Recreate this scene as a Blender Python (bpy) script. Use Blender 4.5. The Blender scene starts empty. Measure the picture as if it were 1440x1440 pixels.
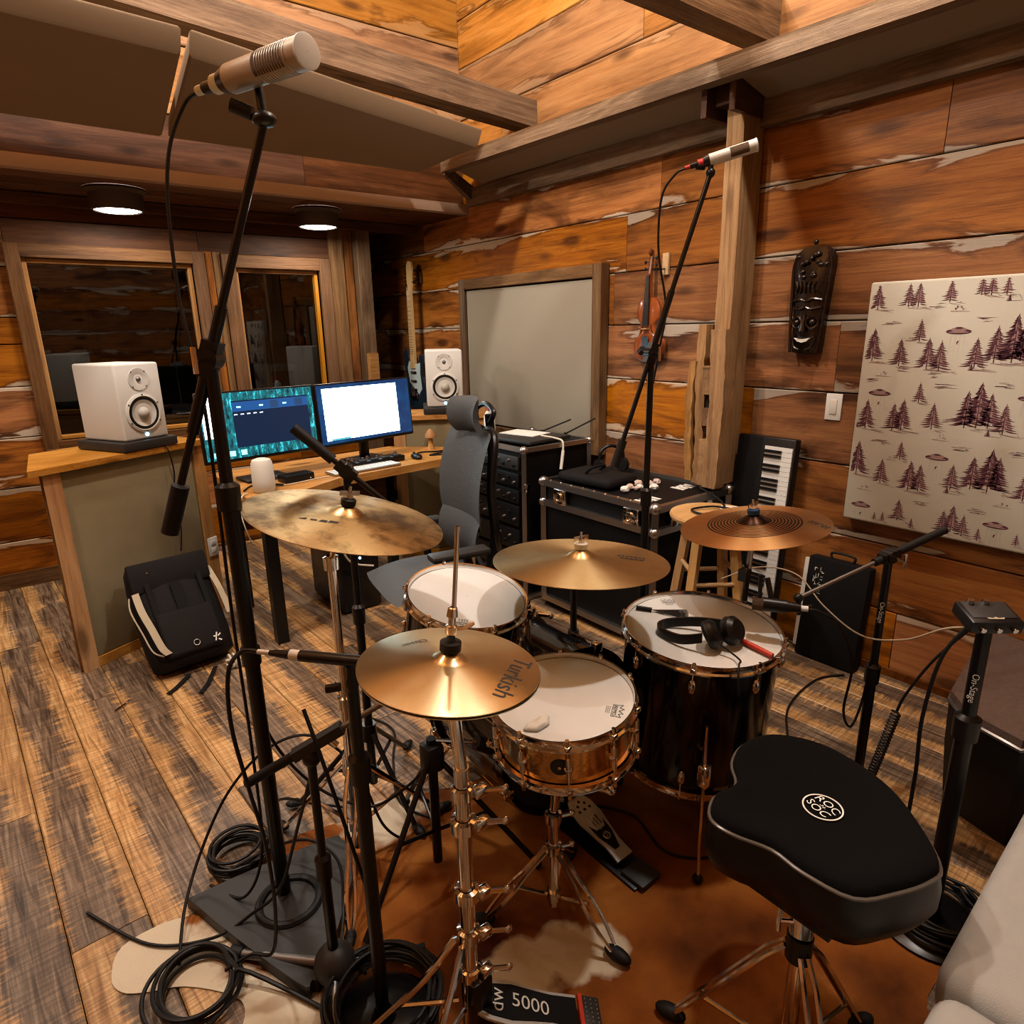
import bpy, bmesh, math, random
from mathutils import Vector, Matrix, Euler
random.seed(7)
SC = bpy.context.scene
COL = SC.collection
R = math.radians
V = Vector

# ------------------------------------------------------------------ camera
PITCH, YAW, ROLL, EYE = R(15.7), R(37.8), R(1.1), V((0, 0, 1.6))
_F = V((math.sin(YAW)*math.cos(PITCH), math.cos(YAW)*math.cos(PITCH), -math.sin(PITCH)))
_R0 = V((math.cos(YAW), -math.sin(YAW), 0))
_U0 = _R0.cross(_F)
_R = _R0*math.cos(ROLL) - _U0*math.sin(ROLL)
_U = _R0*math.sin(ROLL) + _U0*math.cos(ROLL)
cam = bpy.data.cameras.new('camera')
cam.sensor_width = 36.0
cam.lens = 23.0
cam.clip_start = 0.02
camo = bpy.data.objects.new('camera', cam)
COL.objects.link(camo)
camo.matrix_world = Matrix(((_R.x, _U.x, -_F.x, EYE.x), (_R.y, _U.y, -_F.y, EYE.y), (_R.z, _U.z, -_F.z, EYE.z), (0, 0, 0, 1)))
SC.camera = camo

# ------------------------------------------------------------------ world, lights, exposure
w = bpy.data.worlds.new('world')
SC.world = w
w.use_nodes = True
w.node_tree.nodes['Background'].inputs[0].default_value = (0.9, 0.75, 0.6, 1)
w.node_tree.nodes['Background'].inputs[1].default_value = 0.02
SC.view_settings.view_transform = 'Standard'
SC.view_settings.look = 'None'
SC.view_settings.exposure = 0.0
SC.view_settings.gamma = 1.0
SC.view_settings.use_curve_mapping = False
SC.cycles.diffuse_bounces = 1
SC.cycles.filter_width = 1.1

def point_lamp(name, loc, watts, col, radius):
    l = bpy.data.lights.new(name, 'POINT')
    l.energy = watts
    l.color = col
    l.shadow_soft_size = radius
    o = bpy.data.objects.new(name, l)
    o.location = loc
    COL.objects.link(o)
    return o

WARM = (1.0, 0.95, 0.88)
PENDANTS = [(0.45, 2.55, 4.15, 225), (1.80, 2.25, 4.15, 65), (-1.1, 2.4, 4.15, 165), (1.95, 0.85, 4.15, 190)]
for (x, y, z, e) in PENDANTS:                     # bulbs hanging in the tall part of the room
    point_lamp('pendant_bulb_light', (x, y, z), e, WARM, 0.07)

# ------------------------------------------------------------------ mesh helpers
ORI = {}

class MB:
    """collects shapes in world (or M-local) space; build() links them as ONE mesh object"""
    def __init__(self, M=None):
        self.v, self.f, self.M = [], [], M
    def add(self, verts, faces):
        o = len(self.v)
        if self.M is not None:
            verts = [self.M @ V(p) for p in verts]
        else:
            verts = [V(p) for p in verts]
        self.v += verts
        self.f += [tuple(i + o for i in q) for q in faces]
        return self
    def box(self, c, s, rot=None, taper=1.0):
        hx, hy, hz = s[0]/2, s[1]/2, s[2]/2
        vs = []
        for z, k in ((-hz, 1.0), (hz, taper)):
            for x, y in ((-hx, -hy), (hx, -hy), (hx, hy), (-hx, hy)):
                vs.append(V((x*k, y*k, z)))
        if rot is not None:
            m = rot if isinstance(rot, Matrix) else Euler(rot).to_matrix()
            vs = [m @ p for p in vs]
        vs = [p + V(c) for p in vs]
        return self.add(vs, [(3, 2, 1, 0), (4, 5, 6, 7), (0, 1, 5, 4), (1, 2, 6, 5), (2, 3, 7, 6), (3, 0, 4, 7)])
    def rbox(self, c, s, r, rot=None, seg=2):
        """box with rounded edges"""
        bm = bmesh.new()
        bmesh.ops.create_cube(bm, size=1.0)
        for q in bm.verts:
            q.co = V((q.co.x*s[0], q.co.y*s[1], q.co.z*s[2]))
        bmesh.ops.bevel(bm, geom=bm.edges[:], offset=r, segments=seg, affect='EDGES', profile=0.5)
        m = Matrix.Identity(3) if rot is None else (rot if isinstance(rot, Matrix) else Euler(rot).to_matrix())
        bm.verts.index_update()
        vs = [m @ q.co + V(c) for q in bm.verts]
        fs = [tuple(q.index for q in f.verts) for f in bm.faces]
        bm.free()
        return self.add(vs, fs)
    def ring_loft(self, rings, closed_u=True, cap0=True, cap1=True, loop=False):
        n = len(rings[0])
        vs = [p for r_ in rings for p in r_]
        fs = []
        m = len(rings)
        for j in range(m if loop else m - 1):
            a, b = j*n, ((j + 1) % m)*n
            for i in range(n if closed_u else n - 1):
                k = (i + 1) % n
                fs.append((a + i, a + k, b + k, b + i))
        if not loop:
            if cap0: fs.append(tuple(range(n - 1, -1, -1)))
            if cap1: fs.append(tuple((m - 1)*n + i for i in range(n)))
        return self.add(vs, fs)
    def cyl(self, p0, p1, r0, r1=None, n=12, cap=True):
        p0, p1 = V(p0), V(p1)
        r1 = r0 if r1 is None else r1
        d = (p1 - p0)
        if d.length < 1e-9: return self
        q = d.to_track_quat('Z', 'Y').to_matrix()
        rings = []
        for p, r_ in ((p0, r0), (p1, r1)):
            rings.append([p + q @ V((r_*math.cos(2*math.pi*i/n), r_*math.sin(2*math.pi*i/n), 0)) for i in range(n)])
        return self.ring_loft(rings, cap0=cap, cap1=cap)
    def tube(self, pts, r, n=8, closed=False):
        pts = [V(p) for p in pts]
        m = len(pts)
        rr = r if isinstance(r, (list, tuple)) else [r]*m
        rings = []
        prev = None
        for i, p in enumerate(pts):
            if closed:
                t = pts[(i + 1) % m] - pts[i - 1]
            else:
                t = pts[min(i + 1, m - 1)] - pts[max(i - 1, 0)]
            if t.length < 1e-9: t = V((0, 0, 1))
            t.normalize()
            if prev is None:
                a = t.orthogonal().normalized()
            else:
                a = prev - t*prev.dot(t)
                a = a.normalized() if a.length > 1e-6 else t.orthogonal().normalized()
            prev = a
            b = t.cross(a)
            rings.append([p + (a*math.cos(2*math.pi*k/n) + b*math.sin(2*math.pi*k/n))*rr[i] for k in range(n)])
        return self.ring_loft(rings, loop=closed)
    def lathe(self, prof, n=32, c=(0, 0, 0), rot=None, cap=False):
        m3 = Matrix.Identity(3) if rot is None else (rot if isinstance(rot, Matrix) else Euler(rot).to_matrix())
        rings = [[m3 @ V((r_*math.cos(2*math.pi*i/n), r_*math.sin(2*math.pi*i/n), z)) + V(c) for i in range(n)] for r_, z in prof]
        return self.ring_loft(rings, cap0=cap, cap1=cap)
    def bar(self, p0, p1, w, h, up=(0, 0, 1)):
        p0, p1 = V(p0), V(p1)
        d = (p1 - p0).normalized()
        s = d.cross(V(up))
        s = s.normalized() if s.length > 1e-6 else d.orthogonal().normalized()
        u = s.cross(d)
        rings = [[p + s*a*w/2 + u*b*h/2 for a, b in ((-1, -1), (1, -1), (1, 1), (-1, 1))] for p in (p0, p1)]
        return self.ring_loft(rings)
    def prism(self, poly, z0, z1, M=None):
        n = len(poly)
        vs = [V((x, y, z)) for z in (z0, z1) for x, y in poly]
        if M is not None: vs = [M @ p for p in vs]
        fs = [tuple(range(n - 1, -1, -1)), tuple(range(n, 2*n))]
        fs += [(i, (i + 1) % n, n + (i + 1) % n, n + i) for i in range(n)]
        return self.add(vs, fs)
    def sphere(self, c, r, n=12, m=8, s=(1, 1, 1), rot=None):
        m3 = Matrix.Identity(3) if rot is None else (rot if isinstance(rot, Matrix) else Euler(rot).to_matrix())
        rings = []
        for j in range(m + 1):
            a = -math.pi/2 + math.pi*j/m
            ra = max(math.cos(a), 0.02)
            rings.append([V(c) + m3 @ V((r*ra*math.cos(2*math.pi*i/n)*s[0], r*ra*math.sin(2*math.pi*i/n)*s[1], r*math.sin(a)*s[2])) for i in range(n)])
        return self.ring_loft(rings)
    def torus(self, c, R0, r, rot=None, n=28, k=8):
        m3 = Matrix.Identity(3) if rot is None else (rot if isinstance(rot, Matrix) else Euler(rot).to_matrix())
        pts = [V(c) + m3 @ V((R0*math.cos(2*math.pi*i/n), R0*math.sin(2*math.pi*i/n), 0)) for i in range(n)]
        return self.tube(pts, r, k, closed=True)
    def text(self, body, size, M, depth=0.0005, fn=None):
        cu = bpy.data.curves.new('txt', 'FONT')
        cu.body = body
        cu.size = size
        cu.align_x = 'CENTER'
        cu.align_y = 'CENTER'
        cu.resolution_u = 3
        cu.extrude = 0.0
        o = bpy.data.objects.new('txt', cu)
        COL.objects.link(o)
        dg = bpy.context.evaluated_depsgraph_get()
        me = o.evaluated_get(dg).to_mesh()
        vs = [v_.co.copy() for v_ in me.vertices]
        fs = [tuple(p.vertices) for p in me.polygons]
        o.evaluated_get(dg).to_mesh_clear()
        bpy.data.objects.remove(o)
        bpy.data.curves.remove(cu)
        vs = [fn(p) if fn else M @ p for p in vs]
        return self.add(vs, fs)
    def build(self, name, mat, parent=None, origin=None, smooth=40):
        if origin is None:
            origin = ORI.get(parent.name, V((0, 0, 0))) if parent is not None else V((0, 0, 0))
        origin = V(origin)
        me = bpy.data.meshes.new(name)
        me.from_pydata([tuple(p - origin) for p in self.v], [], self.f)
        me.materials.append(M_(mat))
        if smooth:
            for p in me.polygons: p.use_smooth = True
            me.set_sharp_from_angle(angle=R(smooth))
        me.update()
        bm = bmesh.new(); bm.from_mesh(me)
        bmesh.ops.recalc_face_normals(bm, faces=bm.faces[:])
        bm.to_mesh(me); bm.free()
        o = bpy.data.objects.new(name, me)
        COL.objects.link(o)
        if parent is not None:
            o.parent = parent
        else:
            o.location = origin
        ORI[o.name] = origin
        return o

def tag(o, label, cat, group=None):
    o['label'] = label
    o['category'] = cat
    if group: o['group'] = group
    return o

def thing(name, label, cat, loc=(0, 0, 0), group=None):
    o = bpy.data.objects.new(name, None)
    o.empty_display_size = 0.05
    o.location = loc
    COL.objects.link(o)
    ORI[o.name] = V(loc)
    return tag(o, label, cat, group)

def struct(o):
    o['kind'] = 'structure'
    return o

def copy_tree(o, loc=None, rotz=None, parent=None):
    c = o.copy()
    COL.objects.link(c)
    c.parent = parent
    if loc is not None: c.location = loc
    if rotz is not None: c.rotation_euler = (0, 0, rotz)
    for ch in o.children: copy_tree(ch, parent=c)
    return c

def frame(loc, x, y, z=None):
    """4x4 with the given axes"""
    x = V(x).normalized()
    y = V(y)
    y = (y - x*y.dot(x)).normalized()
    z = x.cross(y)
    return Matrix(((x.x, y.x, z.x, loc[0]), (x.y, y.y, z.y, loc[1]), (x.z, y.z, z.z, loc[2]), (0, 0, 0, 1)))

def TRZ(loc, rz=0.0, rx=0.0, ry=0.0):
    return Matrix.Translation(V(loc)) @ Euler((rx, ry, rz)).to_matrix().to_4x4()

def spline(pts, k=8, closed=False):
    """Catmull-Rom through points"""
    pts = [V(p) for p in pts]
    n = len(pts)
    out = []
    rng = n if closed else n - 1
    for i in range(rng):
        if closed:
            p0, p1, p2, p3 = pts[i - 1], pts[i], pts[(i + 1) % n], pts[(i + 2) % n]
        else:
            p0, p1, p2, p3 = pts[max(i - 1, 0)], pts[i], pts[i + 1], pts[min(i + 2, n - 1)]
        for j in range(k):
            t = j/k
            out.append(0.5*((2*p1) + (p2 - p0)*t + (2*p0 - 5*p1 + 4*p2 - p3)*t*t + (3*p1 - p0 - 3*p2 + p3)*t**3))
    if not closed: out.append(pts[-1])
    return out

# ------------------------------------------------------------------ materials
MATS = {}
def M_(m):
    return MATS[m] if isinstance(m, str) else m

def nodes(name):
    m = bpy.data.materials.new(name)
    m.use_nodes = True
    nt = m.node_tree
    MATS[name] = m
    return m, nt, nt.nodes['Principled BSDF']

def L(nt, a, b): nt.links.new(a, b)

def simple(name, col, rough=0.5, metal=0.0, bump=0.0, bscale=200.0, var=0.0, vscale=6.0, coat=0.0, spec=0.5, aniso=0.0, sheen=0.0):
    m, nt, b = nodes(name)
    b.inputs['Base Color'].default_value = (*col, 1)
    b.inputs['Roughness'].default_value = rough
    b.inputs['Metallic'].default_value = metal
    b.inputs['Specular IOR Level'].default_value = spec
    b.inputs['Coat Weight'].default_value = coat
    if aniso: b.inputs['Anisotropic'].default_value = aniso
    if sheen: b.inputs['Sheen Weight'].default_value = sheen
    tc = nt.nodes.new('ShaderNodeTexCoord')
    if var:
        n = nt.nodes.new('ShaderNodeTexNoise'); n.inputs['Scale'].default_value = vscale; n.inputs['Detail'].default_value = 5
        L(nt, tc.outputs['Object'], n.inputs['Vector'])
        mx = nt.nodes.new('ShaderNodeMixRGB'); mx.blend_type = 'MIX'
        mx.inputs[1].default_value = (*[c*(1 - var) for c in col], 1)
        mx.inputs[2].default_value = (*[min(c*(1 + var), 1) for c in col], 1)
        L(nt, n.outputs['Fac'], mx.inputs[0]); L(nt, mx.outputs[0], b.inputs['Base Color'])
    if bump:
        n = nt.nodes.new('ShaderNodeTexNoise'); n.inputs['Scale'].default_value = bscale; n.inputs['Detail'].default_value = 3
        L(nt, tc.outputs['Object'], n.inputs['Vector'])
        bp = nt.nodes.new('ShaderNodeBump'); bp.inputs['Strength'].default_value = bump; bp.inputs['Distance'].default_value = 0.004
        L(nt, n.outputs['Fac'], bp.inputs['Height']); L(nt, bp.outputs[0], b.inputs['Normal'])
    return m

def emit(name, col, s):
    m, nt, b = nodes(name)
    b.inputs['Base Color'].default_value = (*[c*0.5 for c in col], 1)
    b.inputs['Emission Color'].default_value = (*col, 1)
    b.inputs['Emission Strength'].default_value = s
    return m

def ramp(nt, stops, interp='LINEAR'):
    r_ = nt.nodes.new('ShaderNodeValToRGB')
    r_.color_ramp.interpolation = interp
    el = r_.color_ramp.elements
    while len(el) < len(stops): el.new(0.5)
    for e, (p, c) in zip(el, stops):
        e.position = p
        e.color = (*c, 1) if len(c) == 3 else c
    return r_

def math_(nt, op, a, b=None, clamp=False):
    n = nt.nodes.new('ShaderNodeMath'); n.operation = op; n.use_clamp = clamp
    for i, q in enumerate((a, b)):
        if q is None: continue
        if isinstance(q, (int, float)): n.inputs[i].default_value = q
        else: L(nt, q, n.inputs[i])
    return n.outputs[0]

def mix_(nt, fac, a, b, mode='MIX'):
    n = nt.nodes.new('ShaderNodeMixRGB'); n.blend_type = mode
    for i, q in enumerate((fac, a, b)):
        if isinstance(q, (int, float)): n.inputs[i].default_value = q
        elif isinstance(q, tuple): n.inputs[i].default_value = (*q, 1)
        else: L(nt, q, n.inputs[i])
    return n.outputs[0]

def wood(name, dark, mid, light, pale=None, grain=(0.9, 16, 16), rough=0.55, pale_amt=0.5, vary=0.45, knots=True, half=None, saw=0.0, bump=0.25, stain=0.0, coat=0.0, axis='X'):
    def A3(v): return v if axis == 'X' else ((v[1], v[2], v[0]) if axis == 'Z' else (v[1], v[0], v[2]))
    """board material: local X runs along the board, local Z (or Y on floors) across it"""
    m, nt, b = nodes(name)
    tc = nt.nodes.new('ShaderNodeTexCoord')
    oi = nt.nodes.new('ShaderNodeObjectInfo')
    off = nt.nodes.new('ShaderNodeCombineXYZ')
    rnd = oi.outputs['Random']
    L(nt, math_(nt, 'MULTIPLY', rnd, 37.0), off.inputs[0]); L(nt, math_(nt, 'MULTIPLY', rnd, 91.0), off.inputs[1]); L(nt, math_(nt, 'MULTIPLY', rnd, 53.0), off.inputs[2])
    add = nt.nodes.new('ShaderNodeVectorMath'); add.operation = 'ADD'
    L(nt, tc.outputs['Object'], add.inputs[0]); L(nt, off.outputs[0], add.inputs[1])
    P_ = add.outputs[0]
    def noise(scale3, scale=1.0, detail=6.0, dist=0.0, rough_=0.55):
        mp = nt.nodes.new('ShaderNodeMapping'); mp.inputs['Scale'].default_value = A3(scale3)
        L(nt, P_, mp.inputs['Vector'])
        n = nt.nodes.new('ShaderNodeTexNoise'); n.inputs['Scale'].default_value = scale; n.inputs['Detail'].default_value = detail
        n.inputs['Distortion'].default_value = dist; n.inputs['Roughness'].default_value = rough_
        L(nt, mp.outputs[0], n.inputs['Vector'])
        return n.outputs['Fac']
    g = noise(grain, 1.0, 9, 1.4, 0.68)
    fine = noise((grain[0]*4, grain[1]*8, grain[2]*8), 1.0, 6, 0.5, 0.7)
    r1 = ramp(nt, [(0.30, dark), (0.5, mid), (0.72, light)])
    L(nt, math_(nt, 'ADD', math_(nt, 'MULTIPLY', g, 0.66), math_(nt, 'MULTIPLY', fine, 0.34)), r1.inputs[0])
    c = r1.outputs[0]
    big = noise((1.1, 2.2, 2.2), 1.0, 3, 0.5)
    if stain:
        rs = ramp(nt, [(0.50, (0, 0, 0)), (0.68, (1, 1, 1))])
        L(nt, noise((1.3, 5, 5), 1.0, 6, 1.0), rs.inputs[0])
        c = mix_(nt, math_(nt, 'MULTIPLY', rs.outputs[0], stain), c, tuple(q*0.28 for q in dark))
    if pale is not None:
        sx = nt.nodes.new('ShaderNodeSeparateXYZ'); L(nt, tc.outputs['Object'], sx.inputs[0])
        e = math_(nt, 'DIVIDE', math_(nt, 'ABSOLUTE', sx.outputs[2]), half)
        e2 = math_(nt, 'ADD', e, math_(nt, 'MULTIPLY', math_(nt, 'SUBTRACT', noise((0.9, 5, 5), 1.0, 5, 1.8), 0.5), 2.3))
        # only some stretches have the bleached sapwood edge
        re = ramp(nt, [(0.93, (0, 0, 0)), (1.0, (1, 1, 1))]); L(nt, e2, re.inputs[0])
        dk = ramp(nt, [(0.74, (0, 0, 0)), (0.90, (1, 1, 1)), (0.99, (0, 0, 0))]); L(nt, e2, dk.inputs[0])
        c = mix_(nt, math_(nt, 'MULTIPLY', dk.outputs[0], 0.62), c, tuple(q*0.5 for q in dark))
        c = mix_(nt, math_(nt, 'MULTIPLY', re.outputs[0], pale_amt), c, pale)
    if knots:
        mp = nt.nodes.new('ShaderNodeMapping'); mp.inputs['Scale'].default_value = A3((1.7, 5.2, 5.2)); L(nt, P_, mp.inputs['Vector'])
        vn = nt.nodes.new('ShaderNodeTexVoronoi'); vn.inputs['Scale'].default_value = 1.0; L(nt, mp.outputs[0], vn.inputs['Vector'])
        rk = ramp(nt, [(0.0, (1, 1, 1)), (0.10, (1, 1, 1)), (0.2, (0, 0, 0))]); L(nt, vn.outputs['Distance'], rk.inputs[0])
        c = mix_(nt, math_(nt, 'MULTIPLY', rk.outputs[0], 0.75), c, tuple(q*0.35 for q in dark))
    vfac = nt.nodes.new('ShaderNodeMapRange'); vfac.inputs[3].default_value = 1.0 - vary; vfac.inputs[4].default_value = 1.0 + vary*0.55
    L(nt, rnd, vfac.inputs[0])
    hs = nt.nodes.new('ShaderNodeHueSaturation'); L(nt, vfac.outputs[0], hs.inputs['Value']); L(nt, c, hs.inputs['Color'])
    sv = nt.nodes.new('ShaderNodeMapRange'); sv.inputs[3].default_value = 0.88; sv.inputs[4].default_value = 1.12
    L(nt, math_(nt, 'FRACT', math_(nt, 'MULTIPLY', rnd, 7.31)), sv.inputs[0]); L(nt, sv.outputs[0], hs.inputs['Saturation'])
    c = hs.outputs[0]
    L(nt, c, b.inputs['Base Color'])
    b.inputs['Roughness'].default_value = rough
    b.inputs['Specular IOR Level'].default_value = 0.22
    b.inputs['Coat Weight'].default_value = coat
    b.inputs['Coat Roughness'].default_value = 0.35
    if bump:
        bp = nt.nodes.new('ShaderNodeBump'); bp.inputs['Strength'].default_value = bump; bp.inputs['Distance'].default_value = 0.006
        L(nt, fine, bp.inputs['Height']); L(nt, bp.outputs[0], b.inputs['Normal'])
    return m

wood('wall_board', (0.105, 0.027, 0.005), (0.40, 0.132, 0.021), (0.60, 0.245, 0.050), pale=(0.58, 0.47, 0.35), half=0.155, pale_amt=0.85, grain=(1.1, 20, 20), vary=0.40, stain=0.8)
wood('upper_board', (0.20, 0.070, 0.018), (0.50, 0.215, 0.060), (0.66, 0.33, 0.115), pale=(0.5, 0.34, 0.19), half=0.155, pale_amt=0.35, grain=(0.8, 10, 10), vary=0.3, stain=0.35)
wood('grey_beam', (0.05, 0.025, 0.012), (0.20, 0.11, 0.055), (0.36, 0.235, 0.13), grain=(1.4, 20, 20), vary=0.15, stain=0.5, bump=0.6)
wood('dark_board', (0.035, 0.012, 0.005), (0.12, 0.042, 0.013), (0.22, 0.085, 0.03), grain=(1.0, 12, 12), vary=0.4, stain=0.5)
wood('frame_wood', (0.055, 0.028, 0.012), (0.19, 0.105, 0.050), (0.32, 0.20, 0.11), grain=(1.2, 22, 22), vary=0.2, stain=0.45, bump=0.4)
wood('honey_wood', (0.28, 0.11, 0.025), (0.50, 0.235, 0.065), (0.66, 0.36, 0.13), grain=(1.2, 16, 16), vary=0.1, stain=0.12, rough=0.42)
wood('post_wood', (0.16, 0.065, 0.02), (0.40, 0.20, 0.065), (0.60, 0.35, 0.14), grain=(1.0, 24, 24), vary=0.1, stain=0.35, bump=0.6, axis='Z')
wood('honey_upright', (0.28, 0.11, 0.025), (0.50, 0.235, 0.065), (0.66, 0.36, 0.13), grain=(1.2, 16, 16), vary=0.1, stain=0.12, rough=0.42, axis='Z')
wood('stool_leg', (0.42, 0.21, 0.075), (0.58, 0.33, 0.135), (0.70, 0.45, 0.22), grain=(1.0, 18, 18), vary=0.1, knots=False, rough=0.4, axis='Z')
wood('window_wood', (0.05, 0.020, 0.007), (0.17, 0.075, 0.026), (0.28, 0.145, 0.060), grain=(1.2, 22, 22), vary=0.2, stain=0.45, bump=0.4)
wood('stool_wood', (0.42, 0.21, 0.075), (0.58, 0.33, 0.135), (0.70, 0.45, 0.22), grain=(1.0, 18, 18), vary=0.1, knots=False, rough=0.4)

def floor_wood(name):
    """old mill boards: dark weathered middle, jagged sawn transition to honey edges"""
    m, nt, b = nodes(name)
    tc = nt.nodes.new('ShaderNodeTexCoord'); oi = nt.nodes.new('ShaderNodeObjectInfo'); rnd = oi.outputs['Random']
    off = nt.nodes.new('ShaderNodeCombineXYZ')
    L(nt, math_(nt, 'MULTIPLY', rnd, 61.0), off.inputs[0]); L(nt, math_(nt, 'MULTIPLY', rnd, 17.0), off.inputs[1]); L(nt, math_(nt, 'MULTIPLY', rnd, 29.0), off.inputs[2])
    add = nt.nodes.new('ShaderNodeVectorMath'); add.operation = 'ADD'; L(nt, tc.outputs['Object'], add.inputs[0]); L(nt, off.outputs[0], add.inputs[1])
    def noise(sc, detail=6.0, dist=0.0):
        mp = nt.nodes.new('ShaderNodeMapping'); mp.inputs['Scale'].default_value = sc; L(nt, add.outputs[0], mp.inputs['Vector'])
        n = nt.nodes.new('ShaderNodeTexNoise'); n.inputs['Scale'].default_value = 1.0; n.inputs['Detail'].default_value = detail; n.inputs['Distortion'].default_value = dist
        L(nt, mp.outputs[0], n.inputs['Vector']); return n.outputs['Fac']
    sx = nt.nodes.new('ShaderNodeSeparateXYZ'); L(nt, tc.outputs['Object'], sx.inputs[0])
    sgn = math_(nt, 'SUBTRACT', math_(nt, 'MULTIPLY', math_(nt, 'FRACT', math_(nt, 'MULTIPLY', rnd, 13.7)), 0.11), 0.055)
    e = math_(nt, 'DIVIDE', math_(nt, 'ABSOLUTE', math_(nt, 'ADD', sx.outputs[1], sgn)), 0.095)
    jag = noise((75, 4, 4), 6, 0.5)       # saw tooth across the board
    big = noise((2.6, 3, 3), 4, 0.8)
    e2 = math_(nt, 'ADD', e, math_(nt, 'ADD', math_(nt, 'MULTIPLY', math_(nt, 'SUBTRACT', jag, 0.5), 1.3), math_(nt, 'MULTIPLY', math_(nt, 'SUBTRACT', big, 0.5), 1.7)))
    rm = ramp(nt, [(0.50, (0, 0, 0)), (0.78, (1, 1, 1))]); L(nt, e2, rm.inputs[0])
    g = noise((2.2, 42, 42), 8, 2.2)
    rd = ramp(nt, [(0.30, (0.045, 0.026, 0.015)), (0.50, (0.17, 0.108, 0.066)), (0.72, (0.34, 0.235, 0.15))]); L(nt, g, rd.inputs[0])
    rl = ramp(nt, [(0.30, (0.30, 0.145, 0.048)), (0.52, (0.55, 0.30, 0.115)), (0.72, (0.72, 0.46, 0.21))]); L(nt, g, rl.inputs[0])
    c = mix_(nt, rm.outputs[0], rd.outputs[0], rl.outputs[0])
    saw = noise((150, 4, 4), 4, 0.3)
    rs = ramp(nt, [(0.40, (0.35, 0.35, 0.35)), (0.60, (1.15, 1.15, 1.15))]); L(nt, saw, rs.inputs[0])
    c = mix_(nt, 0.55, c, mix_(nt, 1.0, c, rs.outputs[0], 'MULTIPLY'))
    vf = nt.nodes.new('ShaderNodeMapRange'); vf.inputs[3].default_value = 0.72; vf.inputs[4].default_value = 1.18; L(nt, rnd, vf.inputs[0])
    hs = nt.nodes.new('ShaderNodeHueSaturation'); L(nt, vf.outputs[0], hs.inputs['Value']); L(nt, c, hs.inputs['Color'])
    L(nt, hs.outputs[0], b.inputs['Base Color'])
    b.inputs['Roughness'].default_value = 0.42
    bp = nt.nodes.new('ShaderNodeBump'); bp.inputs['Strength'].default_value = 0.3; bp.inputs['Distance'].default_value = 0.004
    L(nt, g, bp.inputs['Height']); L(nt, bp.outputs[0], b.inputs['Normal'])
floor_wood('floor_board')

simple('gap_dark', (0.012, 0.006, 0.003), 0.9)
simple('fabric_tan', (0.30, 0.20, 0.115), 0.95, bump=0.25, bscale=900, var=0.08, vscale=3)
simple('fabric_wall', (0.33, 0.29, 0.22), 0.95, bump=0.35, bscale=700, var=0.10, vscale=160)
simple('fabric_olive', (0.245, 0.195, 0.105), 0.95, bump=0.3, bscale=600, var=0.14, vscale=9)
simple('fabric_print', (0.56, 0.51, 0.41), 0.95, bump=0.3, bscale=900, var=0.05, vscale=4)
simple('print_ink', (0.085, 0.022, 0.032), 0.95)
simple('print_ink_light', (0.30, 0.18, 0.16), 0.95)
simple('black_plastic', (0.005, 0.005, 0.0055), 0.36, spec=0.35)
simple('black_metal', (0.004, 0.004, 0.0045), 0.30, spec=0.35)
simple('black_matte', (0.004, 0.004, 0.004), 0.8, spec=0.2, bump=0.15, bscale=300)
simple('black_rubber', (0.005, 0.005, 0.005), 0.6, spec=0.3)
simple('charcoal', (0.022, 0.021, 0.020), 0.5, spec=0.4)
simple('grey_metal', (0.22, 0.21, 0.20), 0.4, 0.9)
simple('chrome', (0.72, 0.69, 0.66), 0.10, 1.0)
simple('alu', (0.46, 0.44, 0.42), 0.32, 1.0)
simple('white_plastic', (0.78, 0.76, 0.71), 0.38)
simple('white_matte', (0.72, 0.68, 0.60), 0.7)
simple('paper_white', (0.80, 0.77, 0.70), 0.85)
simple('tape_white', (0.78, 0.74, 0.68), 0.75)
simple('pedal_silver', (0.58, 0.57, 0.55), 0.32, 0.35)
simple('drum_head', (0.72, 0.72, 0.69), 0.55, var=0.07, vscale=7)
simple('ink', (0.015, 0.013, 0.012), 0.7)
simple('red_plastic', (0.55, 0.035, 0.012), 0.4)
simple('red_tape', (0.6, 0.03, 0.02), 0.6)
simple('mic_champagne', (0.40, 0.34, 0.26), 0.42, 0.55)
simple('mic_mesh', (0.10, 0.06, 0.035), 0.6, 0.7, bump=0.8, bscale=900)
simple('mic_silver', (0.66, 0.63, 0.56), 0.42, 0.15)
simple('cable_black', (0.005, 0.0045, 0.0045), 0.5, spec=0.3)
simple('cable_white', (0.70, 0.62, 0.50), 0.55)
simple('cable_tan', (0.42, 0.31, 0.2), 0.6)

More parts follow.
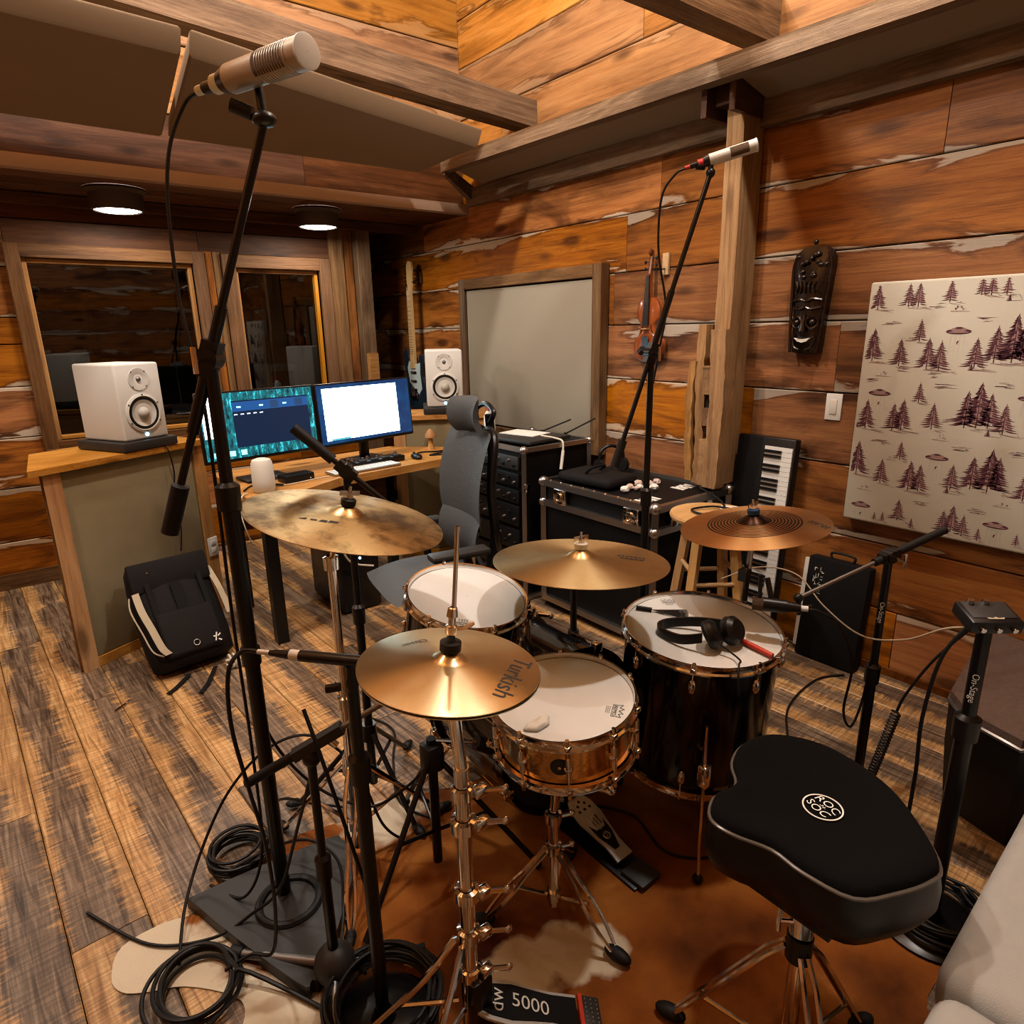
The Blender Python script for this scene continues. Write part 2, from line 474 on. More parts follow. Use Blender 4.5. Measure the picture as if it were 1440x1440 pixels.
# ================================================================== STRUCTURE
BOARD_CACHE = {}
def board(parent, name, c, size, rotz, mat, tilt=None):
    """one plank: local X length, Y thickness, Z width (wall) - shares mesh data between alike pieces"""
    key = (round(size[0], 3), round(size[1], 3), round(size[2], 3), mat)
    if key not in BOARD_CACHE:
        mb = MB()
        hx, hy, hz = size[0]/2, size[1]/2, size[2]/2
        b = min(0.004, hy*0.5, hz*0.5)
        prof = [(-hy, -hz + b), (-hy, hz - b), (-hy + b, hz), (hy - b, hz), (hy, hz - b), (hy, -hz + b), (hy - b, -hz), (-hy + b, -hz)]
        mb.ring_loft([[V((x, y, z)) for y, z in prof] for x in (-hx, hx)])
        me = bpy.data.meshes.new(name)
        me.from_pydata([tuple(p) for p in mb.v], [], mb.f)
        me.materials.append(M_(mat))
        bm = bmesh.new(); bm.from_mesh(me); bmesh.ops.recalc_face_normals(bm, faces=bm.faces[:]); bm.to_mesh(me); bm.free()
        BOARD_CACHE[key] = me
    o = bpy.data.objects.new(name, BOARD_CACHE[key])
    COL.objects.link(o)
    o.location = c
    o.rotation_euler = tilt if tilt else (0, 0, rotz)
    o.parent = parent
    ORI[o.name] = V(c)
    return o

def segs(a, b, lo, hi, rng, fixed=None):
    cuts = [a]
    while cuts[-1] < b:
        cuts.append(cuts[-1] + rng.uniform(lo, hi))
    cuts[-1] = b
    if len(cuts) > 2 and cuts[-1] - cuts[-2] < 0.4: cuts.pop(-2)
    return list(zip(cuts[:-1], cuts[1:]))

def slab(name, c, s, mat='gap_dark'):
    return struct(MB().box(c, s).build(name, mat, smooth=0))

XR, YB, YU, ZL = 3.06, 5.24, 4.47, 2.43        # right wall, back wall, upper back wall, low ceiling height
rng = random.Random(11)

# floor ------------------------------------------------------------
fl = slab('floor', (0.45, 2.0, -0.06), (5.4, 8.5, 0.06))
FA = R(3.0)
fd = V((-math.sin(FA), math.cos(FA), 0)); fs_ = V((math.cos(FA), math.sin(FA), 0))
for i in range(-13, 17):
    x0 = 0.08 + 0.19*i
    for a, b in segs(-2.6 + rng.uniform(-1, 0), 6.3, 1.3, 3.1, rng):
        c = fs_*x0 + fd*((a + b)/2)
        o = board(fl, 'floor_plank', (c.x, c.y, -0.0125 - rng.uniform(0, 0.0012)), (b - a - 0.003, 0.1875, 0.025), math.pi/2 + FA, 'floor_board')

# right wall --------------------------------------------------------
wr = slab('wall_right', (XR + 0.05, 2.0, 2.3), (0.04, 8.6, 4.7))
rows = [0.0, 0.312, 0.62, 0.955, 1.285, 1.605, 1.905, 2.22, 2.50]
for z0, z1 in zip(rows[:-1], rows[1:]):
    for a, b in segs(-2.3 + rng.uniform(-1, 0), 6.2, 1.2, 3.0, rng):
        board(wr, 'wall_plank', (XR + 0.0145 + rng.uniform(-0.002, 0.003), (a + b)/2, (z0 + z1)/2), (b - a - 0.003, 0.026, z1 - z0 - 0.005), math.pi/2, 'wall_board')
rows = [2.50, 2.78, 3.07, 3.40, 3.70, 4.02, 4.33, 4.62]
for z0, z1 in zip(rows[:-1], rows[1:]):
    for a, b in segs(-2.3 + rng.uniform(-1, 0), 4.5, 1.2, 2.6, rng):
        board(wr, 'wall_plank', (XR + 0.0145 + rng.uniform(-0.002, 0.003), (a + b)/2, (z0 + z1)/2), (b - a - 0.003, 0.026, z1 - z0 - 0.006), math.pi/2, 'upper_board')

# back wall with two windows -----------------------------------------
wb = struct(MB().box((-1.0, YB + 0.05, 1.22), (2.40, 0.04, 2.44)).box((1.4, YB + 0.05, 0.43), (2.4, 0.04, 0.84)).box((1.4, YB + 0.05, 2.32), (2.4, 0.04, 0.26)).box((1.40, YB + 0.05, 1.5), (0.12, 0.04, 1.4)).box((2.44, YB + 0.05, 1.5), (0.36, 0.04, 1.4)).build('wall_back', 'gap_dark', smooth=0))
def hboard(z0, z1, a, b, mat='wall_board'):
    board(wb, 'wall_plank', ((a + b)/2, YB + 0.0145 + rng.uniform(-0.003, 0.002), (z0 + z1)/2), (b - a - 0.003, 0.026, z1 - z0 - 0.005), 0, mat)
rows = [0.0, 0.31, 0.66, 0.98, 1.30, 1.56, 1.72, 2.02, ZL]
for z0, z1 in zip(rows[:-1], rows[1:]):
    for a, b in segs(-2.3 - rng.uniform(0, 0.6), 0.21, 1.0, 2.2, rng): hboard(z0, z1, a, b)
for z0, z1 in ((0.0, 0.31), (0.31, 0.60), (0.60, 0.86)):
    for a, b in segs(0.21, 2.62, 0.9, 1.7, rng): hboard(z0, z1, a, b)
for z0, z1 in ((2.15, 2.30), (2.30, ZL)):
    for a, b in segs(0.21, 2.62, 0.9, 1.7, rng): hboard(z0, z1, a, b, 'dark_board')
def vboard(x0, x1, z0, z1, y, mat='wall_board', th=0.03, parent=None):
    board(parent or wb, 'upright_board', ((x0 + x1)/2, y, (z0 + z1)/2), (z1 - z0, th, x1 - x0), 0, mat, tilt=(0, -math.pi/2, 0))
vboard(1.345, 1.395, 0.86, 2.16, YB, 'wall_board'); vboard(1.40, 1.45, 0.86, 2.16, YB, 'frame_wood')
vboard(2.275, 2.395, 0.86, 2.40, YB - 0.01, 'frame_wood'); vboard(2.40, 2.48, 0.86, 2.40, YB + 0.01, 'wall_board')
vboard(2.485, 2.60, 0.0, 2.42, YB - 0.04, 'frame_wood', 0.09)
vboard(2.50, 2.59, 0.86, 1.42, YB - 0.10, 'post_wood', 0.05)
vboard(2.60, 2.63, 0.0, 2.42, YB + 0.05, 'gap_dark', 0.10)
# alcove beyond the end of the back wall
slab('wall_alcove', (2.83, 6.22, 1.22), (0.50, 0.04, 2.44), 'dark_board')
slab('wall_alcove_side', (2.60, 5.75, 1.22), (0.04, 0.92, 2.44), 'dark_board')

m, nt, b_ = nodes('window_glass')
out = nt.nodes['Material Output']
tr = nt.nodes.new('ShaderNodeBsdfTransparent'); tr.inputs[0].default_value = (0.55, 0.55, 0.55, 1)
gl = nt.nodes.new('ShaderNodeBsdfGlossy'); gl.inputs['Roughness'].default_value = 0.015
fr = nt.nodes.new('ShaderNodeFresnel'); fr.inputs[0].default_value = 1.7
mx = nt.nodes.new('ShaderNodeMixShader')
L(nt, fr.outputs[0], mx.inputs[0]); L(nt, tr.outputs[0], mx.inputs[1]); L(nt, gl.outputs[0], mx.inputs[2]); L(nt, mx.outputs[0], out.inputs['Surface'])

def window(n, x0, x1, z0, z1, fw=0.075):
    """outer frame x0..x1, z0..z1"""
    w_ = struct(MB().box(((x0 + x1)/2, YB + 0.02, z0 + 0.015), (x1 - x0 - 0.02, 0.16, 0.03)).build('window_%d' % n, 'window_wood', smooth=0))
    y = YB - 0.018
    for x in (x0 + fw/2, x1 - fw/2):
        board(w_, 'frame_board', (x, y, (z0 + z1)/2), (z1 - z0, 0.036, fw), 0, 'window_wood', tilt=(0, -math.pi/2, 0))
    for z in (z0 + fw/2, z1 - fw/2):
        board(w_, 'frame_board', ((x0 + x1)/2, y + 0.001, z), (x1 - x0 - 2*fw, 0.034, fw), 0, 'window_wood')
    a, b, c, d = x0 + fw, x1 - fw, z0 + fw, z1 - fw
    for x in (a + 0.014, b - 0.014):
        board(w_, 'inner_trim', (x, YB + 0.045, (c + d)/2), (d - c, 0.05, 0.028), 0, 'honey_wood', tilt=(0, -math.pi/2, 0))
    for z in (c + 0.014, d - 0.014):
        board(w_, 'inner_trim', ((a + b)/2, YB + 0.045, z), (b - a - 0.056, 0.05, 0.028), 0, 'honey_wood')
    MB().box(((a + b)/2, YB + 0.065, (c + d)/2), (b - a - 0.02, 0.006, d - c - 0.02)).build('pane', 'window_glass', w_, smooth=0)
    return w_
window(1, 0.195, 1.34, 0.86, 2.155, 0.08)
window(2, 1.455, 2.27, 0.86, 2.15, 0.09)
# dark booth behind the glass
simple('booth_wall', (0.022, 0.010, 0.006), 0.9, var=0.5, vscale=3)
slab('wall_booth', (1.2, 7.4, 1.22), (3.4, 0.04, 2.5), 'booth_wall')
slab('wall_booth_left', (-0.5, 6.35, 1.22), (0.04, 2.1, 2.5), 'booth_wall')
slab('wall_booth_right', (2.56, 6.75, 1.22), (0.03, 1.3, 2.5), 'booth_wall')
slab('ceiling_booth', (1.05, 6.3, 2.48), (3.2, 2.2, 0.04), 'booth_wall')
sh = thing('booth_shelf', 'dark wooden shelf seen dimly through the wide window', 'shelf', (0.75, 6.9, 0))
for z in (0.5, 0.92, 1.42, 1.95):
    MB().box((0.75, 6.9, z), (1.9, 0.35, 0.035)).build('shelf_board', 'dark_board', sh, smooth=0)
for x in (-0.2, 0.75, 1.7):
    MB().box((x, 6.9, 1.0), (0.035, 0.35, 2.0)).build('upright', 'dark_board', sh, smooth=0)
bc = thing('reflection_box', 'pale grey box behind the narrow window standing in for a reflected speaker', 'cabinet', (2.12, 6.3, 0))  # box added in the booth as the pale speaker's reflection in the glass
simple('pale_grey', (0.42, 0.44, 0.42), 0.6)
MB().rbox((2.12, 6.3, 0.66), (0.30, 0.32, 1.32), 0.012).build('body', 'pale_grey', bc)
MB().box((2.12, 6.135, 0.66), (0.20, 0.012, 1.2)).build('dark_inset', 'black_plastic', bc, smooth=0)
pt = MB().rbox((2.38, 6.75, 0.95), (0.34, 0.06, 1.9), 0.01).build('reflection_panel', 'fabric_tan', origin=(2.38, 6.75, 0))  # panel added in the booth as a tan reflection in the glass
tag(pt, 'tan fabric panel behind the narrow window standing in for a reflection', 'panel')

# baseboard, back wall
bb = struct(MB().box((-0.95, YB - 0.011, 0.05), (2.5, 0.022, 0.10)).build('baseboard_back', 'grey_beam', smooth=0))
br = struct(MB().box((XR - 0.006, 2.0, 0.018), (0.012, 8.4, 0.036)).build('baseboard_right', 'dark_board', smooth=0))

# upper back wall + low ceiling ---------------------------------------
wu = slab('wall_upper_back', (0.4, YU + 0.05, 3.56), (5.4, 0.04, 2.14))
rows = [2.50, 2.80, 3.16, 3.53, 3.90, 4.25, 4.62]
for z0, z1 in zip(rows[:-1], rows[1:]):
    for a, b in segs(-2.3 - rng.uniform(0, 0.8), XR, 1.2, 2.8, rng):
        board(wu, 'wall_plank', ((a + b)/2, YU + 0.0145 + rng.uniform(-0.003, 0.002), (z0 + z1)/2), (b - a - 0.003, 0.026, z1 - z0 - 0.008), 0, 'upper_board' if z0 > 2.6 else 'dark_board')  # lowest row in darker wood: the ceiling panels' shadow put into the colour
simple('band_paint', (0.42, 0.27, 0.175), 0.6, var=0.12, vscale=4, bump=0.1)
struct(MB().box((0.43, YU - 0.035, 2.463), (5.3, 0.07, 0.066)).build('trim_1', 'band_paint', smooth=0))
cl = slab('ceiling_low', (0.45, 5.35, ZL + 0.05), (5.3, 1.8, 0.04))
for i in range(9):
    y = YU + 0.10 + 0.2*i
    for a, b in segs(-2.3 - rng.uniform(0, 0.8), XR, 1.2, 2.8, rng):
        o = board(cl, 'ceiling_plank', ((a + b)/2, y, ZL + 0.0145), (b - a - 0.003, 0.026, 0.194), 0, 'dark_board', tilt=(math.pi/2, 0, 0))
for y in (5.12,):
    struct(MB().box((0.40, y, ZL - 0.035), (5.2, 0.07, 0.06)).build('trim_2', 'dark_board', smooth=0))
# tall ceiling and the two walls behind the camera
ch = slab('ceiling', (0.43, 1.1, 4.66), (5.4, 6.9, 0.05))
for i in range(18):
    board(ch, 'ceiling_plank', (0.43, -2.1 + 0.38*i, 4.625), (5.3, 0.026, 0.372), 0, 'upper_board', tilt=(math.pi/2, 0, 0))
wl = slab('wall_left', (-2.32, 1.6, 2.3), (0.04, 7.8, 4.7))
for i in range(14):
    board(wl, 'wall_plank', (-2.285, 1.6, 0.165 + 0.332*i), (7.7, 0.026, 0.327), math.pi/2, 'wall_board' if i < 8 else 'upper_board')
wk = slab('wall_front', (0.4, -2.32, 2.3), (5.4, 0.04, 4.7))
for i in range(14):
    board(wk, 'wall_plank', (0.4, -2.285, 0.165 + 0.332*i), (5.3, 0.026, 0.327), 0, 'wall_board' if i < 8 else 'upper_board')

# beams ------------------------------------------------------------------
def beam(name, label, p0, p1, w_, h_, mat='grey_beam'):
    p0, p1 = V(p0), V(p1)
    c = (p0 + p1)/2
    d = p1 - p0
    q = frame(c, d, (0, 1, 0) if abs(d.x) > abs(d.y) else (-1, 0, 0))
    mb = MB()
    r_ = random.Random(len(label))
    n = 14
    rings = []
    for i in range(n + 1):
        x = -d.length/2 + d.length*i/n
        e = 0.004
        rings.append([V((x, sy*w_/2 + r_.uniform(-e, e), sz*h_/2 + r_.uniform(-e, e))) for sy, sz in ((-1, -1), (1, -1), (1, 1), (-1, 1))])
    mb.ring_loft(rings)
    o = mb.build(name, mat, origin=(0, 0, 0), smooth=25)
    o.matrix_world = q
    return tag(o, label, 'beam')
beam('ceiling_beam', 'old brown tie beam running above the tan ceiling panels', (-2.26, 3.68, 3.22), (XR, 3.68, 2.915), 0.16, 0.155)
beam('ceiling_beam', 'short visible tie beam ending above the wooden wall post', (-2.26, 1.985, 2.93), (XR, 1.985, 2.905), 0.12, 0.21)
so = thing('soffit', 'sloped soffit of grey rails and brown fabric along the top of the right wall', 'soffit', (2.9, 1.0, 2.6))
def rail(name, p0, p1, w_, h_):
    p0, p1 = V(p0), V(p1)
    MB().bar(p0, p1, w_, h_).build(name, 'soffit_wood', so, smooth=0)
wood('soffit_wood', (0.06, 0.03, 0.014), (0.22, 0.125, 0.06), (0.38, 0.25, 0.14), grain=(1.4, 20, 20), vary=0.15, stain=0.5, bump=0.6, axis='Y')
rail('edge_rail', (2.755, -2.2, 2.605), (2.755, 4.24, 2.685), 0.07, 0.07)
def zb(y): return 2.605 + (y + 2.2)/6.44*0.08
for a, b in ((2.13, 4.16), (-2.2, 1.93)):
    MB().ring_loft([[V((2.792, y, zb(y) - 0.022)), V((3.008, y, 2.578 + (zb(y) - 2.64)*0.4)), V((3.008, y, 2.61)), V((2.795, y, zb(y) + 0.02))] for y in (a, b)]).build('fabric_panel', 'fabric_tan', so, smooth=0)
for a, b in ((2.08, 4.36), (-2.2, 2.06)):
    rail('wall_rail', (3.030, a, 2.53), (3.030, b, 2.53), 0.046, 0.115)
mb = MB()
mb.ring_loft([[V((2.73, 4.20, 2.63)), V((2.73, 4.23, 2.63)), V((2.73, 4.23, 2.70)), V((2.73, 4.20, 2.70))], [V((3.04, 4.30, 2.50)), V((3.04, 4.36, 2.50)), V((3.04, 4.36, 2.60)), V((3.04, 4.30, 2.60))]])
mb.build('end_board', 'soffit_wood', so, smooth=0)
MB().ring_loft([[V((2.725, y, zb(y) + 0.036)), V((3.056, y, zb(y) + 0.036)), V((3.056, y, zb(y) + 0.05)), V((2.725, y, zb(y) + 0.05))] for y in (-2.2, 4.24)]).build('light_stop_board', 'soffit_wood', so, smooth=0)  # unseen cover added to stop lamp light leaking through the soffit gap
MB().box((2.90, 2.105, 2.59), (0.23, 0.03, 0.16)).box((2.90, 1.955, 2.59), (0.23, 0.03, 0.16)).box((2.93, 2.03, 2.61), (0.16, 0.13, 0.10)).build('bracket', 'dark_board', so, smooth=0)

# hanging ceiling clouds
def cloud(nl, nr, fr_, fl_, lab):
    mb = MB()
    up = V((0, -0.055, 0.085))
    q = [V(nl), V(nr), V(fr_), V(fl_)]
    c = sum(q, V())/4
    ins = [p + (c - p).normalized()*0.012 for p in q]
    mb.ring_loft([ins, [p + up*0.12 for p in q], [p + up*0.9 for p in q], [p + up for p in ins]])
    o = mb.build('ceiling_panel', 'fabric_tan', origin=c, smooth=30)
    return tag(o, lab, 'acoustic panel')
cloud((0.895, 3.29, 2.715), (2.53, 3.53, 2.64), (2.48, 4.12, 2.60), (0.985, 4.22, 2.618), 'tan fabric ceiling panel reaching to the sloped soffit')
cloud((-1.4, 3.25, 2.76), (0.862, 3.29, 2.716), (0.955, 4.225, 2.62), (-1.4, 4.25, 2.63), 'tan fabric ceiling panel over the pale speaker on the cabinet')

# wooden post ----------------------------------------------------------
po = thing('wall_post', 'rough hewn wooden post with mortise hole against the right wall', 'post', (2.96, 2.0, 0.79))
def rough_slab(x0, x1, y0, y1, z0, z1, seed, e=0.006, n=18):
    r_ = random.Random(seed)
    rings = []
    ph = r_.uniform(0, 6)
    for i in range(n + 1):
        z = z0 + (z1 - z0)*i/n
        wv = e*math.sin(ph + 5*i/n)
        rings.append([V((x + r_.uniform(-e, e)*0.6, y + wv + r_.uniform(-e, e)*0.6, z)) for x, y in ((x0, y0), (x1, y0), (x1, y1), (x0, y1))])
    return MB().ring_loft(rings)
def rough_part(name, mat, par, *a, **k):
    mb = rough_slab(*a, **k)
    return mb.build(name, mat, par, smooth=30)
rough_part('upper_post', 'post_wood', po, 2.885, 3.045, 1.955, 2.045, 0.79, 2.545, 3, e=0.004)
rough_part('side_slab', 'post_wood', po, 2.845, 3.04, 2.055, 2.105, 0.79, 1.60, 5, e=0.008)
rough_part('side_slab', 'post_wood', po, 2.835, 3.04, 2.11, 2.15, 0.80, 1.42, 6, e=0.008)
rough_part('face_slab', 'post_wood', po, 2.80, 2.88, 1.915, 2.00, 0.79, 1.575, 7, e=0.008)
rough_part('face_slab', 'post_wood', po, 2.82, 2.88, 2.004, 2.05, 0.79, 1.03, 8, e=0.006)
rough_part('face_slab', 'post_wood', po, 2.82, 2.88, 2.004, 2.05, 1.26, 1.40, 9, e=0.004)
MB().box((2.868, 2.027, 1.15), (0.02, 0.04, 0.2)).build('mortise_shade', 'gap_dark', po, smooth=0)  # dark block painting the shade inside the mortise hole
rough_part('mortise_peg', 'frame_wood', po, 2.832, 2.87, 2.008, 2.046, 1.10, 1.19, 10, e=0.002, n=4)

# framed fabric panel on the right wall --------------------------------------
ap = thing('framed_wall_panel', 'large grey fabric panel in a weathered wooden frame on the right wall', 'acoustic panel', (XR - 0.04, 3.7, 0.85))
y0, y1, z0, z1, fw = 2.935, 4.475, 0.80, 1.965, 0.075
MB().rbox((XR - 0.035, (y0 + y1)/2, (z0 + z1)/2), (0.05, y1 - y0 - 2*fw - 0.02, z1 - z0 - 2*fw - 0.02), 0.008).build('fabric', 'fabric_wall', ap)
for y in (y0 + fw/2, y1 - fw/2):
    o = board(ap, 'frame_board', (0, y - 3.7, (z0 + z1)/2 - 0.85), (z1 - z0, 0.075, fw), 0, 'frame_wood', tilt=(0, -math.pi/2, math.pi/2))
for z in (z0 + fw/2, z1 - fw/2):
    o = board(ap, 'frame_board', (0.001, 3.705 - 3.7, z - 0.85), (y1 - y0 - 2*fw, 0.073, fw), math.pi/2, 'frame_wood')

# ceiling lights ----------------------------------------------------------------
emit('lamp_disc', (1.0, 0.95, 0.88), 14.0)
simple('lamp_body', (0.05, 0.03, 0.02), 0.5)
for i, (x, y, lab) in enumerate(((0.775, 4.76, 'round flush ceiling light glowing white above the wide window'), (2.02, 4.78, 'round flush ceiling light glowing white above the narrow window'), (-0.9, 4.76, 'round flush ceiling light at the far end of the low ceiling'))):
    t = thing('ceiling_light', lab, 'light', (x, y, ZL), 'flush ceiling lights')
    MB().lathe([(0.165, 0.0), (0.17, -0.012), (0.145, -0.03), (0.14, -0.115), (0.128, -0.12)], 40, (x, y, ZL)).build('housing', 'lamp_body', t)
    MB().lathe([(0.001, -0.122), (0.10, -0.121), (0.128, -0.112)], 40, (x, y, ZL)).build('diffuser', 'lamp_disc', t)
    l = bpy.data.lights.new('ceiling_light_glow', 'AREA'); l.shape = 'DISK'; l.size = 0.25; l.energy = 13; l.color = (1.0, 0.86, 0.70)
    lo = bpy.data.objects.new('ceiling_light_glow', l); lo.location = (x, y, ZL - 0.13); COL.objects.link(lo)
# pendants in the tall part of the room (above the picture)
for (x, y, z, e) in PENDANTS:
    t = thing('pendant_lamp', 'bare bulb pendant lamp on a short black cord over the ' + ('crash cymbal', 'office chair', 'bare floor planks', 'drum throne')[[p[0] for p in PENDANTS].index(x)], 'light', (x, y, 4.61))
    MB().cyl((x, y, z + 0.15), (x, y, 4.61), 0.004, n=6).build('cord', 'cable_black', t)
    MB().cyl((x, y, z + 0.09), (x, y, z + 0.16), 0.022, 0.016, n=12).build('socket', 'black_plastic', t)

# light switch
t = thing('light_switch', 'white rocker light switch plate beside the printed panel', 'switch', (XR - 0.003, 1.488, 1.22))
MB().rbox((XR - 0.004, 1.488, 1.22), (0.008, 0.075, 0.122), 0.003).build('plate', 'white_plastic', t)
MB().rbox((XR - 0.0095, 1.488, 1.22), (0.006, 0.033, 0.066), 0.002).build('rocker', 'white_matte', t)

# ================================================================== DESK AREA
U1 = V((math.cos(R(27)), math.sin(R(27)), 0)); N1 = V((math.sin(R(27)), -math.cos(R(27)), 0))
U2 = V((math.cos(R(-30)), math.sin(R(-30)), 0)); N2 = V((math.sin(R(-30)), -math.cos(R(-30)), 0))

def wing(label, A, u, nrm, length, depth, ztop, skew=0.0, fabric='fabric_olive'):
    """speaker cabinet: wooden corner posts and rails around a fabric front, thick wooden top"""
    A = V(A)
    t = thing('speaker_cabinet', label, 'cabinet', A)
    Mx = frame(A, u, -nrm)                        # local x along the face, y into the cabinet, z up
    def P(*a, **k): return MB(Mx)
    zt = ztop - 0.03
    q = skew
    MB(Mx).prism([(0.006, 0.028), (length - 0.006, 0.028), (length - 0.006, depth), (q, depth)], 0.004, zt - 0.001).build('carcass', 'honey_upright', t, smooth=0)
    MB(Mx).prism([(0.0, -0.005), (0.08, -0.005), (0.08, 0.027), (q*0.065, 0.027)], 0.0, zt).build('post', 'honey_upright', t, smooth=0)
    MB(Mx).box((length - 0.035, 0.011, zt/2), (0.07, 0.032, zt)).build('post', 'honey_upright', t, smooth=0)
    MB(Mx).box((length/2, 0.012, 0.025), (length - 0.15, 0.030, 0.05)).build('bottom_rail', 'honey_wood', t, smooth=0)
    MB(Mx).rbox((length/2, 0.016, 0.05 + (zt - 0.05)/2), (length - 0.152, 0.021, zt - 0.052), 0.006).build('fabric_front', fabric, t)
    MB(Mx).prism([(-0.065, -0.022), (length + 0.01, -0.022), (length + 0.01, depth + 0.01), (q - 0.05, depth + 0.01)], zt, ztop).build('top', 'honey_wood', t, smooth=0)
    return t, Mx
wing('honey wood cabinet with olive fabric front under the speaker by the backpack', (0.098, 3.587, 0), U1, N1, 0.87, 0.44, 1.03, skew=0.26)
wing('honey wood cabinet with olive fabric front behind the office chair', (2.13, 4.07, 0), U2, N2, 0.66, 0.36, 1.03)

simple('speaker_white', (0.70, 0.68, 0.63), 0.55)
simple('cone_white', (0.62, 0.60, 0.55), 0.6)
simple('cone_cap', (0.50, 0.48, 0.42), 0.5)
emit('led_blue', (0.25, 0.65, 1.0), 6.0)
def monitor_speaker(label, corner, rz, pad_label):
    u = V((math.cos(rz), math.sin(rz), 0)); n_ = V((math.sin(rz), -math.cos(rz), 0))
    W, D, H = 0.25, 0.32, 0.385
    c = V(corner) + u*W/2 - n_*D/2
    p = MB(frame(c - V((0, 0, 0.05)), u, -n_)).rbox((0, 0, 0.025), (0.31, 0.37, 0.048), 0.008).build('isolation_pad', 'charcoal', origin=c - V((0, 0, 0.05)))
    tag(p, pad_label, 'pad', 'speaker pads')
    t = thing('studio_speaker', label, 'speaker', c, 'pair of pale studio speakers')
    Mx = frame(c, u, -n_)
    MB(Mx).rbox((0, 0, H/2), (W, D, H), 0.012, seg=3).build('cabinet', 'speaker_white', t)
    fy = -D/2
    rx = Euler((math.pi/2, 0, 0)).to_matrix()
    MB(Mx).lathe([(0.098, 0.0), (0.098, 0.006), (0.086, 0.010), (0.082, 0.004)], 40, (0, fy, 0.135), rx).build('woofer_ring', 'speaker_white', t)
    MB(Mx).lathe([(0.083, 0.003), (0.080, 0.008), (0.072, 0.008), (0.067, 0.002)], 40, (0, fy, 0.135), rx).build('surround', 'black_rubber', t)
    wf = MB(Mx).lathe([(0.068, 0.003), (0.05, -0.004), (0.03, -0.012)], 40, (0, fy - 0.004, 0.135), rx).build('woofer_cone', 'cone_white', t)
    MB(Mx).sphere((0, fy + 0.002, 0.135), 0.031, 16, 10).build('dust_cap', 'cone_cap', wf)
    tw = MB(Mx).lathe([(0.058, 0.0), (0.056, 0.003), (0.030, 0.001), (0.016, -0.004)], 32, (0, fy - 0.001, 0.305), rx).build('tweeter_plate', 'cone_white', t)
    MB(Mx).sphere((0, fy + 0.003, 0.305), 0.014, 12, 8).build('tweeter_dome', 'grey_metal', tw)
    for k in range(4):
        a = math.pi/4 + k*math.pi/2
        MB(Mx).cyl((0.052*math.cos(a), fy + 0.002, 0.305 + 0.052*math.sin(a)), (0.052*math.cos(a), fy - 0.005, 0.305 + 0.052*math.sin(a)), 0.0035, n=8).build('screw', 'charcoal', tw)
    for k in range(6):
        a = math.pi/6 + k*math.pi/3
        MB(Mx).cyl((0.092*math.cos(a), fy, 0.135 + 0.092*math.sin(a)), (0.092*math.cos(a), fy - 0.011, 0.135 + 0.092*math.sin(a)), 0.0038, n=8).build('screw', 'charcoal', t)
    MB(Mx).cyl((0.0, fy + 0.001, 0.025), (0.0, fy - 0.003, 0.025), 0.010, n=14).build('power_light', 'led_blue', t)
    return t
monitor_speaker('white two-way studio speaker on the cabinet beside the backpack', (0.476, 3.775, 1.081), R(27), 'flat charcoal foam pad under the speaker beside the backpack')
c2 = V((2.46, 3.90, 1.081)) - U2*0.125
monitor_speaker('white two-way studio speaker on the cabinet beside the electric guitar', tuple(c2), R(-30), 'flat charcoal foam pad under the speaker beside the guitar')

# desk ------------------------------------------------------------------
dk = thing('desk', 'wide honey wood desk carrying two computer screens', 'desk', (1.6, 3.6, 0))
poly = [(0.90, 3.96), (0.87, 3.22), (1.08, 3.16), (1.40, 3.33), (1.75, 3.37), (2.25, 3.42), (2.55, 3.55), (2.12, 4.00), (2.08, 4.05)]
MB().prism(poly, 0.785, 0.83).build('desktop', 'honey_wood', dk, smooth=0)
for x, y in ((0.98, 3.30), (2.35, 3.55), (0.98, 3.9), (2.0, 3.95)):
    MB().box((x, y, 0.393), (0.06, 0.06, 0.784)).build('leg', 'black_metal', dk, smooth=0)
MB().box((1.5, 3.93, 0.62), (1.0, 0.02, 0.30)).build('underdesk_dark_panel', 'dark_board', dk, smooth=0)  # dark panel added to deepen the black under the desk
pcs = thing('computer_tower', 'black computer tower with tiny cyan light under the desk', 'computer', (1.50, 3.62, 0))
MB().rbox((1.50, 3.62, 0.24), (0.24, 0.46, 0.46), 0.008).build('case', 'black_plastic', pcs)
MB().sphere((1.50, 3.385, 0.33), 0.008).build('power_light', 'led_blue', pcs)

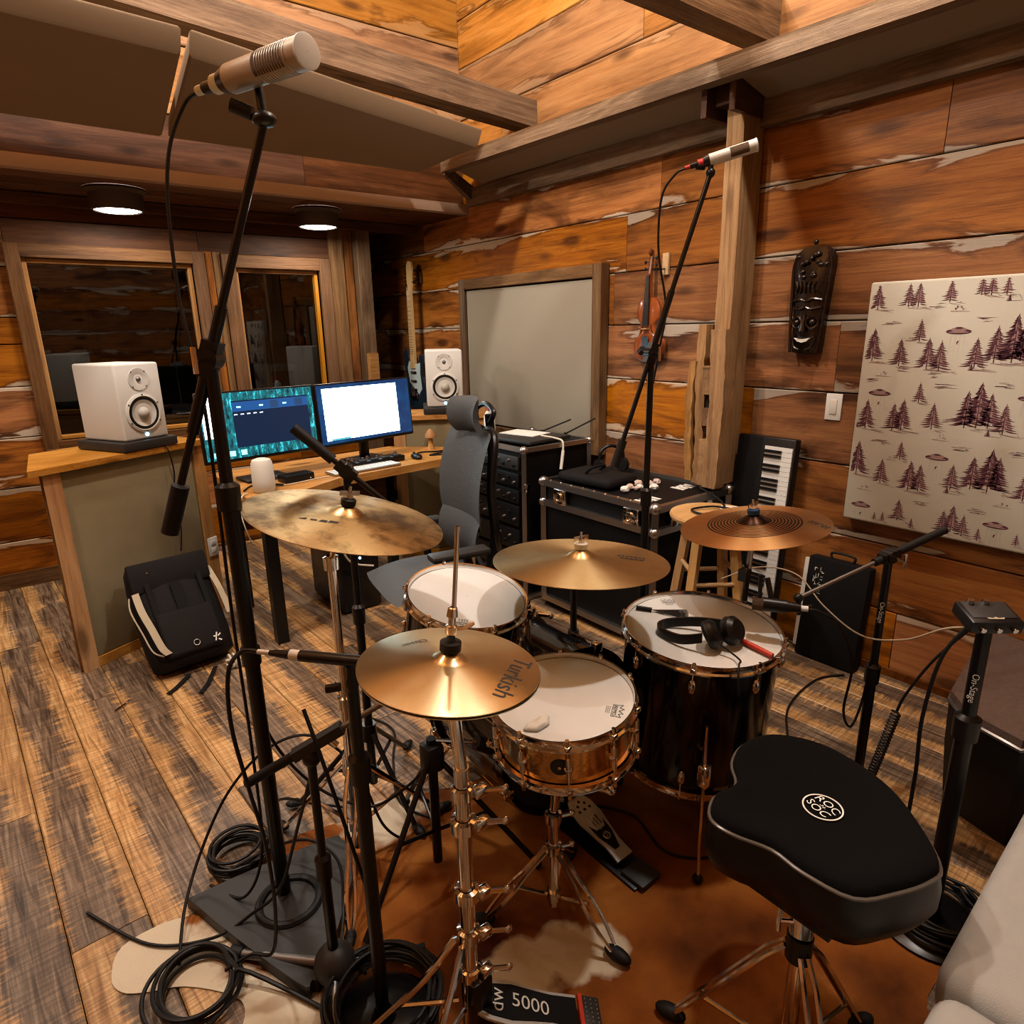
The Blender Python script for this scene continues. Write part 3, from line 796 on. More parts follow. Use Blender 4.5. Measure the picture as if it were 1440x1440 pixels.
def screen_mat(name, kind):
    m, nt, b = nodes(name)
    tc = nt.nodes.new('ShaderNodeTexCoord'); sx = nt.nodes.new('ShaderNodeSeparateXYZ'); L(nt, tc.outputs['Object'], sx.inputs[0])
    def band(axis, a, c):                       # 1 inside a..c
        o = sx.outputs[axis]
        return math_(nt, 'MULTIPLY', math_(nt, 'GREATER_THAN', o, a), math_(nt, 'LESS_THAN', o, c))
    def rect(x0, x1, z0, z1): return math_(nt, 'MULTIPLY', band(0, x0, x1), band(2, z0, z1))
    if kind == 'forest':
        n = nt.nodes.new('ShaderNodeTexNoise'); n.inputs['Scale'].default_value = 1.0; n.inputs['Detail'].default_value = 8; n.inputs['Roughness'].default_value = 0.75
        mp = nt.nodes.new('ShaderNodeMapping'); mp.inputs['Scale'].default_value = (38, 1, 14); L(nt, tc.outputs['Object'], mp.inputs[0]); L(nt, mp.outputs[0], n.inputs['Vector'])
        r_ = ramp(nt, [(0.40, (0.0005, 0.006, 0.010)), (0.54, (0.003, 0.07, 0.08)), (0.68, (0.05, 0.50, 0.60))]); L(nt, n.outputs['Fac'], r_.inputs[0])
        c = r_.outputs[0]
        c = mix_(nt, rect(-0.145, 0.275, -0.115, 0.125), c, (0.0006, 0.005, 0.016))        # dark blue session window
        c = mix_(nt, rect(-0.145, 0.275, 0.070, 0.118), c, (0.004, 0.03, 0.10))
        for k in range(5): c = mix_(nt, rect(-0.138 + k*0.034, -0.120 + k*0.034, 0.052, 0.057), c, (0.6, 0.75, 0.9))
        for a0 in (-0.12, 0.0, 0.13): c = mix_(nt, rect(a0, a0 + 0.022, 0.088, 0.096), c, (0.25, 0.75, 1.0))
        for a0 in (0.06, 0.20): c = mix_(nt, rect(a0, a0 + 0.045, 0.074, 0.112), c, (0.006, 0.02, 0.05))
        c = mix_(nt, rect(-0.300, -0.235, -0.055, 0.150), c, (1.0, 0.98, 0.95))          # white note window
        for a0 in (-0.27, -0.19, -0.13): c = mix_(nt, rect(a0, a0 + 0.03, -0.155, -0.128), c, (0.2, 0.75, 0.85))
        s = 3.4
    else:
        n = nt.nodes.new('ShaderNodeTexNoise'); n.inputs['Scale'].default_value = 9.0; L(nt, tc.outputs['Object'], n.inputs['Vector'])
        r_ = ramp(nt, [(0.4, (0.0003, 0.006, 0.022)), (0.7, (0.0006, 0.012, 0.036))]); L(nt, n.outputs['Fac'], r_.inputs[0])
        c = mix_(nt, rect(-0.30, 0.235, -0.150, 0.148), r_.outputs[0], (0.62, 0.90, 1.0))
        c = mix_(nt, rect(-0.27, -0.14, -0.150, -0.140), c, (0.02, 0.10, 0.12))
        s = 6.0
    b.inputs['Base Color'].default_value = (0.01, 0.01, 0.012, 1)
    b.inputs['Roughness'].default_value = 0.25
    L(nt, c, b.inputs['Emission Color']); b.inputs['Emission Strength'].default_value = s
screen_mat('screen_forest', 'forest'); screen_mat('screen_white', 'white')
def monitor(label, a, b, mat):
    a, b = V(a), V(b)
    c = (a + b)/2
    u = (b - a).normalized(); n_ = V((u.y, -u.x, 0))
    Wd = (b - a).length
    t = thing('computer_monitor', label, 'monitor', (c.x, c.y, 0.83))
    tilt = Matrix.Rotation(R(-4), 4, 'X')
    Mx = frame(c, u, -n_) @ tilt
    MB(Mx).rbox((0, 0.012, 0), (Wd, 0.028, 0.362), 0.005).build('housing', 'black_plastic', t)
    s = MB().box((0, 0, 0), (Wd - 0.022, 0.003, 0.335)).build('screen', mat, None, smooth=0)
    s.parent = t
    s.matrix_local = Matrix.Translation(-V((c.x, c.y, 0.83))) @ Mx @ Matrix.Translation((0, -0.0032, 0.004))
    Mz = frame((c.x, c.y, 0.83), u, -n_)
    MB(Mz).rbox((0, 0.06, 0.16), (0.06, 0.03, 0.32), 0.006).build('stand', 'black_plastic', t)
    MB(Mz).rbox((0, 0.06, 0.0075), (0.24, 0.17, 0.015), 0.005).build('stand_base', 'black_plastic', t)
monitor('black monitor showing a teal forest wallpaper and dark session window', (0.775, 3.53, 1.137), (1.405, 3.60, 1.137), 'screen_forest')
monitor('black monitor showing a large blank white window', (1.415, 3.605, 1.135), (2.09, 3.735, 1.135), 'screen_white')

# things on the desk
sp = MB().lathe([(0.001, 0.0), (0.046, 0.0), (0.054, 0.012), (0.055, 0.06), (0.052, 0.145), (0.044, 0.163), (0.025, 0.170), (0.001, 0.171)], 32, (0.985, 3.30, 0.83)).build('smart_speaker', 'white_matte', origin=(0.985, 3.30, 0.83))
tag(sp, 'small round white smart speaker on the desk', 'smart speaker')
kb = thing('computer_keyboard', 'slim white computer keyboard at the desk edge', 'keyboard', (1.60, 3.445, 0.83))
Mx = TRZ((1.60, 3.445, 0.832), R(4))
MB(Mx).rbox((0, 0, 0.006), (0.43, 0.115, 0.010), 0.003).build('body', 'alu', kb)
keym = None
for r_ in range(5):
    for k in range(17):
        MB(Mx).box((-0.200 + k*0.025, -0.043 + r_*0.0215, 0.0125), (0.021, 0.018, 0.004)).build('key', 'white_plastic', kb, smooth=0)
cs = thing('control_surface', 'black control surface with silver knobs below the white screen', 'controller', (1.74, 3.56, 0.83))
Mx = TRZ((1.74, 3.56, 0.83), R(6))
MB(Mx).rbox((0, 0, 0.018), (0.34, 0.10, 0.034), 0.006).build('body', 'black_plastic', cs)
for k in range(7):
    MB(Mx).cyl((-0.15 + 0.05*k, 0.025 - 0.03*(k % 2), 0.034), (-0.15 + 0.05*k, 0.025 - 0.03*(k % 2), 0.050), 0.011, 0.009, n=12).build('knob', 'alu', cs)
for k in range(4):
    MB(Mx).box((-0.12 + 0.08*k, -0.036, 0.038), (0.05, 0.02, 0.008)).build('button', 'charcoal', cs, smooth=0)
ms = thing('computer_mouse', 'black computer mouse beside the white keyboard', 'mouse', (1.99, 3.52, 0.83))
MB().sphere((1.99, 3.52, 0.846), 0.034, 14, 8, (0.9, 1.5, 0.55)).build('body', 'black_plastic', ms)
MB().cyl((1.985, 3.55, 0.862), (1.995, 3.55, 0.862), 0.008, n=10).build('wheel', 'charcoal', ms)
mu = thing('mushroom_figurine', 'small wooden mushroom figurine on the desk beside the white screen', 'figurine', (2.24, 3.76, 0.83))
MB().lathe([(0.001, 0.0), (0.026, 0.0), (0.018, 0.02), (0.014, 0.07), (0.012, 0.08)], 16, (2.24, 3.76, 0.83)).build('stem', 'stool_wood', mu)
MB().lathe([(0.012, 0.075), (0.038, 0.078), (0.036, 0.095), (0.02, 0.122), (0.004, 0.135)], 16, (2.24, 3.76, 0.83)).build('cap', 'honey_wood', mu)
hb = thing('desk_hub', 'small black desk hub with white led behind the smart speaker', 'hub', (1.20, 3.44, 0.83))
MB(TRZ((1.20, 3.44, 0.83), R(8))).rbox((0, 0, 0.02), (0.17, 0.09, 0.04), 0.005).build('body', 'black_plastic', hb)
MB(TRZ((1.20, 3.44, 0.83), R(8))).cyl((0.06, -0.045, 0.012), (0.06, -0.048, 0.012), 0.003, n=8).build('led', 'paper_white', hb)

def cable(name, label, pts, r=0.004, mat='cable_black', n=7, k=8, group=None, cat='cable', closed=False):
    p = spline(pts, k, closed)
    o = MB().tube(p, r, n, closed).build(name, mat, origin=pts[0])
    return tag(o, label, cat, group)
cable('desk_cable', 'thin black cable looping on the desk behind the smart speaker', [(0.90, 3.36, 0.835), (0.97, 3.45, 0.836), (1.06, 3.42, 0.836), (1.10, 3.36, 0.836), (1.03, 3.36, 0.845), (1.05, 3.47, 0.85), (1.14, 3.52, 0.836), (1.25, 3.52, 0.836)], 0.004)
cable('desk_cable', 'thin white cable lying along the desk in front of the hub', [(1.05, 3.37, 0.834), (1.15, 3.36, 0.834), (1.28, 3.39, 0.834), (1.37, 3.40, 0.834)], 0.0025, 'cable_white')
cable('desk_cable', 'tangle of black cable beside the mushroom figurine', [(2.03, 3.6, 0.835), (2.10, 3.66, 0.838), (2.22, 3.62, 0.836), (2.33, 3.63, 0.838), (2.40, 3.60, 0.836), (2.30, 3.56, 0.84), (2.18, 3.56, 0.838), (2.10, 3.54, 0.836), (2.25, 3.50, 0.838), (2.38, 3.54, 0.836)], 0.005)
cable('hanging_cable', 'black cable hanging down the olive cabinet front above the backpack', [(0.66, 3.858, 1.036), (0.672, 3.828, 1.01), (0.682, 3.828, 0.88), (0.652, 3.812, 0.72), (0.672, 3.820, 0.60), (0.648, 3.795, 0.46)], 0.004)
cable('hanging_cable', 'white cable looping off the left end of the desk', [(0.90, 3.30, 0.834), (0.855, 3.24, 0.834), (0.83, 3.19, 0.76), (0.84, 3.18, 0.68), (0.87, 3.22, 0.60)], 0.003, 'cable_white')
cable('hanging_cable', 'white cable drooping under the desk beside the computer tower', [(1.34, 3.42, 0.78), (1.33, 3.36, 0.62), (1.37, 3.33, 0.44), (1.43, 3.34, 0.33), (1.56, 3.34, 0.28)], 0.006, 'cable_white')
t = thing('power_outlet', 'white power outlet plate on the cabinet post beside the backpack', 'outlet', tuple(V((0.098, 3.587, 0.40)) + U1*0.84 + N1*0.012))
Mx = frame(V((0.098, 3.587, 0.40)) + U1*0.838 + N1*0.009, U1, -N1)
MB(Mx).rbox((0, 0, 0), (0.066, 0.008, 0.112), 0.003).build('plate', 'white_plastic', t)
for z in (-0.022, 0.022): MB(Mx).rbox((0, -0.004, z), (0.032, 0.004, 0.028), 0.0015).build('socket', 'white_matte', t)

# office chair ------------------------------------------------------------
simple('chair_mesh', (0.07, 0.078, 0.085), 0.65, bump=0.9, bscale=420)
CH = V((1.49, 2.50, 0)); cf = V((-0.98, 0.18, 0)).normalized()
ch_ = thing('office_chair', 'grey mesh office chair with headrest at the desk', 'chair', CH)
Mx = frame(CH, V((-cf.y, cf.x, 0)), -cf)      # local -y is the sitting direction... x to the side
Mx = frame(CH, V((cf.y, -cf.x, 0)), cf)       # local +y = facing direction
def cushion(name, M, w_, h_, bulge, mat, th=0.03, nx=10, nz=12, corner=0.35, curve=0.0, parent=None):
    """curved rounded pad standing in local XZ, facing +y"""
    mb = MB(M)
    fr_ = []
    for sgn in (1, -1):
        g = []
        for j in range(nz + 1):
            v_ = -1 + 2*j/nz
            row = []
            for i in range(nx + 1):
                u_ = -1 + 2*i/nx
                # superellipse mapping keeps rounded corners
                k = (abs(u_)**4 + abs(v_)**4)**0.25
                mx_ = max(abs(u_), abs(v_), 1e-6)
                s_ = 1.0 if k < 1e-6 else mx_/k
                uu, vv = u_*(1 - corner + corner*s_), v_*(1 - corner + corner*s_)
                y = bulge*(1 - vv*vv) + curve*uu*uu + sgn*th/2*(1 - max(abs(u_), abs(v_))**6)
                row.append(V((uu*w_/2, y, vv*h_/2)))
            g.append(row)
        fr_.append(g)
    for q, g in enumerate(fr_):
        vs = [p for row in g for p in row]
        fs = []
        for j in range(nz):
            for i in range(nx):
                a = j*(nx + 1) + i
                f_ = (a, a + 1, a + nx + 2, a + nx + 1)
                fs.append(f_ if q == 0 else f_[::-1])
        mb.add(vs, fs)
    return mb.build(name, mat, parent, smooth=60)
def cm(z, y=0.0, tilt=0.0): return Mx @ Matrix.Translation((0, y, z)) @ Matrix.Rotation(R(tilt), 4, 'X')
cushion('backrest', cm(0.93, -0.21, 8), 0.46, 0.46, 0.035, 'chair_mesh', 0.018, curve=0.05, parent=ch_)
cushion('lumbar_support', cm(0.665, -0.20, -4), 0.44, 0.27, 0.05, 'chair_mesh', 0.02, curve=0.05, parent=ch_)
cushion('headrest', cm(1.225, -0.23, -8), 0.30, 0.17, 0.03, 'chair_mesh', 0.03, curve=0.06, parent=ch_)
cushion('seat', cm(0.47, 0.04) @ Matrix.Rotation(R(90), 4, 'X'), 0.50, 0.50, 0.03, 'chair_mesh', 0.07, parent=ch_)
mb = MB(Mx)
mb.tube(spline([(0, -0.10, 0.42), (0, -0.24, 0.46), (0, -0.30, 0.62), (0, -0.29, 0.85), (0, -0.30, 1.05), (0, -0.29, 1.22)], 6), 0.022, 8)
mb.build('spine', 'black_plastic', ch_)
for s_ in (-1, 1):
    pts = spline([(s_*0.12, -0.27, 0.60), (s_*0.23, -0.205, 0.72), (s_*0.225, -0.19, 0.93), (s_*0.215, -0.215, 1.13), (s_*0.10, -0.245, 1.165), (0, -0.27, 1.15)], 6)
    MB(Mx).tube(pts, 0.014, 8).build('back_frame', 'black_plastic', ch_)
    pts = spline([(s_*0.15, -0.06, 0.42), (s_*0.27, -0.06, 0.46), (s_*0.285, -0.05, 0.58), (s_*0.28, -0.03, 0.66)], 5)
    ar = MB(Mx).tube(pts, 0.02, 8).build('armrest', 'black_plastic', ch_)
    MB(Mx).rbox((s_*0.275, 0.0, 0.675), (0.085, 0.27, 0.03), 0.012).build('arm_pad', 'charcoal', ar)
MB(Mx).tube(spline([(-0.07, -0.26, 1.19), (-0.09, -0.27, 1.24), (0, -0.275, 1.27), (0.09, -0.27, 1.24), (0.07, -0.26, 1.19)], 5), 0.012, 8).build('headrest_bracket', 'black_plastic', ch_)
MB(Mx).cyl((0, 0, 0.09), (0, 0, 0.40), 0.028, n=14).rbox((0, 0, 0.41), (0.24, 0.26, 0.05), 0.012).build('gas_lift', 'black_metal', ch_)
for k in range(5):
    a = 2*math.pi*k/5 + 0.3
    d = V((math.cos(a), math.sin(a), 0))
    MB(Mx).bar(d*0.02 + V((0, 0, 0.11)), d*0.31 + V((0, 0, 0.075)), 0.045, 0.03).build('base_arm', 'black_plastic', ch_, smooth=0)
    cs_ = MB(Mx).cyl(d*0.31 + V((-d.y, d.x, 0))*0.012 + V((0, 0, 0.029)), d*0.31 - V((-d.y, d.x, 0))*0.012 + V((0, 0, 0.029)), 0.028, n=14).build('caster', 'black_plastic', ch_)

# backpack -----------------------------------------------------------------
simple('bag_cloth', (0.0045, 0.0035, 0.0035), 0.75, spec=0.25, bump=0.5, bscale=500)
simple('strap_beige', (0.42, 0.35, 0.24), 0.85, bump=0.3, bscale=300)
bk = thing('backpack', 'black canvas backpack with beige side strap leaning on the cabinet', 'backpack', (0.54, 3.42, 0))
# leaning: foot is out on the floor, head against the cabinet front
bu = V((math.cos(R(6)), math.sin(R(6)), 0))
bup = V((-0.10, 0.42, 0.60)).normalized()
Bx = frame(V((0.55, 3.30, 0.02)), bu, bup)         # local x width, y up along the bag, z outwards (towards the room)
if (Bx.to_3x3() @ V((0, 0, 1))).y > 0: pass
mb = MB(Bx)
def bagring(y, w_, d_, z0=0.0, n=20):
    ring = []
    for i in range(n):
        a = 2*math.pi*i/n
        ca, sa = math.cos(a), math.sin(a)
        k = (abs(ca)**3.2 + abs(sa)**3.2)**(-1/3.2)
        ring.append(V((w_/2*ca*k, y, z0 + d_/2*sa*k)))
    return ring
mb.ring_loft([bagring(0.0, 0.30, 0.14), bagring(0.02, 0.37, 0.20), bagring(0.12, 0.39, 0.22), bagring(0.30, 0.39, 0.20), bagring(0.44, 0.38, 0.17), bagring(0.53, 0.36, 0.12), bagring(0.56, 0.33, 0.07)])
mb.build('body', 'bag_cloth', bk, smooth=70)
zf = 0.105 if (Bx.to_3x3() @ V((0, 0, 1))).y < 0 else -0.105
sg = 1 if zf > 0 else -1
MB(Bx).rbox((0, 0.47, zf*0.80), (0.37, 0.15, 0.03), 0.012, (R(12)*sg, 0, 0)).build('flap', 'bag_cloth', bk)
MB(Bx).rbox((0.0, 0.15, zf*1.02), (0.27, 0.23, 0.045), 0.02, seg=3).build('front_pocket', 'bag_cloth', bk)
MB(Bx).box((0.0, 0.26, zf*1.06), (0.045, 0.30, 0.008)).build('webbing', 'black_matte', bk, smooth=0)
for x in (-0.12, 0.12):
    MB(Bx).box((x, 0.26, zf*1.0), (0.022, 0.34, 0.008)).build('webbing', 'black_matte', bk, smooth=0)
MB(Bx).tube(spline([(-0.195, 0.40, zf*0.3), (-0.215, 0.32, zf*0.75), (-0.20, 0.20, zf*0.9), (-0.185, 0.10, zf*1.0), (-0.15, 0.06, zf*1.12)], 6), [0.004]*25, 6).build('strap_cord', 'strap_beige', bk)
def ribbon(mb, pts, w_, side, th=0.003):
    side = V(side).normalized()
    rings = []
    for i, p in enumerate(pts):
        p = V(p)
        t_ = (V(pts[min(i + 1, len(pts) - 1)]) - V(pts[max(i - 1, 0)])).normalized()
        n_ = t_.cross(side).normalized()
        rings.append([p + side*w_/2, p + side*w_/2 + n_*th, p - side*w_/2 + n_*th, p - side*w_/2])
    return mb.ring_loft(rings)
ribbon(MB(Bx), spline([(-0.175, 0.40, zf*0.80), (-0.178, 0.30, zf*1.08), (-0.165, 0.20, zf*1.22), (-0.15, 0.10, zf*1.26), (-0.13, 0.06, zf*1.25)], 6), 0.032, (1, 0.1, 0)).build('side_strap', 'strap_beige', bk)
ribbon(MB(Bx), spline([(0.185, 0.46, zf*0.6), (0.196, 0.32, zf*0.95), (0.20, 0.18, zf*1.05)], 6), 0.028, (1, 0, 0)).build('side_strap', 'strap_beige', bk)
MB(Bx).torus((0.0, 0.075, zf*1.30), 0.014, 0.0025, n=16, k=6).build('buckle_ring', 'grey_metal', bk)
MB(Bx).sphere((-0.10, 0.485, zf*0.98), 0.006, 8, 6).build('snap', 'chrome', bk)
mb = MB(Bx); z_ = zf*1.26
for a, b_ in (((0.085, 0.055), (0.10, 0.095)), ((0.10, 0.075), (0.115, 0.085)), ((0.095, 0.075), (0.08, 0.08)), ((0.10, 0.06), (0.112, 0.05))):
    mb.bar((a[0], a[1], z_), (b_[0], b_[1], z_), 0.006, 0.002, (0, 0, 1))
mb.build('emblem', 'paper_white', bk, smooth=0)
ribbon(MB(), [(0.50, 3.22, 0.012), (0.42, 3.13, 0.008), (0.38, 3.10, 0.006)], 0.02, (0.7, -0.7, 0)).build('loose_strap', 'black_matte', bk)
ribbon(MB(), [(0.62, 3.22, 0.012), (0.55, 3.08, 0.008), (0.50, 3.01, 0.006)], 0.02, (0.8, -0.6, 0)).build('loose_strap', 'black_matte', bk)
pts = []
for i in range(60):
    a = i/60*2*math.pi*4
    pts.append((0.74 + 0.075*math.cos(a) + 0.006*math.sin(3*a), 3.18 + 0.03*math.sin(a) + 0.005*math.cos(2.3*a), 0.02 + 0.03*i/60 + 0.006*math.sin(1.7*a)))
rp = thing('rope_coil', 'small bundle of pale rope on the floor beside the backpack', 'rope', (0.74, 3.18, 0))
MB().tube(spline(pts, 3), 0.005, 6).build('coil', 'cable_white', rp)
for dx in (-0.02, 0.0, 0.02):
    MB().torus((0.70 + dx, 3.18, 0.035), 0.034, 0.005, (0, math.pi/2, 0), n=18, k=6).build('binding_turn', 'cable_white', rp)

# ================================================================== ON THE RIGHT WALL
# violin ---------------------------------------------------------------
simple('violin_red', (0.30, 0.070, 0.016), 0.22, var=0.25, vscale=9, coat=0.6)
simple('violin_side', (0.15, 0.035, 0.010), 0.3, coat=0.4)
simple('ebony', (0.010, 0.008, 0.007), 0.3)
vx, vy, vz = XR - 0.035, 2.575, 1.40
vi = thing('violin', 'reddish brown violin hanging on the plank wall beside the post', 'violin', (vx, vy, vz))
Vm = frame((vx, vy, vz), (0, -1, 0), (0, 0, 1))      # local x across, y up the instrument, z out of the wall (-x)
hw = [(0, 0.0), (0.045, 0.004), (0.078, 0.02), (0.098, 0.055), (0.103, 0.09), (0.095, 0.118), (0.076, 0.132), (0.064, 0.15), (0.055, 0.185), (0.058, 0.215), (0.074, 0.232), (0.082, 0.255), (0.080, 0.295), (0.062, 0.335), (0.035, 0.352), (0, 0.356)]
outl = [(x, y) for x, y in hw] + [(-x, y) for x, y in hw[-2:0:-1]]
def plate_loft(mb, outl, z0, z1, arch, sgn):
    n = len(outl)
    cx, cy = 0, 0.18
    rings = [[V((x, y, z0)) for x, y in outl], [V((x, y, z1)) for x, y in outl]]
    for k, h in ((0.85, 0.55), (0.6, 0.85), (0.3, 0.98), (0.02, 1.0)):
        rings.append([V((cx + (x - cx)*k, cy + (y - cy)*k, z1 + sgn*arch*h)) for x, y in outl])
    return mb.ring_loft(rings)
plate_loft(MB(Vm), outl, -0.02, 0.018, 0.014, 1).build('body', 'violin_red', vi, smooth=50)
MB(Vm).ring_loft([[V((x*1.03, 0.178 + (y - 0.178)*1.02, z)) for x, y in outl] for z in (0.014, 0.0185)]).build('top_edge', 'violin_side', vi)
for s_ in (-1, 1):
    MB(Vm).tube(spline([(s_*0.028, 0.205, 0.033), (s_*0.032, 0.19, 0.032), (s_*0.038, 0.17, 0.031), (s_*0.047, 0.15, 0.027), (s_*0.043, 0.14, 0.027)], 5), 0.0022, 6).build('sound_hole', 'ebony', vi)
MB(Vm).add([(-0.021, 0.20, 0.05), (0.021, 0.20, 0.05), (0.012, 0.47, 0.038), (-0.012, 0.47, 0.038), (-0.021, 0.20, 0.042), (0.021, 0.20, 0.042), (0.012, 0.47, 0.03), (-0.012, 0.47, 0.03)], [(0, 1, 2, 3), (4, 7, 6, 5), (0, 4, 5, 1), (1, 5, 6, 2), (2, 6, 7, 3), (3, 7, 4, 0)]).build('fingerboard', 'ebony', vi, smooth=0)
MB(Vm).bar((0, 0.33, 0.012), (0, 0.48, 0.022), 0.024, 0.022, (0, 0, 1)).build('neck', 'violin_red', vi, smooth=0)
MB(Vm).add([(-0.018, 0.035, 0.038), (0.018, 0.035, 0.038), (0.024, 0.14, 0.046), (-0.024, 0.14, 0.046), (0, 0.03, 0.03), (0, 0.14, 0.038)], [(0, 1, 2, 3), (0, 4, 1), (1, 4, 5, 2), (2, 5, 3), (3, 5, 4, 0)]).build('tailpiece', 'ebony', vi, smooth=0)
MB(Vm).box((0, 0.182, 0.045), (0.042, 0.005, 0.022)).build('bridge', 'stool_wood', vi, smooth=0)
MB(Vm).cyl((-0.035, 0.05, 0.042), (-0.012, 0.07, 0.044), 0.02, n=14).build('chin_rest', 'ebony', vi)
sc_ = MB(Vm).tube(spline([(0, 0.47, 0.02), (0, 0.53, 0.01), (0, 0.585, 0.004), (0, 0.60, 0.016), (0, 0.59, 0.026), (0, 0.58, 0.018)], 5), [0.013 - 0.00015*i for i in range(26)], 8).build('scroll', 'violin_side', vi)
for k in range(4):
    s_ = 1 if k % 2 else -1
    y = 0.505 + 0.018*k
    MB(Vm).cyl((-s_*0.014, y, 0.012), (s_*0.034, y, 0.012), 0.0035, n=8).sphere((s_*0.04, y, 0.012), 0.010, 8, 6, (0.5, 1, 1)).build('peg', 'ebony', vi)
for k in range(4):
    x = -0.009 + 0.006*k
    MB(Vm).cyl((x, 0.135, 0.048), (x*0.6, 0.48, 0.041), 0.0006, n=4).build('string', 'alu', vi)
vh = thing('instrument_hanger', 'pale wooden block hanger holding the violin', 'hanger', (XR - 0.01, 2.50, 1.93))
MB().rbox((XR - 0.010, 2.50, 1.925), (0.02, 0.042, 0.115), 0.004).build('block', 'stool_wood', vh)
MB().tube(spline([(XR - 0.02, 2.50, 1.90), (XR - 0.05, 2.50, 1.895), (XR - 0.055, 2.53, 1.895), (XR - 0.055, 2.56, 1.90)], 5), 0.004, 8).build('hook', 'black_metal', vh)

# carved mask -----------------------------------------------------------------
simple('mask_wood', (0.010, 0.0045, 0.003), 0.25, var=0.5, vscale=25, coat=0.3)
mk = thing('carved_mask', 'long dark carved wooden mask with white toothy mouth on the plank wall', 'mask', (XR, 1.637, 1.46))
Mm = frame((XR - 0.012, 1.637, 1.46), (0, -1, 0), (0, 0, 1))
ow = [(0.030, -0.004), (0.066, 0.002), (0.072, 0.06), (0.076, 0.16), (0.086, 0.28), (0.094, 0.38), (0.092, 0.42), (0.075, 0.45), (0.045, 0.468), (0.0, 0.476)]
mo = ow + [(-x, y) for x, y in ow[-2::-1]]
mb = MB(Mm)
rings = [[V((x, y, -0.008)) for x, y in mo]]
for k, h in ((1.0, 0.018), (0.93, 0.032), (0.7, 0.045), (0.35, 0.053), (0.03, 0.055)):
    rings.append([V((x*k, 0.24 + (y - 0.24)*(0.985 if k > 0.9 else 0.95*k + 0.05), h)) for x, y in mo])
mb.ring_loft(rings)
mb.build('face', 'mask_wood', mk, smooth=50)
def mz(x, y): return 0.055 - 0.030*(abs(x)/0.088)**2.2 - max(0, y - 0.40)*0.25
def mpart(name, pts, r, mat='mask_wood'):
    MB(Mm).tube(spline([(x, y, mz(x, y) + dz) for x, y, dz in pts], 6), r, 8).build(name, mat, mk)
for s_ in (-1, 1):
    mpart('brow', [(s_*0.004, 0.232, 0.006), (s_*0.03, 0.242, 0.008), (s_*0.066, 0.236, 0.004)], 0.0075)
    mpart('brow', [(s_*0.004, 0.206, 0.006), (s_*0.03, 0.198, 0.008), (s_*0.064, 0.206, 0.004)], 0.0065)
    MB(Mm).torus((s_*0.036, 0.140, mz(0.036, 0.14) + 0.004), 0.026, 0.0065, (0, R(18)*s_, 0), n=20, k=6).build('eye_rim', 'mask_wood', mk)
    MB(Mm).sphere((s_*0.036, 0.140, mz(0.036, 0.14)), 0.017, 10, 6).build('eye', 'mask_wood', mk)
    mpart('side_rim', [(s_*0.064, 0.005, 0.004), (s_*0.074, 0.12, 0.006), (s_*0.084, 0.28, 0.006), (s_*0.088, 0.38, 0.006), (s_*0.072, 0.44, 0.006)], 0.007)
    mpart('mouth_curl', [(s_*0.045, 0.085, 0.003), (s_*0.052, 0.06, 0.003), (s_*0.04, 0.03, 0.003), (s_*0.015, 0.018, 0.002)], 0.006)
mpart('nose', [(0, 0.175, 0.003), (0, 0.135, 0.010), (0, 0.100, 0.014)], [0.007 + 0.0006*i for i in range(13)])
MB(Mm).ring_loft([[V((x*1.1, y + 0.004, 0.053 + dz)) for x, y in ((-0.036, 0.068), (-0.02, 0.052), (0, 0.046), (0.02, 0.052), (0.036, 0.068), (0.018, 0.064), (0, 0.062), (-0.018, 0.064))] for dz in (0, 0.012)]).build('mouth', 'paper_white', mk)
for k in range(6):
    x = -0.058 + 0.0232*k
    mpart('forehead_carving', [(x, 0.268, 0.004), (x*0.82, 0.292, 0.007), (x*1.05, 0.318, 0.004)], 0.006)
rk = random.Random(3)
for k in range(16):
    x, y = rk.uniform(-0.068, 0.068), rk.uniform(0.335, 0.445)
    MB(Mm).sphere((x, y, mz(x, y) + 0.003), 0.013, 8, 6, (1, 0.8, 0.7)).build('crown_boss', 'mask_wood', mk)
MB(Mm).sphere((0, 0.487, 0.018), 0.012, 12, 8).build('top_knob', 'mask_wood', mk)

# electric guitar ---------------------------------------------------------------
simple('guitar_blue', (0.012, 0.025, 0.04), 0.15, coat=0.8)
simple('guard_blue', (0.50, 0.62, 0.66), 0.3)
simple('maple', (0.66, 0.44, 0.20), 0.35)
gt = thing('electric_guitar', 'dark electric bass guitar with pale pickguard and maple neck hanging in the corner', 'guitar', (2.965, 5.15, 0.93))
Gm = frame((2.965, 5.15, 0.93), (0, -1, 0), (0, 0, 1)) @ Matrix.Scale(1.24, 4)
gw = [(0, 0), (0.08, 0.006), (0.14, 0.04), (0.158, 0.10), (0.145, 0.16), (0.115, 0.205), (0.108, 0.24), (0.122, 0.285), (0.132, 0.33), (0.120, 0.372), (0.085, 0.37), (0.068, 0.325), (0.035, 0.305), (0, 0.30)]
gl_ = [(-0.035, 0.31), (-0.072, 0.35), (-0.085, 0.40), (-0.115, 0.405), (-0.132, 0.36), (-0.125, 0.30), (-0.110, 0.24), (-0.118, 0.20), (-0.148, 0.15), (-0.158, 0.09), (-0.138, 0.035), (-0.08, 0.006)]
MB(Gm).prism([(p.x, p.y) for p in spline([(x, y, 0) for x, y in gw + gl_], 3, True)], -0.02, 0.022).build('body', 'guitar_blue', gt, smooth=50)
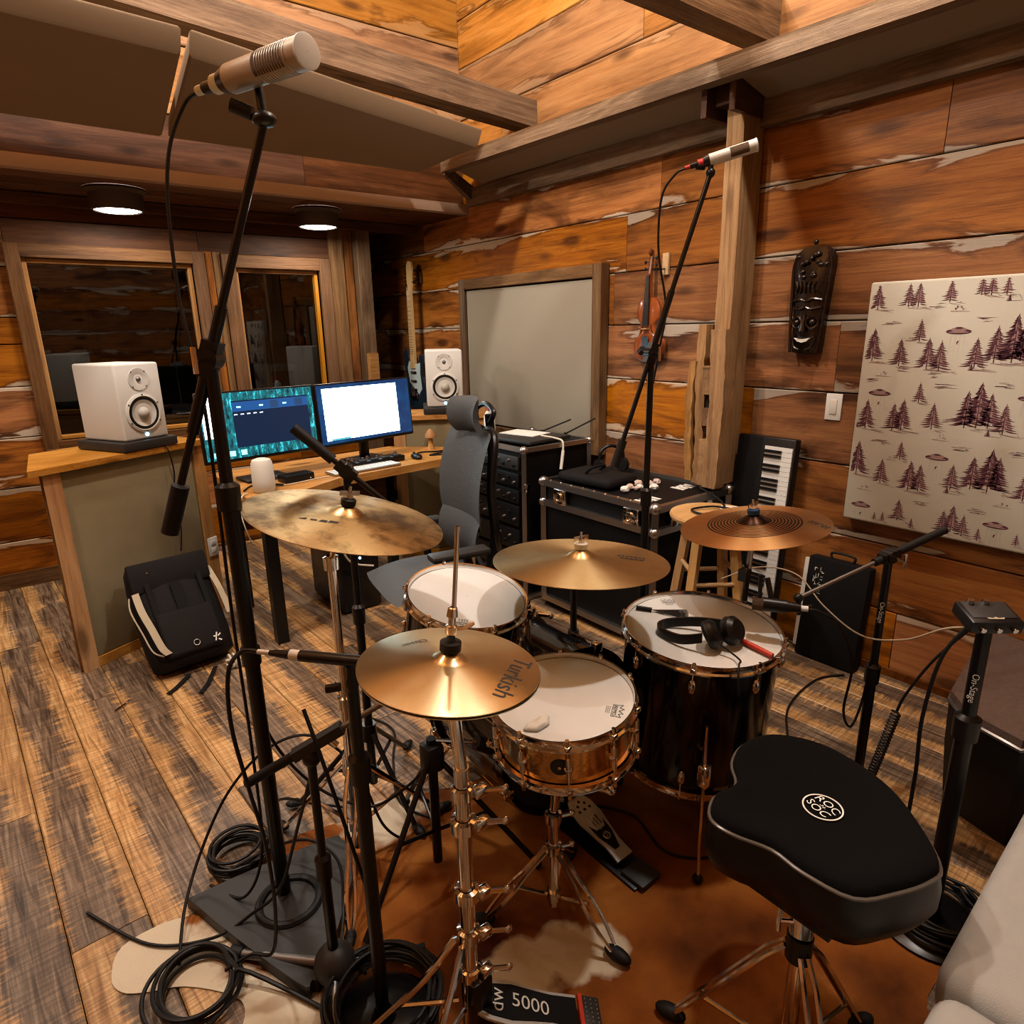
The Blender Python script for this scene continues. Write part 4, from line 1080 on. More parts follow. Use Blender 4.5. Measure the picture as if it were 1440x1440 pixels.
MB(Gm).prism([(0.06, 0.10), (0.10, 0.14), (0.085, 0.24), (0.09, 0.32), (0.04, 0.31), (-0.03, 0.30), (-0.06, 0.33), (-0.085, 0.28), (-0.06, 0.18), (0.0, 0.14)], 0.0225, 0.025).build('pickguard', 'guard_blue', gt, smooth=0)
for y in (0.13, 0.19, 0.25): MB(Gm).rbox((0, y, 0.028), (0.075, 0.018, 0.008), 0.004).build('pickup', 'black_plastic', gt)
MB(Gm).rbox((0, 0.085, 0.03), (0.085, 0.035, 0.012), 0.003).build('bridge', 'chrome', gt)
MB(Gm).add([(-0.028, 0.28, 0.034), (0.028, 0.28, 0.034), (0.021, 0.80, 0.034), (-0.021, 0.80, 0.034), (-0.028, 0.28, 0.012), (0.028, 0.28, 0.012), (0.021, 0.80, 0.012), (-0.021, 0.80, 0.012)], [(0, 1, 2, 3), (4, 7, 6, 5), (0, 4, 5, 1), (1, 5, 6, 2), (2, 6, 7, 3), (3, 7, 4, 0)]).build('neck', 'maple', gt, smooth=0)
for k in range(18):
    y = 0.80 - 0.648*(1 - 2**(-(k + 1)/12))
    MB(Gm).box((0, y, 0.0348), (0.05, 0.0025, 0.0016)).build('fret', 'grey_metal', gt, smooth=0)
MB(Gm).prism([(-0.021, 0.80), (0.021, 0.80), (0.030, 0.83), (0.026, 0.88), (0.040, 0.95), (0.030, 0.985), (-0.01, 0.99), (-0.032, 0.96), (-0.034, 0.86)], 0.008, 0.022).build('headstock', 'maple', gt, smooth=0)
for k in range(6):
    MB(Gm).cyl((-0.036, 0.84 + 0.024*k, 0.014), (-0.058, 0.84 + 0.024*k, 0.014), 0.006, n=8).build('tuner', 'chrome', gt)
for k in range(6):
    x = -0.0175 + 0.007*k
    MB(Gm).cyl((x*1.2, 0.085, 0.037), (x, 0.82, 0.0375), 0.0005, n=4).build('string', 'alu', gt)
gh = thing('instrument_hanger', 'black yoke hanger holding the electric guitar by its headstock', 'hanger', (XR - 0.01, 5.15, 2.03))
MB().rbox((XR - 0.012, 5.15, 2.03), (0.024, 0.05, 0.09), 0.004).build('block', 'dark_board', gh)
for s_ in (-1, 1):
    MB().tube(spline([(XR - 0.02, 5.15, 2.02), (2.99, 5.15 + s_*0.02, 2.0), (2.975, 5.15 + s_*0.035, 1.985), (2.945, 5.15 + s_*0.035, 1.99)], 5), 0.005, 8).build('yoke_arm', 'black_rubber', gh)

# forest print panel ------------------------------------------------------------
PY0, PY1, PZ0, PZ1, PXF = 0.655, 1.362, 0.725, 1.757, 3.0
fp = thing('printed_panel', 'cream fabric wall panel printed with pine trees and flying saucers', 'acoustic panel', (XR - 0.03, 1.01, PZ0))
MB().rbox(((PXF + XR)/2, (PY0 + PY1)/2, (PZ0 + PZ1)/2), (XR - PXF, PY1 - PY0, PZ1 - PZ0), 0.010, seg=3).build('fabric', 'fabric_print', fp)
TREES = [(1.322, 1.646, 0.103), (1.203, 1.654, 0.092), (1.166, 1.653, 0.095), (1.054, 1.667, 0.085), (0.951, 1.688, 0.071), (0.919, 1.686, 0.077), (0.87, 1.687, 0.066), (1.143, 1.517, 0.089), (1.319, 1.434, 0.139), (1.209, 1.417, 0.112), (1.103, 1.409, 0.124), (1.058, 1.403, 0.119), (0.936, 1.415, 0.118), (0.875, 1.439, 0.137), (0.819, 1.44, 0.177), (0.793, 1.448, 0.133), (1.113, 1.272, 0.084), (1.312, 1.145, 0.129), (1.201, 1.148, 0.117), (1.166, 1.152, 0.132), (1.051, 1.168, 0.108), (0.936, 1.185, 0.146), (0.896, 1.189, 0.178), (0.857, 1.193, 0.135), (0.806, 1.175, 0.115), (1.153, 1.026, 0.08), (1.326, 0.938, 0.151), (1.22, 0.915, 0.109), (1.105, 0.9, 0.131), (1.066, 0.902, 0.117), (0.948, 0.932, 0.105), (0.88, 0.945, 0.134), (0.822, 0.943, 0.173), (0.795, 0.96, 0.126), (0.704, 0.93, 0.112), (1.13, 0.762, 0.096), (0.955, 0.753, 0.091), (0.923, 0.757, 0.115), (0.882, 0.749, 0.089), (1.072, 0.739, 0.045), (0.826, 0.744, 0.053), (0.698, 0.754, 0.046), (1.224, 0.744, 0.036), (1.19, 0.744, 0.044)]
UFOS = [(1.007, 1.555, 0.089), (1.27, 1.301, 0.091), (1.013, 1.054, 0.087), (1.287, 0.8, 0.084), (0.773, 0.816, 0.087), (0.735, 1.313, 0.086)]
TENTS = [(0.843, 1.672, 0.048), (0.927, 1.419, 0.055), (0.834, 1.172, 0.056), (0.94, 0.926, 0.058), (1.335, 1.156, 0.042)]
BUSHES = [(1.013, 1.636, 0.047), (1.263, 1.378, 0.047), (1.009, 1.132, 0.045), (1.279, 0.877, 0.046), (0.763, 0.899, 0.043), (1.174, 1.525, 0.03), (1.095, 1.275, 0.029), (1.185, 1.026, 0.031), (1.116, 0.774, 0.031)]
STROKES = [(0.925, 1.601, 0.081), (1.256, 1.595, 0.091), (1.021, 1.342, 0.088), (0.818, 1.357, 0.084), (1.235, 1.093, 0.094), (0.924, 1.103, 0.086), (0.747, 1.103, 0.065), (1.04, 0.847, 0.08), (0.84, 0.863, 0.083), (1.094, 1.654, 0.069), (1.185, 1.406, 0.06), (0.987, 1.203, 0.068), (0.769, 0.957, 0.037), (1.07, 1.386, 0.056), (1.305, 1.351, 0.064)]
pr = random.Random(5)
ink, ink2 = MB(), MB()
def flat(mb, poly, dx=0.0006):
    """flat ink shape on the panel face; (y, z) points, clipped to the panel edge"""
    q = [(min(max(y, PY0 + 0.012), PY1 - 0.012), min(max(z, PZ0 + 0.012), PZ1 - 0.012)) for y, z in poly]
    mb.add([(PXF - dx, y, z) for y, z in q], [tuple(range(len(q)))])
def stroke(mb, y, z, y2, z2, w_=0.0018):
    d = V((y2 - y, z2 - z, 0)); 
    if d.length < 1e-5: return
    n_ = V((-d.y, d.x, 0)).normalized()*w_/2
    flat(mb, [(y + n_.x, z + n_.y), (y2 + n_.x*0.3, z2 + n_.y*0.3), (y2 - n_.x*0.3, z2 - n_.y*0.3), (y - n_.x, z - n_.y)])
for (y, z, h) in TREES:
    w0 = h*0.42
    nl = max(6, int(h/0.0085))
    flat(ink, [(y - 0.002, z), (y + 0.002, z), (y + 0.001, z + h*0.9), (y - 0.001, z + h*0.9)])
    flat(ink2, [(y - w0*0.62, z + h*0.16), (y + w0*0.45, z + h*0.16), (y + w0*0.2, z + h*0.6), (y, z + h*0.98), (y - w0*0.25, z + h*0.6)], 0.0003)
    for k in range(nl):
        t_ = k/(nl - 1)
        zz = z + h*(0.10 + 0.88*t_)
        ww = w0*(1 - t_)**0.85 + 0.002
        for s_ in (-1, 1):
            w1 = ww*pr.uniform(0.65, 1.12)
            dr = h*pr.uniform(0.02, 0.055)
            bz = h*0.040*(1.15 if s_ > 0 else 0.75)
            ins_ = ww*pr.uniform(0.0, 0.25)
            flat(ink, [(y + s_*ins_, zz + bz), (y + s_*w1*0.55, zz + bz*0.2 - dr*0.3), (y + s_*w1, zz - dr), (y + s_*w1*0.5, zz - dr*0.9 - bz*0.3), (y + s_*ins_, zz - bz*0.25)])
    for k in range(3): stroke(ink2, y + pr.uniform(-w0, w0*0.3), z - 0.002*k, y - w0*pr.uniform(0.8, 1.6), z - 0.004 - 0.004*k, 0.0022)
for (y, z, w_) in UFOS:
    a = w_/2
    el = lambda rx, rz, oz, n=20: [(y + rx*math.cos(2*math.pi*i/n), z + oz + rz*math.sin(2*math.pi*i/n)) for i in range(n)]
    flat(ink, el(a, a*0.24, 0.0)); flat(ink2, el(a*0.62, a*0.20, a*0.16), 0.0012); flat(ink, el(a*0.30, a*0.09, a*0.30), 0.0016)
    flat(ink2, el(a*0.80, a*0.07, a*-0.06), 0.0014)
    for k in range(4): stroke(ink2, y - a*0.5 + a*0.33*k, z - a*0.3, y - a*0.6 + a*0.40*k, z - a*1.9, 0.0006)
    flat(ink, [(y + 0.002, z - a*0.9), (y - 0.003, z - a*0.75), (y - 0.005, z - a*0.85), (y + 0.001, z - a*1.15)])
for (y, z, w_) in TENTS:
    a = w_/2
    for p, q in (((a, -a*0.35), (a*0.65, a*0.55)), ((a*0.65, a*0.55), (-a*0.55, a*0.5)), ((-a*0.55, a*0.5), (-a, -a*0.3)), ((a, -a*0.35), (-a, -a*0.4)), ((a*0.65, a*0.55), (a*0.35, -a*0.38))): stroke(ink, y + p[0], z + p[1], y + q[0], z + q[1], 0.0018)
    flat(ink, [(y + a*0.65, z + a*0.5), (y + a*0.85, z - a*0.36), (y + a*0.4, z - a*0.36)])
for (y, z, w_) in BUSHES:
    for k in range(16):
        a = pr.uniform(0, math.pi); q = pr.uniform(0.4, 1)*w_*0.5
        cy, cz = y + math.cos(a)*q*0.8, z + math.sin(a)*q*0.8
        s_ = w_*0.10
        flat(ink if k % 3 else ink2, [(cy + s_*pr.uniform(-1, 1), cz + s_*pr.uniform(-1, 1)) for _ in range(3)], 0.0005 + 0.0001*k)
    stroke(ink2, y + w_*0.7, z - 0.004, y - w_*0.7, z - 0.006, 0.003)
for (y, z, w_) in STROKES:
    for k in range(7):
        a, b_ = pr.uniform(-0.5, 0.1)*w_, pr.uniform(-0.1, 0.5)*w_
        zz = z + pr.uniform(-0.011, 0.011)
        stroke(ink2 if k % 2 else ink, y - a, zz, y - b_, zz + pr.uniform(-0.003, 0.004), 0.0022)
ink.build('printed_pattern', 'print_ink', fp, smooth=0)['kind'] = 'stuff'; ink2.build('printed_shading', 'print_ink_light', fp, smooth=0)['kind'] = 'stuff'

# keyboard leaning on the wall -----------------------------------------------------
kw = thing('music_keyboard', 'black music keyboard standing on end against the plank wall', 'keyboard', (2.96, 1.765, 0))
lean = V((0.075, 0, 1.0)).normalized()
Km = frame((2.925, 1.765, 0.02), lean, (0, -1, 0))        # local x up the length, y towards the key fronts, z out of wall?
kz = 1 if (Km.to_3x3() @ V((0, 0, 1))).x < 0 else -1
MB(Km).rbox((0.52, 0, 0), (1.04, 0.315, 0.05), 0.008).build('case', 'black_plastic', kw)
zk = kz*0.027
nk = 41
for k in range(nk):
    MB(Km).box((0.045 + 0.0235*k, 0.075, zk), (0.0222, 0.145, 0.012)).build('white_key', 'white_plastic', kw, smooth=0)
for k in range(nk - 1):
    if k % 7 in (0, 1, 3, 4, 5):
        MB(Km).box((0.045 + 0.0235*(k + 0.5), 0.048, zk + kz*0.010), (0.0125, 0.092, 0.012)).build('black_key', 'black_plastic', kw, smooth=0)
for k in range(4):
    MB(Km).cyl((0.25 + 0.06*k, -0.09, kz*0.024), (0.25 + 0.06*k, -0.09, kz*0.040), 0.011, 0.009, n=12).build('knob', 'charcoal', kw)

# black case on the floor against the wall --------------------------------------
bcs = thing('equipment_case', 'flat black case with pale lettering leaning on the wall under the printed panel', 'case', (2.98, 1.34, 0))
Cm = frame((2.965, 1.345, 0.0), (0, -1, 0), V((0.11, 0, 1)).normalized())
MB(Cm).rbox((0, 0.255, 0), (0.29, 0.51, 0.065), 0.010).build('shell', 'black_matte', bcs)
mb = MB(Cm); r_ = random.Random(9); zc = -0.034 if (Cm.to_3x3() @ V((0, 0, 1))).x > 0 else 0.034
for c in range(2):
    for k in range(4):
        x0, y0 = -0.105 + 0.026*c, 0.445 - 0.034*k
        for s_ in range(4):
            a = V((x0 + r_.uniform(-0.008, 0.008), y0 + r_.uniform(-0.012, 0.012), zc)); d = r_.choice(((0.012, 0), (0, 0.016), (0.009, 0.010), (-0.008, 0.010)))
            mb.bar(a, a + V((d[0], d[1], 0)), 0.002, 0.0014, (0, 0, 1))
mb.build('pale_lettering', 'white_matte', bcs, smooth=0)
MB(Cm).tube(spline([(-0.05, 0.51, 0), (-0.05, 0.54, 0), (0.05, 0.54, 0), (0.05, 0.51, 0)], 5), 0.006, 8).build('handle', 'black_rubber', bcs)
pst = MB(frame((2.992, 1.517, 0.02), (0, -1, 0), V((0.085, 0, 1)).normalized())).box((0, 0.23, 0), (0.02, 0.46, 0.012)).build('pale_strip', 'white_matte', origin=(2.99, 1.51, 0))
tag(pst, 'narrow pale strip leaning on the wall beside the black case', 'strip')

# ================================================================== DRUM KIT
def nframe(c, n_, ref=(1, 0, 0)):
    n_ = V(n_).normalized()
    x = V(ref) - n_*V(ref).dot(n_)
    x.normalize()
    y = n_.cross(x)
    return Matrix(((x.x, y.x, n_.x, c[0]), (x.y, y.y, n_.y, c[1]), (x.z, y.z, n_.z, c[2]), (0, 0, 0, 1)))

def local_part(mb, name, mat, parent, Mw, smooth=40):
    """mesh kept in its own local space (for ring and radial textures), placed by matrix"""
    o = mb.build(name, mat, None, origin=(0, 0, 0), smooth=smooth)
    o.parent = parent
    o.matrix_local = Matrix.Translation(-ORI[parent.name]) @ Mw
    ORI[o.name] = ORI[parent.name]
    return o

def cymbal_mat(name, c0, c1, rough=0.28, ring=160.0, patch=0.0, patchcol=(0.08, 0.04, 0.015), inner=None, aniso=0.75):
    m, nt, b = nodes(name)
    tc = nt.nodes.new('ShaderNodeTexCoord'); sx = nt.nodes.new('ShaderNodeSeparateXYZ'); L(nt, tc.outputs['Object'], sx.inputs[0])
    rad = math_(nt, 'SQRT', math_(nt, 'ADD', math_(nt, 'MULTIPLY', sx.outputs[0], sx.outputs[0]), math_(nt, 'MULTIPLY', sx.outputs[1], sx.outputs[1])))
    cx = nt.nodes.new('ShaderNodeCombineXYZ'); L(nt, math_(nt, 'MULTIPLY', rad, ring*6), cx.inputs[0])
    n = nt.nodes.new('ShaderNodeTexNoise'); n.inputs['Scale'].default_value = 1.0; n.inputs['Detail'].default_value = 4; L(nt, cx.outputs[0], n.inputs['Vector'])
    r_ = ramp(nt, [(0.32, c0), (0.68, c1)]); L(nt, n.outputs['Fac'], r_.inputs[0])
    c = r_.outputs[0]
    n2 = nt.nodes.new('ShaderNodeTexNoise'); n2.inputs['Scale'].default_value = 11.0; n2.inputs['Detail'].default_value = 7; n2.inputs['Roughness'].default_value = 0.65
    L(nt, tc.outputs['Object'], n2.inputs['Vector'])
    if patch:
        rp = ramp(nt, [(0.46, (0, 0, 0)), (0.62, (1, 1, 1))]); L(nt, n2.outputs['Fac'], rp.inputs[0])
        c = mix_(nt, math_(nt, 'MULTIPLY', rp.outputs[0], patch), c, patchcol)
    if inner:
        r0, r1, col = inner
        wv = nt.nodes.new('ShaderNodeMath'); wv.operation = 'SINE'; L(nt, math_(nt, 'MULTIPLY', rad, 620.0), wv.inputs[0])
        band = math_(nt, 'MULTIPLY', math_(nt, 'GREATER_THAN', rad, r0), math_(nt, 'LESS_THAN', rad, r1))
        gfac = math_(nt, 'MULTIPLY', band, math_(nt, 'GREATER_THAN', wv.outputs[0], -0.25))
        c = mix_(nt, gfac, c, col)
        c = mix_(nt, math_(nt, 'LESS_THAN', rad, r0), c, tuple(q*0.8 for q in col))
    L(nt, c, b.inputs['Base Color'])
    b.inputs['Metallic'].default_value = 1.0
    rr = nt.nodes.new('ShaderNodeMapRange'); rr.inputs[3].default_value = rough - 0.06; rr.inputs[4].default_value = rough + 0.12; L(nt, n2.outputs['Fac'], rr.inputs[0]); L(nt, rr.outputs[0], b.inputs['Roughness'])
    b.inputs['Anisotropic'].default_value = aniso
    b.inputs['Anisotropic Rotation'].default_value = 0.25
    tg = nt.nodes.new('ShaderNodeTangent'); tg.direction_type = 'RADIAL'; tg.axis = 'Z'; L(nt, tg.outputs[0], b.inputs['Tangent'])
    bp = nt.nodes.new('ShaderNodeBump'); bp.inputs['Strength'].default_value = 0.12; bp.inputs['Distance'].default_value = 0.002
    L(nt, n.outputs['Fac'], bp.inputs['Height']); L(nt, bp.outputs[0], b.inputs['Normal'])
cymbal_mat('bronze_hat', (0.60, 0.48, 0.27), (0.82, 0.69, 0.43), 0.28, 170)
cymbal_mat('bronze_ride', (0.56, 0.44, 0.22), (0.74, 0.60, 0.33), 0.34, 120, patch=0.18, patchcol=(0.30, 0.20, 0.08))
cymbal_mat('bronze_crash', (0.55, 0.41, 0.19), (0.78, 0.62, 0.32), 0.36, 120, aniso=0.6, patch=0.8, patchcol=(0.15, 0.09, 0.035))
cymbal_mat('bronze_china', (0.62, 0.35, 0.14), (0.82, 0.50, 0.22), 0.34, 120, patch=0.15, patchcol=(0.25, 0.11, 0.04), inner=(0.052, 0.150, (0.055, 0.030, 0.022)))

def cym_z(r, Rc, bell=0.16, bow=0.016, bh=0.018):
    """height of the upper surface above the rim"""
    rb = Rc*bell
    if r >= rb:
        return bow*(1 - ((r - rb)/(Rc - rb))**1.35)
    return bow + bh*math.cos(r/rb*math.pi/2)**0.8
def cymbal(label, c, n_, Rc, mat, group=None, bell=0.17, bow=0.018, bh=0.018, name='cymbal', flip=False):
    t = thing(name, label, 'cymbal', c, group)
    Mw = nframe(c, n_)
    prof = []
    N = 26
    rs = [0.006 + (Rc - 0.006)*i/N for i in range(N + 1)]
    for r_ in rs: prof.append((r_, cym_z(r_, Rc, bell, bow, bh)))
    for r_ in rs[::-1]: prof.append((r_, cym_z(r_, Rc, bell, bow, bh) - 0.0016))
    o = local_part(MB().lathe(prof, 96), 'plate', mat, t, Mw)
    return t, Mw
def cym_text(t, Mw, Rc, body, size, ang, rad, mat='ink', rot=0.0, bell=0.17, bow=0.018, bh=0.018):
    """text lying on the bow, letter tops facing outwards (rot adds)"""
    c = V((math.cos(ang)*rad, math.sin(ang)*rad, 0))
    mrot = Matrix.Rotation(ang - math.pi/2 + rot, 4, 'Z')
    def fn(p):
        q = Matrix.Translation(c) @ mrot @ V((p.x, p.y, 0))
        return V((q.x, q.y, cym_z(q.xy.length, Rc, bell, bow, bh) + 0.0006 + (0.0002 if p.z > 0 else 0)))
    return local_part(MB().text(body, size, None, 0.0002, fn), 'printed_logo', mat, t, Mw, smooth=0)
def cym_blocks(t, Mw, Rc, quads, mat='ink', bell=0.17, bow=0.018, bh=0.018):
    mb = MB()
    for q in quads:
        mb.add([(x, y, cym_z(math.hypot(x, y), Rc, bell, bow, bh) + 0.0007) for x, y in q], [tuple(range(len(q)))])
    return local_part(mb, 'printed_logo', mat, t, Mw, smooth=0)

HC, HN = V((0.602, 0.985, 0.967)), V((0.09, -0.04, 1))
hh1, Mh = cymbal('upper hi-hat cymbal lettered in dark script on its stand', HC, HN, 0.178, 'bronze_hat', 'hi-hat pair', name='hi_hat_cymbal')
cym_text(hh1, Mh, 0.178, 'Turkish', 0.052, math.atan2(-0.105, 0.075), 0.128)
cym_text(hh1, Mh, 0.178, 'Classic', 0.021, math.atan2(0.112, -0.02), 0.105, rot=math.pi + R(-12))
hh2, Mh2 = cymbal('lower hi-hat cymbal facing upwards beneath the lettered one', HC + V((0.0005, -0.0005, -0.007)), -HN, 0.178, 'bronze_hat', 'hi-hat pair', name='hi_hat_cymbal')

CC, CN = V((0.657, 1.548, 1.134)), V((0.19, -0.13, 1))
cr, Mc = cymbal('large tilted crash cymbal with dark patina beside the white smart speaker', CC, CN, 0.254, 'bronze_crash')
Mi = Mc.inverted()
def onc(Mi_, p): q = Mi_ @ V(p); return (q.x, q.y)
d1 = V((math.cos(R(205)), math.sin(R(205)), 0)); 
def rblock(ox, oy, ux, uy, items):
    u = V((ux, uy, 0)).normalized(); v_ = V((-u.y, u.x, 0)); out = []
    for poly in items: out.append([((V((ox, oy, 0)) + u*a + v_*b).x, (V((ox, oy, 0)) + u*a + v_*b).y) for a, b in poly])
    return out
vr = V((math.cos(YAW), -math.sin(YAW)))     # image right on the floor plan
cym_blocks(cr, Mc, 0.254, rblock(-0.105, -0.045, vr.x, vr.y, [[(-0.040, -0.004), (-0.020, -0.006), (-0.020, 0.008)], [(-0.010, -0.005), (0.006, -0.005), (0.006, 0.003), (-0.010, 0.003)], [(0.010, -0.006), (0.030, -0.006), (0.030, 0.008), (0.016, 0.008)], [(0.032, -0.004), (0.056, 0.002), (0.056, 0.012), (0.036, 0.012)]]))

RC, RN = V((1.249, 1.291, 0.947)), V((0.06, 0.03, 1))
rd_, Mr = cymbal('wide plain ride cymbal over the bass drum', RC, RN, 0.254, 'bronze_ride')
cym_blocks(rd_, Mr, 0.254, rblock(0.115, -0.085, 0.72, -0.69, [[(-0.035 + 0.012*k, 0.000), (-0.027 + 0.012*k, 0.000), (-0.027 + 0.012*k, 0.008), (-0.035 + 0.012*k, 0.008)] for k in range(7)] + [[(-0.03 + 0.014*k, -0.022), (-0.018 + 0.014*k, -0.022), (-0.018 + 0.014*k, -0.014), (-0.03 + 0.014*k, -0.014)] for k in range(5)]))
XC, XN = V((1.886, 1.135, 0.960)), V((-0.09, 0.08, 1))
ec, Me = cymbal('effects cymbal with dark ringed centre and copper rim beside the stool', XC, XN, 0.235, 'bronze_china', bell=0.2, bh=0.022)
cym_blocks(ec, Me, 0.235, rblock(0.085, -0.172, 0.30, 0.95, [[(-0.040 + 0.0135*k, -0.010 + 0.012*j), (-0.030 + 0.0135*k, -0.010 + 0.012*j), (-0.030 + 0.0135*k, -0.003 + 0.012*j), (-0.040 + 0.0135*k, -0.003 + 0.012*j)] for k in range(6) for j in range(2) if (k, j) != (2, 1)]), bell=0.2, bh=0.022)

def wing_top(par, c, n_, felt='charcoal', metal='chrome', h=0.045):
    """felt, stem and wing nut above a cymbal bell"""
    M = nframe(c, n_)
    f = MB(M).lathe([(0.004, 0.0), (0.019, 0.001), (0.020, 0.016), (0.016, 0.019), (0.004, 0.019)], 20).build('felt', felt, par)
    MB(M).cyl((0, 0, -0.05), (0, 0, h), 0.004, n=8).build('stem', metal, par)
    MB(M).cyl((0, 0, 0.020), (0, 0, 0.032), 0.010, n=12).box((0.017, 0, 0.033), (0.020, 0.004, 0.012)).box((-0.017, 0, 0.033), (0.020, 0.004, 0.012)).build('wing_nut', metal, par)

def tripod(par, x, y, zh, spread, zf=0.0, mat='chrome', r=0.007, a0=0.0, double=True, n=3, foot=0.035, zlow=None):
    """legs from hub height zh down to the floor, braces back to the lower collar"""
    zl = zh*0.35 if zlow is None else zlow
    for k in range(n):
        a = a0 + 2*math.pi*k/n
        d = V((math.cos(a), math.sin(a), 0)); s_ = V((-d.y, d.x, 0))
        top, ft = V((x, y, zh)) + d*0.025, V((x, y, 0.012)) + d*spread
        mid = top.lerp(ft, 0.52)
        mb = MB()
        if double:
            for q in (-1, 1):
                mb.tube(spline([top + s_*q*0.006, top.lerp(ft, 0.25) + s_*q*0.016, mid + s_*q*0.007, top.lerp(ft, 0.8) + s_*q*0.012, ft + s_*q*0.004], 4), r*0.72, 6)
        else:
            mb.tube([top, ft], r, 8)
        lg = mb.build('leg', mat, par)
        MB().sphere(ft + V((0, 0, 0.008)) + d*0.01, foot*0.5, 10, 6, (1.0, 1.0, 0.8)).sphere(ft + d*0.012 + V((0, 0, 0.006)), foot*0.5, 12, 8, (1.9, 0.95, 0.75), (0, 0, math.atan2(d.y, d.x))).build('rubber_foot', 'black_rubber', lg)
        MB().tube([V((x, y, zl)) + d*0.02, mid], r*0.7, 6).build('brace', mat, lg)
    MB().cyl((x, y, zh - 0.03), (x, y, zh + 0.03), 0.028, 0.024, n=14).build('hub', mat, par)
    MB().cyl((x, y, zl - 0.015), (x, y, zl + 0.015), 0.024, n=14).build('collar', mat, par)

# hi-hat stand ---------------------------------------------------------------
hx, hy = 0.612, 0.975
hs_ = thing('hi_hat_stand', 'chrome hi-hat stand with lettered black footboard', 'hi-hat stand', (hx, hy, 0))
MB().cyl((hx, hy, 0.05), (hx, hy, 0.42), 0.0175, n=16).build('lower_tube', 'chrome', hs_)
MB().cyl((hx, hy, 0.42), (hx, hy, 0.74), 0.0165, n=16).build('middle_tube', 'chrome', hs_)
MB().cyl((hx, hy, 0.74), (HC.x, HC.y, 0.925), 0.013, n=16).build('upper_tube', 'chrome', hs_)
MB().cyl(HC + V((0, 0, -0.05)), HC + HN.normalized()*0.285, 0.0045, n=10).build('pull_rod', 'chrome', hs_)
for z, r_ in ((0.20, 0.024), (0.31, 0.026), (0.42, 0.027), (0.60, 0.028), (0.68, 0.024)):
    c_ = MB().lathe([(0.018, -0.016), (r_, -0.013), (r_, 0.013), (0.018, 0.016)], 18, (hx, hy, z)).rbox((hx + 0.03, hy - 0.02, z), (0.03, 0.022, 0.024), 0.004).build('clamp', 'chrome', hs_)
    MB().cyl((hx + 0.04, hy - 0.025, z), (hx + 0.07, hy - 0.045, z), 0.006, n=8).sphere((hx + 0.075, hy - 0.048, z), 0.010, 8, 6, (1, 0.5, 1)).build('wing_bolt', 'chrome', c_)
for k, a in enumerate((R(150), R(205))):
    d = V((math.cos(a), math.sin(a), 0))
    lg = MB().tube(spline([V((hx, hy, 0.30)) + d*0.03, V((hx, hy, 0.20)) + d*0.10, V((hx, hy, 0.10)) + d*0.20, V((hx, hy, 0.015)) + d*0.30], 5), 0.008, 8).tube([V((hx, hy, 0.12)) + d*0.03, V((hx, hy, 0.13)) + d*0.16], 0.006, 6).build('leg', 'chrome', hs_)
    MB().bar(V((hx, hy, 0.012)) + d*0.27, V((hx, hy, 0.012)) + d*0.34, 0.032, 0.022).build('rubber_foot', 'black_rubber', lg, smooth=0)
MB().rbox((hx + 0.012, hy - 0.005, 0.10), (0.055, 0.055, 0.18), 0.006).build('frame_casting', 'black_metal', hs_)
cl_ = nframe(HC + HN.normalized()*0.018, HN)
MB(cl_).lathe([(0.004, 0.018), (0.021, 0.018), (0.021, 0.035), (0.012, 0.037), (0.004, 0.037)], 20).build('felt', 'black_rubber', hs_)
MB(cl_).lathe([(0.005, 0.037), (0.009, 0.038), (0.009, 0.050), (0.012, 0.054), (0.012, 0.068), (0.007, 0.070), (0.007, 0.085), (0.011, 0.088), (0.009, 0.105), (0.005, 0.107)], 18).tube([(0.008, 0, 0.06), (0.022, -0.012, 0.064), (0.042, -0.012, 0.070)], 0.005, 8).build('clutch', 'chrome', hs_)
# footboard
fa, fb = V((0.615, 0.982, 0.118)), V((0.850, 0.812, 0.035))
fu = (fb - fa).normalized(); fw_ = fu.cross(V((0, 0, 1))).normalized()*-1
Fm = frame(fa, fu, fw_)
if (Fm.to_3x3() @ V((0, 0, 1))).z < 0: Fm = frame(fa, fu, -fw_)
Lf = (fb - fa).length
bp_ = [(0.0, 0.030), (0.04, 0.046), (0.09, 0.052), (0.15, 0.044), (0.19, 0.040), (Lf - 0.045, 0.043)]
outl = [(x, y) for x, y in bp_] + [(x, -y) for x, y in bp_[::-1]]
fbp = MB(Fm).prism(outl, -0.006, 0.0).build('footboard', 'pedal_silver', hs_, smooth=0)
MB(Fm).prism([(0.012 + x*0.95, y*0.80) for x, y in outl], 0.0, 0.002).build('grip_pad', 'black_matte', fbp, smooth=0)
MB(Fm).text('dw', 0.046, Fm, 0.0004, lambda p: V((0.060 + p.y*1.0, -p.x*1.0, 0.0027)) if False else V((0.055 - p.y, p.x, 0.0026)) if False else V((0.062 - p.y, p.x, 0.0026))).build('lettering', 'white_matte', fbp, smooth=0)
MB(Fm).text('5000', 0.046, Fm, 0.0004, lambda p: V((0.142 + p.x, p.y - 0.12*p.x, 0.0026))).build('lettering', 'white_matte', fbp, smooth=0)
MB(Fm).box((Lf - 0.036, 0, 0.002), (0.010, 0.088, 0.010)).build('hinge_stripe', 'red_plastic', hs_, smooth=0)
hp_ = MB(Fm).rbox((Lf - 0.008, 0, -0.006), (0.045, 0.092, 0.014), 0.003).build('heel_plate', 'charcoal', hs_)
for k in range(3):
    for j in range(8):
        MB(Fm).cyl((Lf - 0.022 + 0.014*k, -0.037 + 0.0105*j, 0.001), (Lf - 0.022 + 0.014*k, -0.037 + 0.0105*j, 0.003), 0.0022, n=6).build('grip_stud', 'alu', hp_)

